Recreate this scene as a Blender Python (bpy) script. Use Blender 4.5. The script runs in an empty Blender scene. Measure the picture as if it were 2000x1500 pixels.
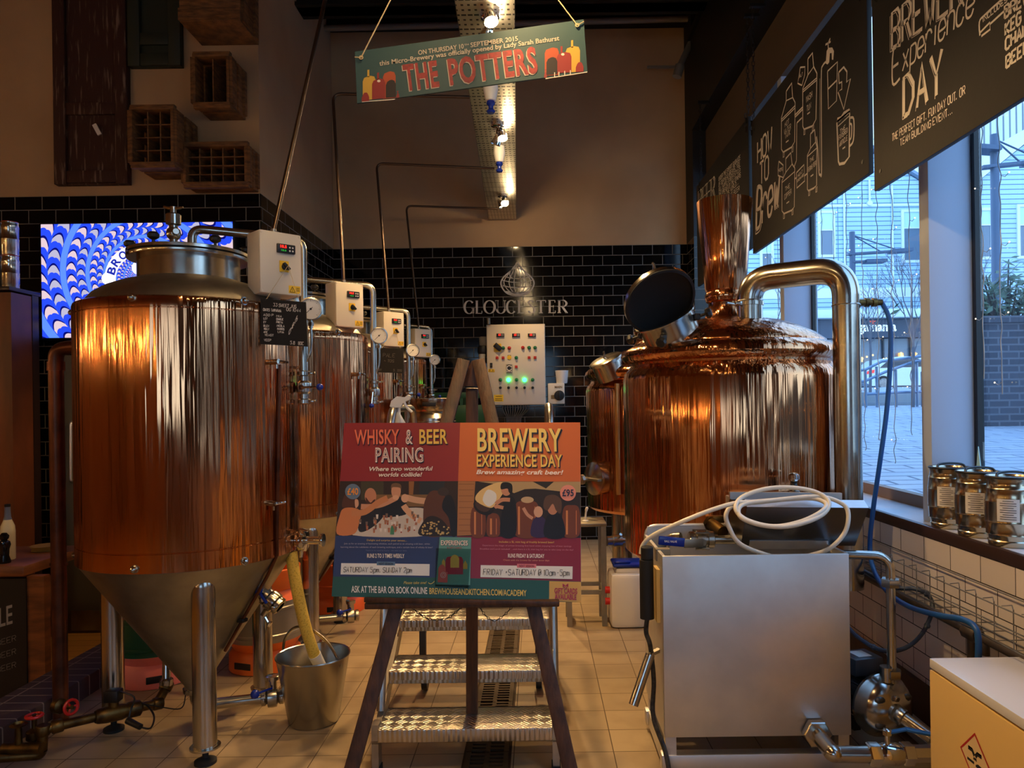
import bpy, bmesh, math, random
from mathutils import Vector as V, Matrix
random.seed(7)
SC = bpy.context.scene
COL = SC.collection
R = math.radians
PI = math.pi

# ---------------------------------------------------------------- camera
F, H, RO = 1450.0, 1.4, R(0.8)
cam_d = bpy.data.cameras.new('camera')
cam = bpy.data.objects.new('camera', cam_d)
COL.objects.link(cam)
SC.camera = cam
cam_d.sensor_width = 36
cam_d.lens = 36 * F / 2000
cam_d.shift_x, cam_d.shift_y = -0.024, 0.020
cam_d.clip_start, cam_d.clip_end = 0.05, 300
cam.matrix_world = Matrix.Translation((0, 0, H)) @ Matrix.Rotation(R(90), 4, 'X') @ Matrix.Rotation(-RO, 4, 'Z')
CAMP = V((0, 0, H))

# ---------------------------------------------------------------- world: even blue dusk sky
W = bpy.data.worlds.new('dusk_sky')
SC.world = W
W.use_nodes = True
wn = W.node_tree
wn.nodes.clear()
wo_ = wn.nodes.new('ShaderNodeOutputWorld')
wb = wn.nodes.new('ShaderNodeBackground')
tc = wn.nodes.new('ShaderNodeTexCoord')
sp = wn.nodes.new('ShaderNodeSeparateXYZ')
cr = wn.nodes.new('ShaderNodeValToRGB')
cr.color_ramp.elements[0].position = 0.0
cr.color_ramp.elements[0].color = (0.58, 0.75, 0.97, 1)
cr.color_ramp.elements[1].position = 0.7
cr.color_ramp.elements[1].color = (0.32, 0.54, 0.95, 1)
wn.links.new(tc.outputs['Generated'], sp.inputs[0])
wn.links.new(sp.outputs['Z'], cr.inputs[0])
wn.links.new(cr.outputs[0], wb.inputs[0])
wb.inputs[1].default_value = 3.3
wn.links.new(wb.outputs[0], wo_.inputs[0])

# ---------------------------------------------------------------- view
SC.view_settings.view_transform = 'Standard'
SC.view_settings.look = 'None'
SC.view_settings.gamma = 1
SC.view_settings.use_curve_mapping = False
SC.view_settings.exposure = 0.32
SC.cycles.use_denoising = True
SC.cycles.max_bounces = 10
SC.cycles.transparent_max_bounces = 16
SC.cycles.sample_clamp_indirect = 4.0

# ---------------------------------------------------------------- picture <-> place
_c, _s = math.cos(RO), math.sin(RO)
def ray(px, py):
    u, v = px - 1048, 790 - py
    return V(((u * _c + v * _s) / F, 1.0, (-u * _s + v * _c) / F))
def P(px, py, Y):
    return CAMP + ray(px, py) * Y
def PZ(px, py, Z):
    d = ray(px, py)
    return CAMP + d * ((Z - H) / d.z)
def PX(px, py, X):
    d = ray(px, py)
    return CAMP + d * (X / d.x)
def hitcyl(px, py, c, r):
    d = ray(px, py)
    a = d.x ** 2 + d.y ** 2
    b = -2 * (d.x * c[0] + d.y * c[1])
    q = c[0] ** 2 + c[1] ** 2 - r * r
    disc = max(b * b - 4 * a * q, 0)
    return CAMP + d * ((-b - math.sqrt(disc)) / (2 * a))
class Plane:
    'a real flat face given by three points; pt() is where the sight line through a pixel meets it'
    def __init__(s, a, b, c):
        s.o = a
        s.n = (b - a).cross(c - a).normalized()
        if s.n.dot(CAMP - a) < 0:
            s.n = -s.n
    def pt(s, px, py, off=0.0):
        d = ray(px, py)
        t = s.n.dot(s.o - CAMP) / s.n.dot(d)
        return CAMP + d * t + s.n * off

# ---------------------------------------------------------------- materials
def lin(c):
    return tuple(((x / 255) / 12.92 if x / 255 <= 0.04045 else ((x / 255 + 0.055) / 1.055) ** 2.4) for x in c) + (1,)
_mc = {}
def _new(name):
    m = bpy.data.materials.new(name)
    m.use_nodes = True
    nt = m.node_tree
    return m, nt, nt.nodes['Principled BSDF']
def _coords(nt, stretch=(1, 1, 1), rot=(0, 0, 0)):
    t = nt.nodes.new('ShaderNodeTexCoord')
    mp = nt.nodes.new('ShaderNodeMapping')
    mp.inputs['Scale'].default_value = stretch
    mp.inputs['Rotation'].default_value = rot
    nt.links.new(t.outputs['Object'], mp.inputs[0])
    return mp.outputs[0]
def mat(name, rgb, rough=0.5, metal=0, emit=0, var=None, vscale=6, stretch=(1, 1, 1), bump=0, bscale=30, bstretch=None, spec=0.5, rvar=0, coat=0):
    if name in _mc: return _mc[name]
    m, nt, b = _new(name)
    b.inputs['Base Color'].default_value = lin(rgb)
    b.inputs['Roughness'].default_value = rough
    b.inputs['Metallic'].default_value = metal
    b.inputs['Specular IOR Level'].default_value = spec
    b.inputs['Coat Weight'].default_value = coat
    if emit:
        b.inputs['Emission Color'].default_value = lin(rgb)
        b.inputs['Emission Strength'].default_value = emit
    if var or rvar:
        n = nt.nodes.new('ShaderNodeTexNoise')
        n.inputs['Scale'].default_value = vscale
        n.inputs['Detail'].default_value = 6
        nt.links.new(_coords(nt, stretch), n.inputs[0])
        r = nt.nodes.new('ShaderNodeMapRange')
        r.inputs[1].default_value, r.inputs[2].default_value = 0.35, 0.65
        nt.links.new(n.outputs[0], r.inputs[0])
        if var:
            x = nt.nodes.new('ShaderNodeMix')
            x.data_type = 'RGBA'
            x.inputs[6].default_value, x.inputs[7].default_value = lin(rgb), lin(var)
            nt.links.new(r.outputs[0], x.inputs[0])
            nt.links.new(x.outputs[2], b.inputs['Base Color'])
        if rvar:
            q = nt.nodes.new('ShaderNodeMapRange')
            q.inputs[3].default_value, q.inputs[4].default_value = rough, rough + rvar
            nt.links.new(r.outputs[0], q.inputs[0])
            nt.links.new(q.outputs[0], b.inputs['Roughness'])
    if bump:
        n = nt.nodes.new('ShaderNodeTexNoise')
        n.inputs['Scale'].default_value = bscale
        n.inputs['Detail'].default_value = 3
        nt.links.new(_coords(nt, bstretch or stretch), n.inputs[0])
        bp = nt.nodes.new('ShaderNodeBump')
        bp.inputs['Strength'].default_value = bump
        bp.inputs['Distance'].default_value = 0.02
        nt.links.new(n.outputs[0], bp.inputs['Height'])
        nt.links.new(bp.outputs[0], b.inputs['Normal'])
    _mc[name] = m
    return m
def brick(name, c1, c2, mortar, w, h, ms, plane='xz', off=0.5, rough=0.3, bump=0.4, shift=(0, 0), noise=None, rvar=0, spec=0.5):
    m, nt, b = _new(name)
    t = nt.nodes.new('ShaderNodeTexCoord')
    s = nt.nodes.new('ShaderNodeSeparateXYZ')
    c = nt.nodes.new('ShaderNodeCombineXYZ')
    nt.links.new(t.outputs['Object'], s.inputs[0])
    for i, ax in enumerate(plane):
        ad = nt.nodes.new('ShaderNodeMath')
        ad.inputs[1].default_value = shift[i] + 40 * (w if i == 0 else h)
        nt.links.new(s.outputs[ax.upper()], ad.inputs[0])
        nt.links.new(ad.outputs[0], c.inputs[i])
    k = nt.nodes.new('ShaderNodeTexBrick')
    k.offset = off
    k.inputs['Color1'].default_value, k.inputs['Color2'].default_value, k.inputs['Mortar'].default_value = lin(c1), lin(c2), lin(mortar)
    k.inputs['Scale'].default_value = 1
    k.inputs['Mortar Size'].default_value = ms
    k.inputs['Mortar Smooth'].default_value = 0.1
    k.inputs['Brick Width'].default_value = w
    k.inputs['Row Height'].default_value = h
    nt.links.new(c.outputs[0], k.inputs[0])
    colo = k.outputs[0]
    if noise:
        n = nt.nodes.new('ShaderNodeTexNoise')
        n.inputs['Scale'].default_value = 5
        n.inputs['Detail'].default_value = 8
        nt.links.new(t.outputs['Object'], n.inputs[0])
        r = nt.nodes.new('ShaderNodeMapRange')
        r.inputs[1].default_value, r.inputs[2].default_value, r.inputs[4].default_value = 0.42, 0.72, 0.75
        nt.links.new(n.outputs[0], r.inputs[0])
        x = nt.nodes.new('ShaderNodeMix')
        x.data_type = 'RGBA'
        x.inputs[7].default_value = lin(noise)
        nt.links.new(r.outputs[0], x.inputs[0])
        nt.links.new(colo, x.inputs[6])
        colo = x.outputs[2]
    nt.links.new(colo, b.inputs['Base Color'])
    b.inputs['Specular IOR Level'].default_value = spec
    q = nt.nodes.new('ShaderNodeMapRange')
    q.inputs[3].default_value, q.inputs[4].default_value = rough, 0.8
    nt.links.new(k.outputs['Fac'], q.inputs[0])
    nt.links.new(q.outputs[0], b.inputs['Roughness'])
    iv = nt.nodes.new('ShaderNodeMath')
    iv.operation = 'SUBTRACT'
    iv.inputs[0].default_value = 1
    nt.links.new(k.outputs['Fac'], iv.inputs[1])
    bp = nt.nodes.new('ShaderNodeBump')
    bp.inputs['Strength'].default_value = bump
    bp.inputs['Distance'].default_value = 0.004
    nt.links.new(iv.outputs[0], bp.inputs['Height'])
    nt.links.new(bp.outputs[0], b.inputs['Normal'])
    return m
def glassmat(name, tint=(235, 245, 250), gloss=0.07):
    m = bpy.data.materials.new(name)
    m.use_nodes = True
    nt = m.node_tree
    nt.nodes.clear()
    o = nt.nodes.new('ShaderNodeOutputMaterial')
    t = nt.nodes.new('ShaderNodeBsdfTransparent')
    t.inputs[0].default_value = lin(tint)
    g = nt.nodes.new('ShaderNodeBsdfGlossy')
    g.inputs['Roughness'].default_value = 0.02
    x = nt.nodes.new('ShaderNodeMixShader')
    x.inputs[0].default_value = gloss
    nt.links.new(t.outputs[0], x.inputs[1])
    nt.links.new(g.outputs[0], x.inputs[2])
    nt.links.new(x.outputs[0], o.inputs[0])
    return m

COPPER = mat('polished_copper', (222, 160, 112), 0.08, 1, var=(198, 130, 86), vscale=3, stretch=(3, 3, 0.6), bump=0.5, bscale=5.5, bstretch=(4.0, 4.0, 0.13), rvar=0.09)
COPPERD = mat('aged_copper', (196, 122, 84), 0.16, 1, var=(168, 98, 66), vscale=4, bump=0.05, bscale=6, rvar=0.14)
STEEL = mat('stainless_steel', (186, 180, 168), 0.16, 1, bump=0.03, bscale=8, rvar=0.1)
STEELD = mat('dull_stainless', (170, 164, 150), 0.36, 1, var=(140, 134, 120), vscale=5, rvar=0.15)
STEELB = mat('brushed_stainless', (222, 220, 217), 0.42, 1, var=(206, 204, 202), vscale=5, rvar=0.08)
CHROME = mat('chrome', (220, 218, 214), 0.08, 1)
GALV = mat('galvanised_metal', (150, 150, 148), 0.45, 1, var=(120, 120, 120), vscale=20)
BRASS = mat('aged_brass', (118, 92, 50), 0.42, 1, var=(70, 54, 34), vscale=18)
PIPEB = mat('brown_copper_pipe', (112, 66, 44), 0.38, 0.8, var=(70, 44, 34), vscale=9)
BLACK = mat('black_plastic', (16, 16, 17), 0.4)
RUBBER = mat('black_rubber', (20, 20, 20), 0.75)
BLUEP = mat('blue_plastic', (18, 42, 140), 0.25)
REDP = mat('red_plastic', (190, 30, 24), 0.35)
GREENP = mat('green_plastic', (24, 120, 60), 0.35)
YEL = mat('warning_yellow', (235, 190, 30), 0.5)
CREAM = mat('cream_enamel', (216, 208, 190), 0.42)
WHITE = mat('white_plastic', (222, 220, 214), 0.4)
ORANGE = mat('orange_paint', (244, 122, 44), 0.4, var=(228, 104, 36), vscale=6)
PINK = mat('salmon_paint', (240, 128, 112), 0.45)
KGREEN = mat('green_paint', (12, 74, 46), 0.4)
WOODD = mat('dark_stained_wood', (88, 54, 32), 0.5, var=(58, 34, 20), vscale=9, stretch=(6, 6, 0.6), bump=0.1, bscale=18, bstretch=(8, 8, 0.6))
WOODM = mat('warm_brown_wood', (142, 84, 40), 0.45, var=(98, 54, 26), vscale=5, stretch=(1, 1, 5), bump=0.06, bscale=20)
WOODC = mat('old_crate_wood', (134, 92, 48), 0.7, var=(86, 56, 30), vscale=12, stretch=(1, 1, 4), bump=0.2, bscale=30)
BLK_IRON = mat('dark_iron', (34, 32, 30), 0.55, 0.6)
STRING = mat('pale_string', (190, 170, 130), 0.8)
CHALK = mat('chalk_white', (240, 236, 226), 0.9)
INK = mat('black_ink', (20, 18, 20), 0.7)
PAPER = mat('white_paper', (225, 222, 214), 0.6)
LEDR = mat('red_led', (255, 40, 24), 0.4, emit=1.6)
LEDG = mat('green_lamp', (40, 255, 110), 0.4, emit=9)
BULB = mat('warm_bulb', (255, 214, 150), 0.4, emit=60)

# ---------------------------------------------------------------- mesh builder
ORG = {}
def org(o):
    return ORG.get(o.name, V((0, 0, 0)))
def frame(z, up=V((0, 0, 1))):
    z = z.normalized()
    if abs(z.dot(up)) > 0.98: up = V((0, 1, 0))
    x = up.cross(z).normalized()
    return x, z.cross(x), z
def fillet(pts, rad, n=6):
    pts = [V(p) for p in pts]
    out = [pts[0]]
    for i in range(1, len(pts) - 1):
        a, b, c = pts[i - 1], pts[i], pts[i + 1]
        d1, d2 = (a - b), (c - b)
        r = min(rad, d1.length * 0.49, d2.length * 0.49)
        p1, p2 = b + d1.normalized() * r, b + d2.normalized() * r
        for k in range(n + 1):
            t = k / n
            out.append(p1 * (1 - t) ** 2 + b * 2 * t * (1 - t) + p2 * t * t)
    out.append(pts[-1])
    return out
def smooth(pts, n=6, closed=False):
    pts = [V(p) for p in pts]
    out = []
    N = len(pts)
    rng = range(N if closed else N - 1)
    for i in rng:
        g = (lambda k: pts[k % N]) if closed else (lambda k: pts[max(0, min(N - 1, k))])
        a, b, c, d = g(i - 1), g(i), g(i + 1), g(i + 2)
        for k in range(n):
            t = k / n
            out.append(0.5 * ((2 * b) + (c - a) * t + (2 * a - 5 * b + 4 * c - d) * t * t + (3 * b - a - 3 * c + d) * t ** 3))
    if not closed: out.append(pts[-1])
    return out
class MB:
    def __init__(s, M=None):
        s.v, s.f, s.m = [], [], []
        s.M = M
        s.mi = 0
    def add(s, verts, faces):
        o = len(s.v)
        if s.M is not None:
            verts = [s.M @ V(p) for p in verts]
        s.v.extend(V(p) for p in verts)
        for f in faces:
            s.f.append([i + o for i in f])
            s.m.append(s.mi)
        return s
    def box(s, c, size, rz=0, bev=0, M=None):
        hx, hy, hz = (d / 2 for d in size)
        m = Matrix.Translation(V(c)) @ (M or Matrix.Rotation(rz, 4, 'Z'))
        if not bev:
            vs = [(x, y, z) for x in (-hx, hx) for y in (-hy, hy) for z in (-hz, hz)]
            fs = [(0, 1, 3, 2), (4, 6, 7, 5), (0, 4, 5, 1), (2, 3, 7, 6), (0, 2, 6, 4), (1, 5, 7, 3)]
            return s.add([m @ V(p) for p in vs], fs)
        bm = bmesh.new()
        bmesh.ops.create_cube(bm, size=1)
        for q in bm.verts: q.co = V((q.co.x * 2 * hx, q.co.y * 2 * hy, q.co.z * 2 * hz))
        bmesh.ops.bevel(bm, geom=bm.edges[:], offset=min(bev, hx, hy, hz), segments=2, affect='EDGES', profile=0.5)
        bm.verts.index_update()
        vs = [m @ q.co for q in bm.verts]
        fs = [[q.index for q in f.verts] for f in bm.faces]
        bm.free()
        return s.add(vs, fs)
    def bb(s, a, b, bev=0):
        a, b = V(a), V(b)
        return s.box((a + b) / 2, [abs(d) for d in (b - a)], bev=bev)
    def beam(s, a, b, w, t, up=V((0, 0, 1)), bev=0):
        'bar of section w x t from a to b; w lies across, t along up'
        a, b = V(a), V(b)
        x, y, z = frame(b - a, up)
        m = Matrix((x, y, z)).transposed().to_4x4()
        return s.box((a + b) / 2, (w, t, (b - a).length), M=m, bev=bev)
    def lathe(s, prof, o=(0, 0, 0), ax=V((0, 0, 1)), seg=32, cap=True, arc=None):
        o, ax = V(o), V(ax)
        x, y, z = frame(ax)
        vs, fs = [], []
        full = arc is None
        n = seg if full else seg + 1
        for r, h in prof:
            for k in range(n):
                a = 2 * PI * k / seg if full else arc[0] + (arc[1] - arc[0]) * k / seg
                vs.append(o + x * (r * math.cos(a)) + y * (r * math.sin(a)) + z * h)
        for i in range(len(prof) - 1):
            for k in range(seg):
                k2 = (k + 1) % n
                fs.append((i * n + k, i * n + k2, (i + 1) * n + k2, (i + 1) * n + k))
        if cap and full:
            if prof[0][0] > 1e-5: fs.append(list(range(n))[::-1])
            if prof[-1][0] > 1e-5: fs.append([(len(prof) - 1) * n + k for k in range(n)])
        return s.add(vs, fs)
    def cyl(s, a, b, r, r2=None, seg=16):
        a, b = V(a), V(b)
        return s.lathe([(r, 0), (r if r2 is None else r2, (b - a).length)], a, b - a, seg)
    def tube(s, pts, r, seg=10, closed=False):
        pts = [V(p) for p in pts]
        N = len(pts)
        rs = r if isinstance(r, (list, tuple)) else [r] * N
        vs, fs = [], []
        x = None
        for i, p in enumerate(pts):
            if closed: t = pts[(i + 1) % N] - pts[i - 1]
            else: t = pts[min(i + 1, N - 1)] - pts[max(i - 1, 0)]
            if t.length < 1e-9: t = V((0, 0, 1))
            t.normalize()
            if x is None: x = frame(t)[0]
            x = x - t * x.dot(t)
            if x.length < 1e-6: x = frame(t)[0]
            x.normalize()
            y = t.cross(x)
            for k in range(seg):
                a = 2 * PI * k / seg
                vs.append(p + (x * math.cos(a) + y * math.sin(a)) * rs[i])
        for i in range(N if closed else N - 1):
            j = (i + 1) % N
            for k in range(seg):
                k2 = (k + 1) % seg
                fs.append((i * seg + k, i * seg + k2, j * seg + k2, j * seg + k))
        if not closed:
            fs.append(list(range(seg))[::-1])
            fs.append([(N - 1) * seg + k for k in range(seg)])
        return s.add(vs, fs)
    def sph(s, c, r, seg=14, sc=(1, 1, 1)):
        c = V(c)
        n = seg // 2
        vs, fs = [], []
        for i in range(n + 1):
            a = PI * i / n
            for k in range(seg):
                b = 2 * PI * k / seg
                vs.append(c + V((r * sc[0] * math.sin(a) * math.cos(b), r * sc[1] * math.sin(a) * math.sin(b), r * sc[2] * math.cos(a))))
        for i in range(n):
            for k in range(seg):
                k2 = (k + 1) % seg
                fs.append((i * seg + k, (i + 1) * seg + k, (i + 1) * seg + k2, i * seg + k2))
        return s.add(vs, fs)
    def torus(s, c, Rr, r, ax=V((0, 0, 1)), seg=32, ss=8, arc=None):
        x, y, z = frame(V(ax))
        a0, a1 = arc or (0, 2 * PI)
        pts = [V(c) + x * Rr * math.cos(a0 + (a1 - a0) * k / seg) + y * Rr * math.sin(a0 + (a1 - a0) * k / seg) for k in range(seg + (1 if arc else 0))]
        return s.tube(pts, r, ss, closed=arc is None)
    def poly(s, pts, depth=0, n=None):
        'flat polygon of world points; with depth it is a slab going back along -n'
        pts = [V(p) for p in pts]
        N = len(pts)
        if not depth: return s.add(pts, [list(range(N))])
        if n is None: n = (pts[1] - pts[0]).cross(pts[2] - pts[0]).normalized()
        vs = pts + [p - n * depth for p in pts]
        fs = [list(range(N)), list(range(2 * N - 1, N - 1, -1))]
        fs += [(i, i + N, (i + 1) % N + N, (i + 1) % N) for i in range(N)]
        return s.add(vs, fs)
    def build(s, name, mats, parent=None, origin=None, ang=38, label=None):
        if origin is None: origin = org(parent) if parent else V((0, 0, 0))
        origin = V(origin)
        me = bpy.data.meshes.new(name)
        me.from_pydata([tuple(p - origin) for p in s.v], [], s.f)
        mats = mats if isinstance(mats, (list, tuple)) else [mats]
        for m in mats: me.materials.append(m)
        me.polygons.foreach_set('material_index', s.m)
        bm = bmesh.new()
        bm.from_mesh(me)
        bmesh.ops.recalc_face_normals(bm, faces=bm.faces[:])
        bm.to_mesh(me)
        bm.free()
        me.polygons.foreach_set('use_smooth', [True] * len(me.polygons))
        me.set_sharp_from_angle(angle=R(ang))
        me.update()
        o = bpy.data.objects.new(name, me)
        COL.objects.link(o)
        if parent:
            o.parent = parent
            o.location = origin - org(parent)
        else:
            o.location = origin
        ORG[o.name] = origin
        if label: o['label'] = label
        return o
    def base(s):
        xs, ys, zs = [p.x for p in s.v], [p.y for p in s.v], [p.z for p in s.v]
        return V(((min(xs) + max(xs)) / 2, (min(ys) + max(ys)) / 2, min(zs)))
def tag(o, label, cat, group=None):
    o['label'], o['category'] = label, cat
    if group: o['group'] = group
    return o
def thing(name, label, cat, loc, group=None):
    o = bpy.data.objects.new(name, None)
    o.empty_display_size = 0.05
    COL.objects.link(o)
    o.location = V(loc)
    ORG[o.name] = V(loc)
    return tag(o, label, cat, group)
def solo(mb, name, m, label, cat, group=None, ang=38):
    return tag(mb.build(name, m, None, mb.base(), ang), label, cat, group)
def struct(mb, name, m, ang=38):
    o = mb.build(name, m, None, (0, 0, 0), ang)
    o['kind'] = 'structure'
    return o
def dup(root, loc, label, group=None):
    def rec(o, par):
        c = o.copy()
        COL.objects.link(c)
        if par: c.parent = par
        for ch in [q for q in bpy.data.objects if q.parent == o]: rec(ch, c)
        return c
    r = rec(root, None)
    r.location = V(loc)
    ORG[r.name] = V(loc)
    r['label'] = label
    if group: r['group'] = group
    return r
def kids(o):
    return [q for q in bpy.data.objects if q.parent == o]

# ---------------------------------------------------------------- lettering
_tc = {}
def _text(sx, bold=0.0, shear=0.0, space=1.0):
    k = (sx, bold, shear, space)
    if k in _tc: return _tc[k]
    cu = bpy.data.curves.new('lettering', 'FONT')
    cu.body = sx
    cu.size = 1
    cu.offset = bold
    cu.shear = shear
    cu.space_character = space
    cu.resolution_u = 3
    o = bpy.data.objects.new('lettering', cu)
    COL.objects.link(o)
    bpy.context.view_layer.update()
    me = bpy.data.meshes.new_from_object(o.evaluated_get(bpy.context.evaluated_depsgraph_get()))
    vs = [v.co.copy() for v in me.vertices]
    fs = [list(p.vertices) for p in me.polygons]
    bpy.data.objects.remove(o)
    bpy.data.curves.remove(cu)
    bpy.data.meshes.remove(me)
    _tc[k] = (vs, fs)
    return vs, fs
def caph():
    vs, _ = _text('H')
    return max(v.y for v in vs)
def put_text(mb, s, A, B, up, bold=0.0, shear=0.0, space=1.0, off=None):
    'text s on the baseline A..B with cap height up (a vector); off lifts it off its face'
    vs, fs = _text(s, bold, shear, space)
    x0, x1 = min(v.x for v in vs), max(v.x for v in vs)
    c = caph()
    A, B = V(A), V(B)
    o = off or V((0, 0, 0))
    mb.add([A + (B - A) * ((v.x - x0) / (x1 - x0)) + up * (v.y / c) + o for v in vs], fs)
SF = {'A': '00 26 40;12 32', 'B': '00 06 36 45 44 33 03;33 42 41 30 00', 'C': '45 36 16 05 01 10 30 41', 'D': '00 06 26 44 42 20 00', 'E': '46 06 00 40;03 33', 'F': '46 06 00;03 33', 'G': '45 36 16 05 01 10 30 41 43 23', 'H': '00 06;40 46;03 43', 'I': '20 26', 'J': '36 31 20 10 01', 'K': '00 06;46 03 40', 'L': '06 00 40', 'M': '00 06 23 46 40', 'N': '00 06 40 46', 'O': '16 05 01 10 30 41 45 36 16', 'P': '00 06 36 45 44 33 03', 'Q': '16 05 01 10 30 41 45 36 16;22 40', 'R': '00 06 36 45 44 33 03;23 40', 'S': '45 36 16 05 04 13 33 42 41 30 10 01', 'T': '06 46;26 20', 'U': '06 01 10 30 41 46', 'V': '06 20 46', 'W': '06 10 23 30 46', 'X': '00 46;06 40', 'Y': '06 23 46;23 20', 'Z': '06 46 00 40', '0': '16 05 01 10 30 41 45 36 16', '1': '15 26 20', '2': '05 16 36 45 44 00 40', '3': '06 46 24 34 42 41 30 10 01', '4': '30 36 02 42', '5': '46 06 04 34 42 41 30 10 01', '6': '36 05 01 10 30 41 42 33 03', '7': '06 46 10', '8': '16 05 14 34 45 36 16;14 01 10 30 41 34', '9': '10 30 41 45 36 16 05 04 13 43', '.': '20 21', ',': '21 10', '-': '13 33', '+': '13 33;22 24', '@': '32 34 23 12 21 41 44 36 16 05 01 10 30', '&': '40 05 16 25 01 10 20 42', '!': '20 21;23 26', "'": '25 26', ':': '21 22;24 25', '~': '03 14 32 43',
      'e': '02 42 43 34 14 03 01 10 30 41', 'x': '00 44;04 40', 'r': '00 04;02 14 34 43', 'i': '20 24;26 26', 'n': '00 04;03 14 34 43 40', 'c': '43 34 14 03 01 10 30 41', 'w': '04 10 23 30 44', 'm': '00 04;03 14 23 20;23 34 43 40', 'a': '43 34 14 03 01 10 30 41 44 40', 'p': 'p'}
def put_strokes(mb, s, A, B, up, w, jit=0.0, off=None, slant=0.0, curl=False):
    'hand lettering: single-line strokes of width w'
    A, B = V(A), V(B)
    o = off or V((0, 0, 0))
    adv = sum(3.0 if ch in " .,'!I1i" else 5.4 for ch in s)
    ux = (B - A) / adv
    x = 0.0
    n = (B - A).cross(up).normalized()
    for ch in s:
        g = SF.get(ch) or SF.get(ch.upper())
        sc = 1.0
        if ch.islower() and ch not in SF: sc = 0.62
        if ch == 'p': g = '06 00;06 36 45 43 32 02'
        shift = -1.2 if ch in "I1i.!'," else 0
        if g and ch != ' ':
            dy = -2 / 6 if ch == 'p' else 0
            jx, jy, sl = random.uniform(-jit, jit), random.uniform(-jit, jit), slant + random.uniform(-jit, jit) * 0.3
            for st in g.split(';'):
                q = []
                for pr in st.split():
                    gx, gy = int(pr[0]) * sc, int(pr[1]) / 6 * sc
                    gx += shift + jx + sl * gy * 4 + random.uniform(-jit, jit) * 0.3
                    gy += dy + jy * 0.1
                    q.append(A + ux * (x + gx) + up * gy + o)
                if curl and len(q) > 2: q = smooth(q, 4)
                ribbon(mb, q, w, n)
        x += 3.0 if ch in " .,'!I1i" else 5.4
def ribbon(mb, q, w, n, closed=False):
    q = [V(p) for p in q]
    if closed: q = q + [q[0], q[1]]
    L, Rr = [], []
    for i, p in enumerate(q):
        t = q[min(i + 1, len(q) - 1)] - q[max(i - 1, 0)]
        if t.length < 1e-9: t = V((1, 0, 0))
        d = n.cross(t.normalized()) * (w / 2)
        L.append(p + d)
        Rr.append(p - d)
    N = len(q)
    mb.add(L + Rr, [(i, i + 1, N + i + 1, N + i) for i in range(N - 1)])
def disc(c, r, x, y, n=24):
    return [V(c) + x * (r * math.cos(2 * PI * k / n)) + y * (r * math.sin(2 * PI * k / n)) for k in range(n)]
# ================================================================= setting
TILEB = brick('black_metro_tile_facing', (9, 9, 10), (15, 14, 14), (112, 108, 101), 0.206, 0.1034, 0.0035, 'xz', rough=0.08, bump=0.5, shift=(0.02, -3.03 % 0.1034), spec=0.3)
TILES = brick('black_metro_tile_side', (9, 9, 10), (15, 14, 14), (112, 108, 101), 0.206, 0.1034, 0.0035, 'yz', rough=0.08, spec=0.3, bump=0.5, shift=(0.0, -3.03 % 0.1034))
TILEW = brick('white_metro_tile', (222, 214, 208), (210, 202, 196), (38, 34, 33), 0.2, 0.1, 0.0022, 'yz', rough=0.25, bump=0.3, shift=(0.06, -0.02))
FLOORT = brick('beige_quarry_tile', (164, 144, 112), (152, 132, 102), (80, 64, 44), 0.2, 0.2, 0.0022, 'xy', off=0.0, rough=0.42, bump=0.25, shift=(0.11, 0.015), noise=(128, 108, 80))
TIMBER = brick('timber_boards', (196, 142, 62), (176, 122, 50), (70, 46, 20), 1.8, 0.12, 0.002, 'xy', rough=0.45, bump=0.2)
KERBB = brick('dark_blue_brick', (62, 44, 46), (50, 36, 38), (128, 116, 108), 0.4, 0.085, 0.004, 'xy', off=0, rough=0.7, bump=0.5)
PLASTER = mat('tan_plaster', (184, 152, 112), 0.9, bump=0.03, bscale=60, var=(174, 142, 104), vscale=2)
DARKP = mat('dark_brown_paint', (66, 50, 38), 0.8)
BLACKP = mat('black_paint', (18, 17, 17), 0.6)
PIERW = mat('daylit_pier_paint', (172, 186, 206), 0.6)  # the window daylight's blue is mixed into the pier's pale paint
FRAMEM = mat('brown_window_frame', (120, 96, 76), 0.5)
FRAMEK = mat('black_window_frame', (14, 14, 15), 0.5)
SILLW = mat('glossy_sill', (196, 200, 206), 0.22)
JOIST = mat('rough_joist', (160, 108, 74), 0.85, var=(110, 70, 46), vscale=6, stretch=(1, 4, 4))
PANEG = glassmat('window_glass')

BW, SX, TVY, WX = 7.65, -2.07, 5.63, 1.63
LF = -0.27                                              # the bar's floor lies lower than the brewery's
mb = MB(); mb.bb((-2.22, 1.0, -0.3), (WX, BW, 0)); struct(mb, 'floor', FLOORT)
mb = MB(); mb.bb((-9.2, -5.2, LF - 0.1), (-2.22, BW, LF)); mb.bb((-2.22, -5.2, LF - 0.1), (WX, 1.0, LF)); struct(mb, 'floor_bar', TIMBER)
mb = MB(); mb.bb((-2.46, 2.2, LF), (-2.22, TVY, 0.1), bev=0.008); struct(mb, 'trim_kerb', KERBB)
mb = MB(); mb.bb((SX, BW, 0), (1.95, BW + 0.15, 3.03)); struct(mb, 'wall_back', TILEB)
mb = MB(); mb.bb((SX, BW + 0.004, 3.03), (1.95, BW + 0.15, 5.7)); struct(mb, 'wall_back_upper', PLASTER)
mb = MB(); mb.bb((-9.2, TVY, LF), (SX, BW, 3.03)); o = struct(mb, 'wall_left', TILEB)
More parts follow.
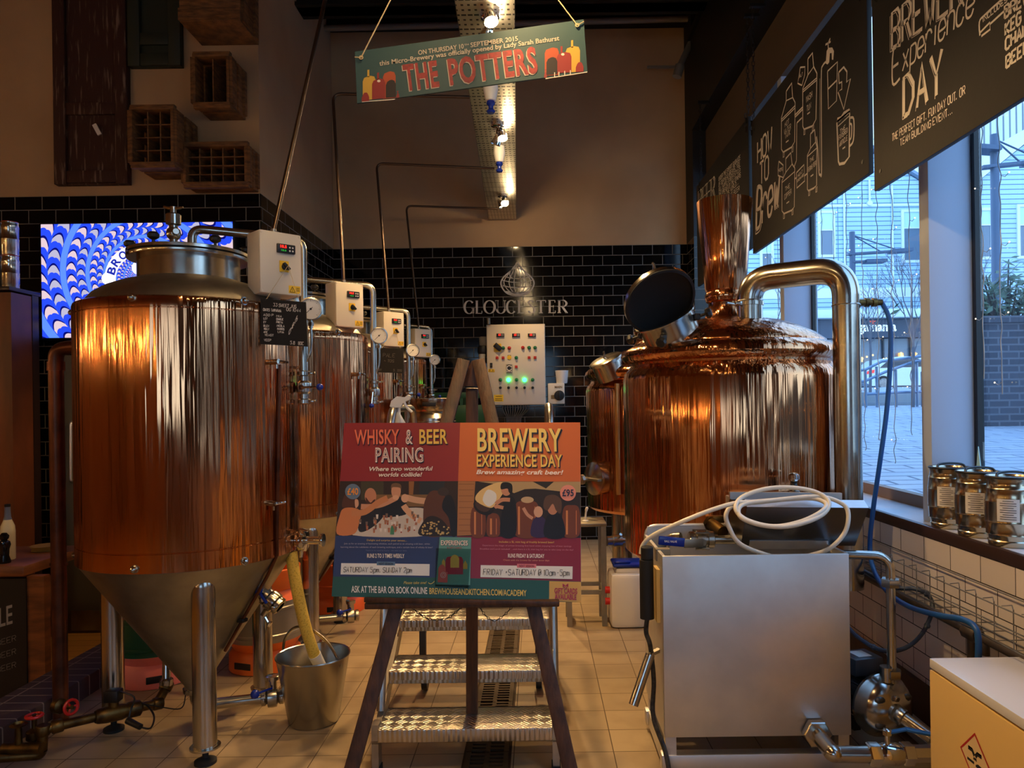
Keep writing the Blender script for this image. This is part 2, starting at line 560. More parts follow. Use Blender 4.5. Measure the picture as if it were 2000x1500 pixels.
# the returning face takes the side tile
o.data.materials.append(TILES)
for p in o.data.polygons:
    if abs(p.normal.x) > 0.9: p.material_index = 1
mb = MB(); mb.bb((-9.2, TVY + 0.004, 3.03), (SX - 0.004, BW + 0.15, 5.7)); struct(mb, 'wall_left_upper', PLASTER)
mb = MB(); mb.bb((-9.3, -5.2, LF), (-9.2, BW, 5.7)); struct(mb, 'wall_far_left', mat('bar_wall_ochre', (150, 104, 58), 0.8))
mb = MB()
for a_, b_ in (((-9.3, LF), (-2.3, 5.7)), ((0.6, LF), (1.95, 5.7)), ((-2.3, LF), (0.6, 1.2)), ((-2.3, 2.9), (0.6, 5.7))): mb.bb((a_[0], -5.3, a_[1]), (b_[0], -5.2, b_[1]))
struct(mb, 'wall_front', mat('bar_wall_ochre', (150, 104, 58), 0.8))
mb = MB()
for x in (-2.3, -1.0, 0.54): mb.bb((x, -5.29, 1.2), (x + 0.06, -5.21, 2.9))
for z in (1.2, 2.84): mb.bb((-2.3, -5.29, z), (0.6, -5.21, z + 0.06))
fw = struct(mb, 'window_7', FRAMEK)
mb = MB(); mb.bb((-2.24, -5.26, 1.26), (0.54, -5.25, 2.84)); mb.build('pane', PANEG, fw)
mb = MB(); mb.bb((WX, -5.2, -0.3), (1.95, BW, 0.82)); struct(mb, 'wall_right', TILEW)
mb = MB(); mb.bb((WX - 0.004, -5.2, 0.82), (WX + 0.02, BW, 0.868), bev=0.004); struct(mb, 'trim_sill_edge', mat('dark_brown_trim', (52, 34, 28), 0.4))
mb = MB(); mb.bb((WX + 0.02, -5.2, 0.82), (1.95, BW, 0.866)); struct(mb, 'window_sill', SILLW)
mb = MB(); mb.bb((1.7, -5.2, 3.62), (1.95, BW, 5.7)); struct(mb, 'wall_right_upper', mat('bulkhead_brown', (80, 64, 48), 0.85))
mb = MB(); mb.bb((1.57, 7.3, 0), (1.95, BW, 3.03)); o = struct(mb, 'wall_corner', TILES)
mb = MB(); mb.bb((1.57, 7.3, 3.03), (1.95, BW, 5.7)); struct(mb, 'wall_corner_upper', BLACKP)
mb = MB(); mb.bb((1.56, -5.2, 4.07), (1.7, 7.3, 5.0)); mb.bb((1.53, -5.2, 4.95), (1.74, 7.3, 5.0)); struct(mb, 'trim_right_beam', BLK_IRON)
mb = MB(); mb.bb((-9.3, -5.3, 5.6), (1.95, BW + 0.15, 5.7)); struct(mb, 'ceiling', JOIST)
mb = MB(); mb.bb((SX, 6.55, 4.93), (1.57, 6.7, 5.3)); mb.bb((SX, 6.5, 4.93), (1.57, 6.75, 4.96)); mb.bb((SX, 6.5, 5.3), (1.57, 6.75, 5.33)); struct(mb, 'trim_ceiling_beam', BLK_IRON)
mb = MB(); mb.bb((SX, 7.5, 5.26), (1.57, BW, 5.33)); struct(mb, 'trim_back_channel', BLK_IRON)
mb = MB()
mb.bb((SX, 7.57, 5.33), (1.57, BW, 5.6))
for k in range(17):
    x = SX + 0.08 + k * 0.21
    mb.bb((x, 6.75, 5.4), (x + 0.075, BW, 5.6))
    mb.box((x + 0.12, 7.53, 5.47 + random.uniform(-0.01, 0.02)), (0.08, 0.1, 0.12), rz=random.uniform(-0.1, 0.1))
struct(mb, 'ceiling_joists', JOIST)
# joists over the bar, seen only in the copper
mb = MB()
for k in range(9):
    mb.bb((-9.2, -4.6 + k * 1.2, 5.3), (SX if k > 8 else 1.3, -4.45 + k * 1.2, 5.6))
struct(mb, 'ceiling_joists_bar', JOIST)

# windows in the right wall: piers, frames and panes
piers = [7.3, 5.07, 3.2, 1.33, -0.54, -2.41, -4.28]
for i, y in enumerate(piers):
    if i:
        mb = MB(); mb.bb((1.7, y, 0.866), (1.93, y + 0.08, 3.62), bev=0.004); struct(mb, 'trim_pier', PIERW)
for i in range(len(piers) - 1):
    y1, y0 = piers[i], piers[i + 1] + 0.08
    mb = MB()
    mb.bb((1.88, y0, 0.866), (1.93, y1, 0.925)); mb.bb((1.88, y0, 3.57), (1.93, y1, 3.62))
    mb.bb((1.88, y0, 0.9), (1.93, y0 + 0.04, 3.6))
    fr = struct(mb, 'window_%d' % (i + 1), FRAMEM)
    mb = MB(); mb.bb((1.884, y1 - 0.028, 0.866), (1.912, y1 - 0.002, 3.6)); mb.build('frame_seal', FRAMEK, fr)
    mb = MB(); mb.bb((1.903, y0 + 0.03, 0.91), (1.911, y1 - 0.03, 3.58)); mb.build('pane', PANEG, fr)

# solid stretches of the right wall, out of the frame
mb = MB(); mb.bb((1.71, 1.0, 0.866), (1.872, 2.05, 3.62)); mb.bb((1.71, -5.2, 0.866), (1.872, -1.5, 3.62)); struct(mb, 'wall_right_solid', DARKP)

# door behind the first fermenter, in the left wall
a, b = P(133, 700, TVY), P(133, 1228, TVY)
mb = MB(); mb.bb((a.x, TVY - 0.05, LF), (a.x + 0.9, TVY - 0.002, 1.82)); d = struct(mb, 'door_1', mat('grey_green_door', (96, 92, 78), 0.5))
mb = MB(); mb.bb((a.x + 0.03, TVY - 0.055, LF + 0.02), (a.x + 0.87, TVY - 0.051, LF + 0.17)); mb.build('kick_plate', STEELD, d)
mb = MB(); h0, h1 = P(138, 825, TVY - 0.1), P(138, 940, TVY - 0.1)
mb.tube(fillet([h0 + V((0, 0.05, 0)), h0, h1, h1 + V((0, 0.05, 0))], 0.02), 0.012); mb.build('door_handle', STEELB, d)

# floor drain running down the brewery
x0, x1 = PZ(965, 1223, 0), PZ(1009, 1223, 0)
mb = MB(); mb.bb((-0.31, 2.2, 0.0), (-0.12, 7.2, 0.004)); dr = thing('drain_channel', 'dark cast grating drain running down the brewery floor', 'drain', (-0.215, 4.7, 0))
mb.build('channel_frame', mat('drain_rust', (48, 38, 28), 0.7, 0.4, var=(74, 54, 34), vscale=14), dr)
mb = MB()
random.seed(3)
for k in range(20):
    ya = 2.22 + k * 0.25
    mb.bb((-0.30, ya, 0.004), (-0.28, ya + 0.245, 0.016)); mb.bb((-0.15, ya, 0.004), (-0.13, ya + 0.245, 0.016))
    mb.bb((-0.225, ya, 0.004), (-0.205, ya + 0.245, 0.013))
    for q in range(8):
        yy = ya + 0.012 + q * 0.03
        mb.bb((-0.285, yy, 0.004), (-0.22, yy + 0.014, 0.014)); mb.bb((-0.21, yy + 0.012, 0.004), (-0.145, yy + 0.026, 0.014))
mb.build('grating', mat('drain_iron', (70, 56, 40), 0.6, 0.5), dr)

# ================================================================= cable tray and its spotlights
TZ = 3.3
def tray_x(y):
    return -0.215 - 0.105 * (y - 3.4) / 4.1
PERF = None
def perf():
    m, nt, b = _new('perforated_galvanised')
    b.inputs['Metallic'].default_value = 1
    b.inputs['Roughness'].default_value = 0.38
    t = nt.nodes.new('ShaderNodeTexCoord')
    s = nt.nodes.new('ShaderNodeSeparateXYZ')
    nt.links.new(t.outputs['Object'], s.inputs[0])
    def M(op, a, b_=None):
        n = nt.nodes.new('ShaderNodeMath'); n.operation = op
        for i, q in enumerate((a, b_)):
            if q is None: continue
            if isinstance(q, (int, float)): n.inputs[i].default_value = q
            else: nt.links.new(q, n.inputs[i])
        return n.outputs[0]
    fx = M('SUBTRACT', M('FRACT', M('MULTIPLY', s.outputs['X'], 32.0)), 0.5)
    fy = M('SUBTRACT', M('FRACT', M('MULTIPLY', s.outputs['Y'], 22.0)), 0.5)
    row = M('FRACT', M('MULTIPLY', s.outputs['Y'], 7.333))
    long_ = M('LESS_THAN', row, 0.333)
    wx = M('ADD', 0.20, M('MULTIPLY', long_, 0.18))
    hole = M('MULTIPLY', M('LESS_THAN', M('ABSOLUTE', fx), wx), M('LESS_THAN', M('ABSOLUTE', fy), 0.17))
    x = nt.nodes.new('ShaderNodeMix'); x.data_type = 'RGBA'
    x.inputs[6].default_value, x.inputs[7].default_value = lin((205, 200, 188)), lin((18, 16, 14))
    nt.links.new(hole, x.inputs[0]); nt.links.new(x.outputs[2], b.inputs['Base Color'])
    q = M('SUBTRACT', 1.0, hole); nt.links.new(q, b.inputs['Metallic'])
    return m
tr = thing('cable_tray', 'long perforated metal cable tray carrying the spotlights overhead', 'cable tray', (-0.25, 4, TZ))
mb = MB()
ya, yb, hw = -1.0, 7.6, 0.14
A = [V((tray_x(ya) - hw, ya, TZ)), V((tray_x(ya) + hw, ya, TZ)), V((tray_x(yb) + hw, yb, TZ)), V((tray_x(yb) - hw, yb, TZ))]
mb.poly([p + V((0, 0, 0.003)) for p in A], 0.003, V((0, 0, 1)))
mb.build('tray_bed', perf(), tr)
for sgn in (-1, 1):
    mb = MB(); a_, b_ = V((tray_x(ya) + sgn * hw, ya, TZ + 0.025)), V((tray_x(yb) + sgn * hw, yb, TZ + 0.025))
    mb.beam(a_, b_, 0.003, 0.05); mb.build('side_lip', GALV, tr)
for y in (0.5, 2.6, 4.4, 6.6):
    for sgn in (-1, 1):
        mb = MB(); mb.cyl((tray_x(y) + sgn * 0.12, y, TZ), (tray_x(y) + sgn * 0.12, y, 5.3), 0.005, seg=8); mb.build('hanger_rod', GALV, tr)

WARM = (1.0, 0.62, 0.27)
def spotfix(y, heads, label, group='twin spotlights under the cable tray'):
    x = tray_x(y) + 0.02
    t = thing('spotlight', label, 'spotlight', (x, y, TZ), group)
    mb = MB(); mb.lathe([(0.045, 0), (0.045, -0.022), (0.03, -0.028)], (x, y, TZ - 0.001)); mb.build('base_plate', CHROME, t)
    for dx, dy, tgt, pw, ang in heads:
        p0 = V((x, y, TZ - 0.025)); hd = V((x + dx, y + dy, TZ - 0.085))
        d = (V(tgt) - hd).normalized()
        mb = MB(); mb.tube(fillet([p0, p0 + V((dx * .5, dy * .5, -0.02)), hd], 0.02, 4), 0.007, 8); mb.build('arm', CHROME, t)
        mb = MB()
        mb.lathe([(0.012, -0.065), (0.022, -0.055), (0.03, -0.02), (0.036, 0.012), (0.034, 0.012), (0.027, -0.015)], hd, d, 20, cap=False)
        mb.lathe([(0.0, -0.066), (0.013, -0.065)], hd, d, 20, cap=False)
        hb = mb.build('lamp_head', CHROME, t)
        mb = MB(); mb.lathe([(0.0, 0.004), (0.018, 0.003), (0.028, -0.002), (0.0281, -0.006)], hd, d, 18, cap=False)
        mb.build('bulb', BULB if pw else WHITE, hb)
        if pw:
            ld = bpy.data.lights.new('spot_lamp', 'SPOT')
            ld.energy, ld.color, ld.spot_size, ld.spot_blend, ld.shadow_soft_size = pw, WARM, R(ang), 0.55, 0.028
            lo = bpy.data.objects.new('spot_lamp', ld)
            COL.objects.link(lo)
            lo.parent = t
            lo.location = hd + d * 0.02 - V((x, y, TZ))
            lo.rotation_euler = d.to_track_quat('-Z', 'Y').to_euler()
            ld = bpy.data.lights.new('lamp_back_glow', 'POINT')      # the light a dichroic reflector lets out backwards
            ld.energy, ld.color, ld.shadow_soft_size = 2.6, (1, 0.70, 0.36), 0.012
            lo = bpy.data.objects.new('lamp_back_glow', ld); COL.objects.link(lo); lo.parent = t
            lo.location = hd - d * 0.03 + V((0.045, 0, 0.0)) - V((x, y, TZ))
PWR = 2.1
spotfix(0.9, [(-0.05, 0.0, (-1.5, 3.0, 1.5), 10 * PWR, 70), (0.05, 0, (-0.25, 2.6, 0.95), 20 * PWR, 58)], 'twin chrome spotlight nearest the viewer, above the frame')
spotfix(2.3, [(-0.05, 0.03, (-1.15, 3.2, 1.9), 9 * PWR, 80), (0.05, 0.0, (1.5, 3.1, 0.7), 34 * PWR, 85)], 'twin chrome spotlight above the hanging sign')
spotfix(3.6, [(0.01, -0.10, (0.35, 2.4, 0.2), 46 * PWR, 95), (-0.03, 0.08, (-1.1, 4.6, 1.6), 30 * PWR, 85)], 'twin chrome spotlight just behind the top of the hanging sign')
spotfix(5.0, [(0.03, 0.03, (0.3, 3.9, 0.0), 60 * PWR, 110), (-0.02, 0.14, (-1.1, 5.5, 1.2), 34 * PWR, 95)], 'twin chrome spotlight midway, just below the sign')
spotfix(6.7, [(0.02, -0.04, (-0.3, 4.4, 0.0), 62 * PWR, 110), (-0.01, 0.06, (0.7, 6.6, 1.0), 30 * PWR, 105)], 'twin bright spotlight at the far end of the tray')

# cable bell glands under the tray: white cup on a blue clamp
for n_, (px, py, y) in enumerate([(958, 165, 4.35), (975, 300, 5.45)]):
    p = P(px, py, y)
    t = thing('cleaning_nozzle', ['white bottle cap with blue neck hanging from tray just below the sign', 'white bottle cap with blue neck hanging lower along the tray'][n_], 'nozzle', (p.x, p.y, TZ), 'white and blue nozzles under the tray')
    mb = MB(); mb.lathe([(0.0, 0.0), (0.04, -0.001), (0.045, -0.05), (0.03, -0.115), (0.018, -0.12)], (p.x, p.y, TZ - 0.002), seg=20); mb.build('cup', WHITE, t)
    mb = MB(); mb.lathe([(0.022, -0.118), (0.026, -0.135), (0.014, -0.15), (0.014, -0.165), (0.026, -0.178), (0.02, -0.19)], (p.x, p.y, TZ), seg=16); mb.build('neck', BLUEP, t)

# unseen pendant lamps added behind the viewer to warm the walls, floor and copper
for n_, (x, y, z) in enumerate([(-4.9, 0.4, 1.95), (-4.6, 2.4, 1.95), (-3.6, -1.2, 2.0), (-6.9, 1.2, 2.1), (-6.4, -2.4, 2.2), (-3.6, -3.4, 2.2), (-7.6, 3.9, 2.1)]):
    t = thing('added_pendant_lamp', 'small globe pendant lamp added over the bar, unseen behind the viewer', 'lamp', (x, y, z), 'added bar pendants')
    mb = MB(); mb.lathe([(0.02, 0.2), (0.03, 0.16), (0.05, 0.10), (0.045, 0.07)], (x, y, z), cap=False); mb.build('lamp_cap', BRASS, t)
    mb = MB(); mb.sph((x, y, z + 0.02), 0.075); mb.build('bulb', mat('added_pendant_bulb', (255, 186, 96), 0.4, emit=26), t)
    mb = MB(); mb.cyl((x, y, z + 0.18), (x, y, 5.3), 0.004, seg=6); mb.build('flex', BLACK, t)
    ld = bpy.data.lights.new('added_pendant_light', 'POINT')
    ld.energy, ld.color, ld.shadow_soft_size = 105, (1, 0.62, 0.28), 0.078
    lo = bpy.data.objects.new('added_pendant_light', ld); COL.objects.link(lo); lo.parent = t; lo.location = (0, 0, 0.02)
# ================================================================= fermenters
FR = 0.444
FC = V((-1.51, 3.25, 0))
def fermenter():
    c = FC
    t = thing('fermenter', 'nearest and largest copper fermenter with steel cone, beside the bucket', 'fermenter', c, 'copper fermenters in a row')
    mb = MB()
    prof = [(0.43, 0.776), (FR, 0.779), (FR, 0.849), (FR - 0.003, 0.851), (FR - 0.003, 0.853), (FR, 0.855), (FR, 1.0), (FR, 1.3), (FR, 1.6), (FR, 1.788), (FR - 0.003, 1.79), (FR - 0.003, 1.792), (FR, 1.794), (FR, 1.822), (FR - 0.004, 1.834), (FR - 0.014, 1.839), (0.40, 1.839)]
    mb.lathe(prof, c, seg=96, cap=False); mb.build('copper_jacket', COPPER, t)
    mb = MB(); mb.lathe([(0.41, 1.83), (0.40, 1.855), (0.375, 1.885), (0.33, 1.915), (0.27, 1.94), (0.225, 1.952), (0.208, 1.96)], c, seg=64, cap=False); mb.build('shoulder_dome', STEELD, t)
    mb = MB(); mb.lathe([(0.206, 1.95), (0.206, 2.046), (0.245, 2.046), (0.247, 2.05), (0.247, 2.060), (0.24, 2.062)], c, seg=64, cap=False); mb.build('neck', STEEL, t)
    mb = MB(); mb.lathe([(0.238, 2.06), (0.238, 2.068)], c, seg=48); lid_g = mb
    mb = MB(); mb.lathe([(0.24, 2.066), (0.247, 2.068), (0.247, 2.08), (0.24, 2.083), (0.12, 2.095), (0.0, 2.1)], c, seg=64); lid = mb.build('lid', STEEL, t)
    lid_g.build('gasket', RUBBER, lid)
    for k in range(6):
        a = R(20 + 60 * k)
        q = c + V((0.232 * math.cos(a), 0.232 * math.sin(a), 2.08))
        mb = MB(); mb.lathe([(0.006, 0), (0.006, 0.012), (0.014, 0.016), (0.022, 0.022), (0.024, 0.034), (0.016, 0.044), (0.0, 0.046)], q, seg=12); mb.build('clamp_knob', BLACK, lid)
    # pressure valve on the lid
    q = V((-1.53, 3.15, 2.085))
    mb = MB(); mb.lathe([(0.03, 0), (0.03, 0.012), (0.016, 0.018), (0.016, 0.035), (0.026, 0.045), (0.03, 0.06), (0.026, 0.078), (0.018, 0.085), (0.018, 0.095), (0.030, 0.1), (0.031, 0.14), (0.024, 0.146), (0.012, 0.148), (0.012, 0.175), (0.0, 0.178)], q, seg=20)
    mb.cyl(q + V((0.0, 0.0, 0.06)), q + V((0.03, -0.04, 0.062)), 0.012)
    pv = mb.build('relief_valve', STEEL, t)
    mb = MB(); mb.tube([q + V((-0.04, 0.0, 0.176)), q + V((-0.02, 0, 0.17)), q + V((0.02, 0, 0.168)), q + V((0.042, 0.0, 0.172))], [0.005, 0.007, 0.007, 0.005], 8); mb.build('tee_handle', STEEL, pv)
    # pipe over the shoulder and down the side, ending in a ball-handled valve
    pts = [(0.035, -0.05, 2.085), (0.035, -0.05, 2.178), (0.12, -0.02, 2.176), (0.477, 0.06, 2.150), (0.477, 0.055, 1.53)]
    mb = MB(); mb.tube(fillet([c + V(p) for p in pts], 0.055, 8), 0.0185, 14)
    mb.lathe([(0.03, 0), (0.03, 0.02), (0.02, 0.022)], c + V((0.035, -0.05, 2.085)), seg=16)
    mb.build('cleaning_pipe', STEEL, t)
    vo = c + V((0.477, 0.055, 1.49))
    mb = MB()
    mb.lathe([(0.02, -0.075), (0.029, -0.07), (0.029, -0.055), (0.02, -0.05), (0.02, -0.03), (0.034, -0.02), (0.036, 0.0), (0.034, 0.02), (0.02, 0.03), (0.02, 0.05), (0.029, 0.055), (0.029, 0.07), (0.02, 0.075)], vo, seg=18)
    mb.box(vo + V((0.03, -0.012, 0.062)), (0.03, 0.014, 0.012), bev=0.003); mb.box(vo + V((0.03, -0.012, -0.062)), (0.034, 0.014, 0.012), bev=0.003)
    mb.sph(vo + V((0.05, -0.012, 0.064)), 0.008, 8); mb.sph(vo + V((0.05, -0.012, -0.06)), 0.008, 8)
    va = mb.build('butterfly_valve', STEEL, t, origin=vo)
    mb = MB(); mb.cyl(vo + V((0, -0.03, 0)), vo + V((0.0, -0.045, 0)), 0.012); mb.tube([vo + V((0, -0.042, 0)), vo + V((0.072, -0.05, 0))], 0.0048, 8)
    hd = mb.build('handle', CHROME, va, origin=vo)
    mb = MB(); mb.sph(vo + V((0.084, -0.052, 0)), 0.0155); mb.build('handle_ball', BLUEP, va, origin=vo)
    # pressure gauge on a curled tube
    g = c + V((0.512, 0.05, 1.838)); n = V((0.28, -0.96, 0.0)).normalized(); gx = V((n.y * -1, n.x, 0))
    mb = MB(); mb.lathe([(0.044, -0.03), (0.047, -0.026), (0.047, 0.0), (0.0525, 0.002), (0.0525, 0.008), (0.046, 0.009), (0.046, 0.004)], g, n, 32, cap=False); mb.lathe([(0.044, -0.03), (0.0, -0.03)], g, n, 32, cap=False)
    mb.cyl(g + V((0, 0, -0.045)), g + V((0, 0, -0.085)), 0.009); mb.cyl(g + V((0, 0, -0.06)), g + V((0, 0, -0.075)), 0.013, seg=6)
    mb.tube(smooth([g + V((0, 0, -0.08)), g + V((0.0, 0, -0.16)), g + V((-0.012, 0.0, -0.215)), g + V((-0.04, 0.005, -0.25)), g + V((-0.078, 0.01, -0.262))], 6), 0.0058, 10)
    gg = mb.build('pressure_gauge', STEEL, t)
    mb = MB(); mb.poly(disc(g + n * 0.003, 0.047, gx, V((0, 0, 1)), 32)); mb.build('gauge_dial', mat('gauge_face', (226, 224, 216), 0.5), gg)
    mb = MB()
    for k in range(25):
        a = R(225 - 270 * k / 24); r0 = 0.034 if k % 4 == 0 else 0.037
        e = gx * math.cos(a) + V((0, 0, 1)) * math.sin(a)
        ribbon(mb, [g + n * 0.0037 + e * r0, g + n * 0.0037 + e * 0.041], 0.0013 if k % 4 == 0 else 0.0007, n)
    a = R(225); e = gx * math.cos(a) + V((0, 0, 1)) * math.sin(a)
    ribbon(mb, [g + n * 0.0042 - e * 0.012, g + n * 0.0042 + e * 0.036], 0.0022, n)
    mb.poly(disc(g + n * 0.0045, 0.005, gx, V((0, 0, 1)), 12)); mb.build('gauge_needle', INK, gg)
    # dome nuts round the jacket
    for px, py in ((258, 581), (477, 588), (263, 1112), (478, 1096)):
        p = hitcyl(px, py, c, FR); d = V((p.x - c.x, p.y - c.y, 0)).normalized()
        mb = MB(); mb.lathe([(0.0165, -0.002), (0.0165, 0.003), (0.012, 0.004), (0.0125, 0.01), (0.009, 0.017), (0.0, 0.021)], p, d, 14); mb.build('dome_nut', STEEL, t)
    for zz in (0.80, 1.81):
        for a in (200, 30, 90):
            d = V((math.cos(R(a)), math.sin(R(a)), 0)); p = c + d * FR + V((0, 0, zz))
            mb = MB(); mb.lathe([(0.0165, -0.002), (0.0165, 0.003), (0.012, 0.004), (0.0125, 0.01), (0.009, 0.017), (0.0, 0.021)], p, d, 14); mb.build('dome_nut', STEEL, t)
    # two small sample taps
    for px, py in ((533, 707), (527, 983)):
        p = hitcyl(px, py, c, FR); d = V((p.x - c.x, p.y - c.y, 0)).normalized(); sx = V((-d.y, d.x, 0))
        mb = MB(); mb.cyl(p - d * 0.004, p + d * 0.03, 0.012); mb.cyl(p + d * 0.02, p + d * 0.02 + V((0, 0, -0.028)), 0.006)
        tp = mb.build('sample_tap', STEEL, t)
        mb = MB(); mb.tube([p + d * 0.03, p + d * 0.034 + sx * 0.02, p + d * 0.034 + sx * 0.05], [0.007, 0.006, 0.005], 8); mb.build('tap_lever', CHROME, tp)
    # cable run in a copper tube down the jacket and cone
    q = []
    for k in range(9):
        p = hitcyl(546 - k * 0.6, 712 + k * 40, c, FR + 0.006); q.append(p)
    d = V((q[-1].x - c.x, q[-1].y - c.y, 0)).normalized()
    def conept(z): return 0.046 + (z - 0.2) / 0.576 * 0.392
    q.append(c + d * (FR + 0.004) + V((0, 0, 0.79)))
    for z in (0.7, 0.6, 0.5, 0.42, 0.36): q.append(c + d * (conept(z) + 0.012) + V((0, 0, z)))
    mb = MB(); mb.tube(q, 0.0075, 8); ct = mb.build('cable_tube', PIPEB, t)
    p = c + d * (conept(0.5) + 0.012) + V((0, 0, 0.5))
    mb = MB(); mb.box(p, (0.034, 0.034, 0.016), rz=math.atan2(d.y, d.x), bev=0.004); mb.build('cable_clip', BLACK, ct)
    # cone, legs, feet
    mb = MB(); mb.lathe([(0.43, 0.79), (0.438, 0.776), (0.42, 0.75), (0.046, 0.2), (0.046, 0.17)], c, seg=64, cap=False); mb.build('cone', STEELD, t)
    for a in (-60, 60, 180):
        e = V((math.cos(R(a)), math.sin(R(a)), 0)); b = c + e * 0.36
        mb = MB(); mb.lathe([(0.045, 0.07), (0.045, 0.70), (0.043, 0.715), (0.03, 0.74), (0.0, 0.745)], b, seg=24)
        mb.lathe([(0.045, 0.062), (0.058, 0.062), (0.058, 0.069), (0.045, 0.069)], b, seg=24, cap=False)
        lg = mb.build('leg', STEEL, t)
        mb = MB(); mb.lathe([(0.042, 0.0), (0.042, 0.012), (0.026, 0.02), (0.012, 0.024), (0.012, 0.07)], b, seg=20); mb.build('levelling_foot', RUBBER, lg)
    # pipe from the cone's tip to its drain valve
    pe = V((-1.255, 3.33, 0.1))
    mb = MB(); mb.tube(fillet([c + V((0, 0, 0.19)), c + V((0, 0, 0.1)), pe], 0.06, 8), 0.024, 14); mb.lathe([(0.05, 0.165), (0.052, 0.17), (0.052, 0.185), (0.046, 0.19)], c, seg=20); mb.build('drain_pipe', STEEL, t)
    d = V((pe.x - c.x, pe.y - c.y, 0)).normalized(); s_ = V((-d.y, d.x, 0))
    mb = MB(); mb.lathe([(0.026, 0), (0.036, 0.004), (0.036, 0.02), (0.028, 0.026), (0.044, 0.03), (0.046, 0.05), (0.044, 0.068), (0.028, 0.074), (0.036, 0.08), (0.036, 0.096), (0.026, 0.1)], pe, d, 20)
    mb.cyl(pe + d * 0.05 + V((0, 0, 0.04)), pe + d * 0.05 + V((0, 0, 0.078)), 0.02); mb.lathe([(0.03, 0.078), (0.03, 0.094), (0.022, 0.098)], pe + d * 0.05, seg=16)
    mb.box(pe + d * 0.012 - s_ * 0.035, (0.016, 0.02, 0.02), bev=0.003); mb.box(pe + d * 0.088 - s_ * 0.035, (0.016, 0.02, 0.02), bev=0.003)
    dv = mb.build('drain_valve', STEEL, t)
    mb = MB(); mb.tube([pe + d * 0.05 - s_ * 0.03 + V((0, 0, 0.05)), pe - d * 0.01 - s_ * 0.06 + V((0, 0, 0.045))], 0.005, 8); mb.sph(pe - d * 0.02 - s_ * 0.066 + V((0, 0, 0.044)), 0.02); mb.build('blue_handle', BLUEP, dv, label='blue ball lever')
    # racking valve sticking out of the cone
    z = 0.60; a = R(-8); e = V((math.cos(a), math.sin(a), 0)); p = c + e * conept(z) + V((0, 0, z)); d = (e * 0.82 + V((0, 0, -0.57))).normalized(); s_ = V((-e.y, e.x, 0)); w_ = d.cross(s_)
    mb = MB(); mb.lathe([(0.026, -0.01), (0.026, 0.012), (0.038, 0.016), (0.038, 0.032), (0.03, 0.036), (0.043, 0.04), (0.044, 0.056), (0.043, 0.072), (0.03, 0.076), (0.038, 0.08), (0.038, 0.096), (0.03, 0.1), (0.024, 0.1), (0.024, 0.06)], p, d, 22)
    mb.cyl(p + d * 0.056 - w_ * 0.03, p + d * 0.056 - w_ * 0.075, 0.014); mb.box(p + d * 0.024 - s_ * 0.04, (0.02, 0.02, 0.02), bev=0.004); mb.box(p + d * 0.088 - s_ * 0.04, (0.02, 0.02, 0.02), bev=0.004)
    rv = mb.build('racking_valve', STEEL, t)
    u = V((0, 0, 1)); k = p + d * 0.05 - s_ * 0.045
    mb = MB(); mb.tube([k, k + u * 0.03 - d * 0.03 - s_ * 0.01], 0.006, 8); mb.sph(k + u * 0.035 - d * 0.036 - s_ * 0.01, 0.019); mb.build('blue_handle', BLUEP, rv, label='blue ball lever')
    mb = MB(); mb.tube([p + d * 0.056 - w_ * 0.07, p + d * 0.09 - w_ * 0.085], 0.007, 8); mb.lathe([(0.012, -0.006), (0.016, 0), (0.012, 0.006)], p + d * 0.1 - w_ * 0.09, d, 12); mb.build('valve_lever', CHROME, rv)
    # side outlet near the lower rim
    o_ = c + V((FR - 0.02, 0.03, 0.815)); d = V((1, -0.05, 0)).normalized()
    mb = MB(); mb.lathe([(0.026, 0.0), (0.026, 0.03), (0.048, 0.034), (0.05, 0.046), (0.048, 0.06), (0.018, 0.064), (0.018, 0.125), (0.028, 0.127), (0.03, 0.134), (0.028, 0.14), (0.0, 0.14)], o_, d, 22)
    mb.tube([o_ + d * 0.046 + V((0, -0.02, -0.03)), o_ + d * 0.046 + V((0, -0.03, -0.07))], [0.01, 0.007], 8)
    mb.tube(fillet([o_ + d * 0.04 + V((0, -0.03, 0.045)), o_ + d * 0.05 + V((0, -0.05, 0.06)), o_ + d * 0.085 + V((0, -0.05, 0.05))], 0.01), 0.006, 8)
    mb.build('side_outlet', CHROME, t)
    return t
fv1 = fermenter()
FPOS = [FC, V((-1.478, 4.53, 0)), V((-1.478, 5.78, 0)), V((-1.478, 7.03, 0))]
fvs = [fv1]
for k, lab in ((1, 'second copper fermenter in the row, right behind the nearest one'), (2, 'third copper fermenter in the row, with a small slate hanging before it'), (3, 'farthest copper fermenter in the row, next to the back wall')):
    f_ = dup(fv1, FPOS[k], lab)
    fvs.append(f_)
    for ch in kids(f_):
        if ch.name.startswith('butterfly_valve') and k in (1,):
            for h_ in kids(ch): h_.rotation_euler = (0, R(95), 0)

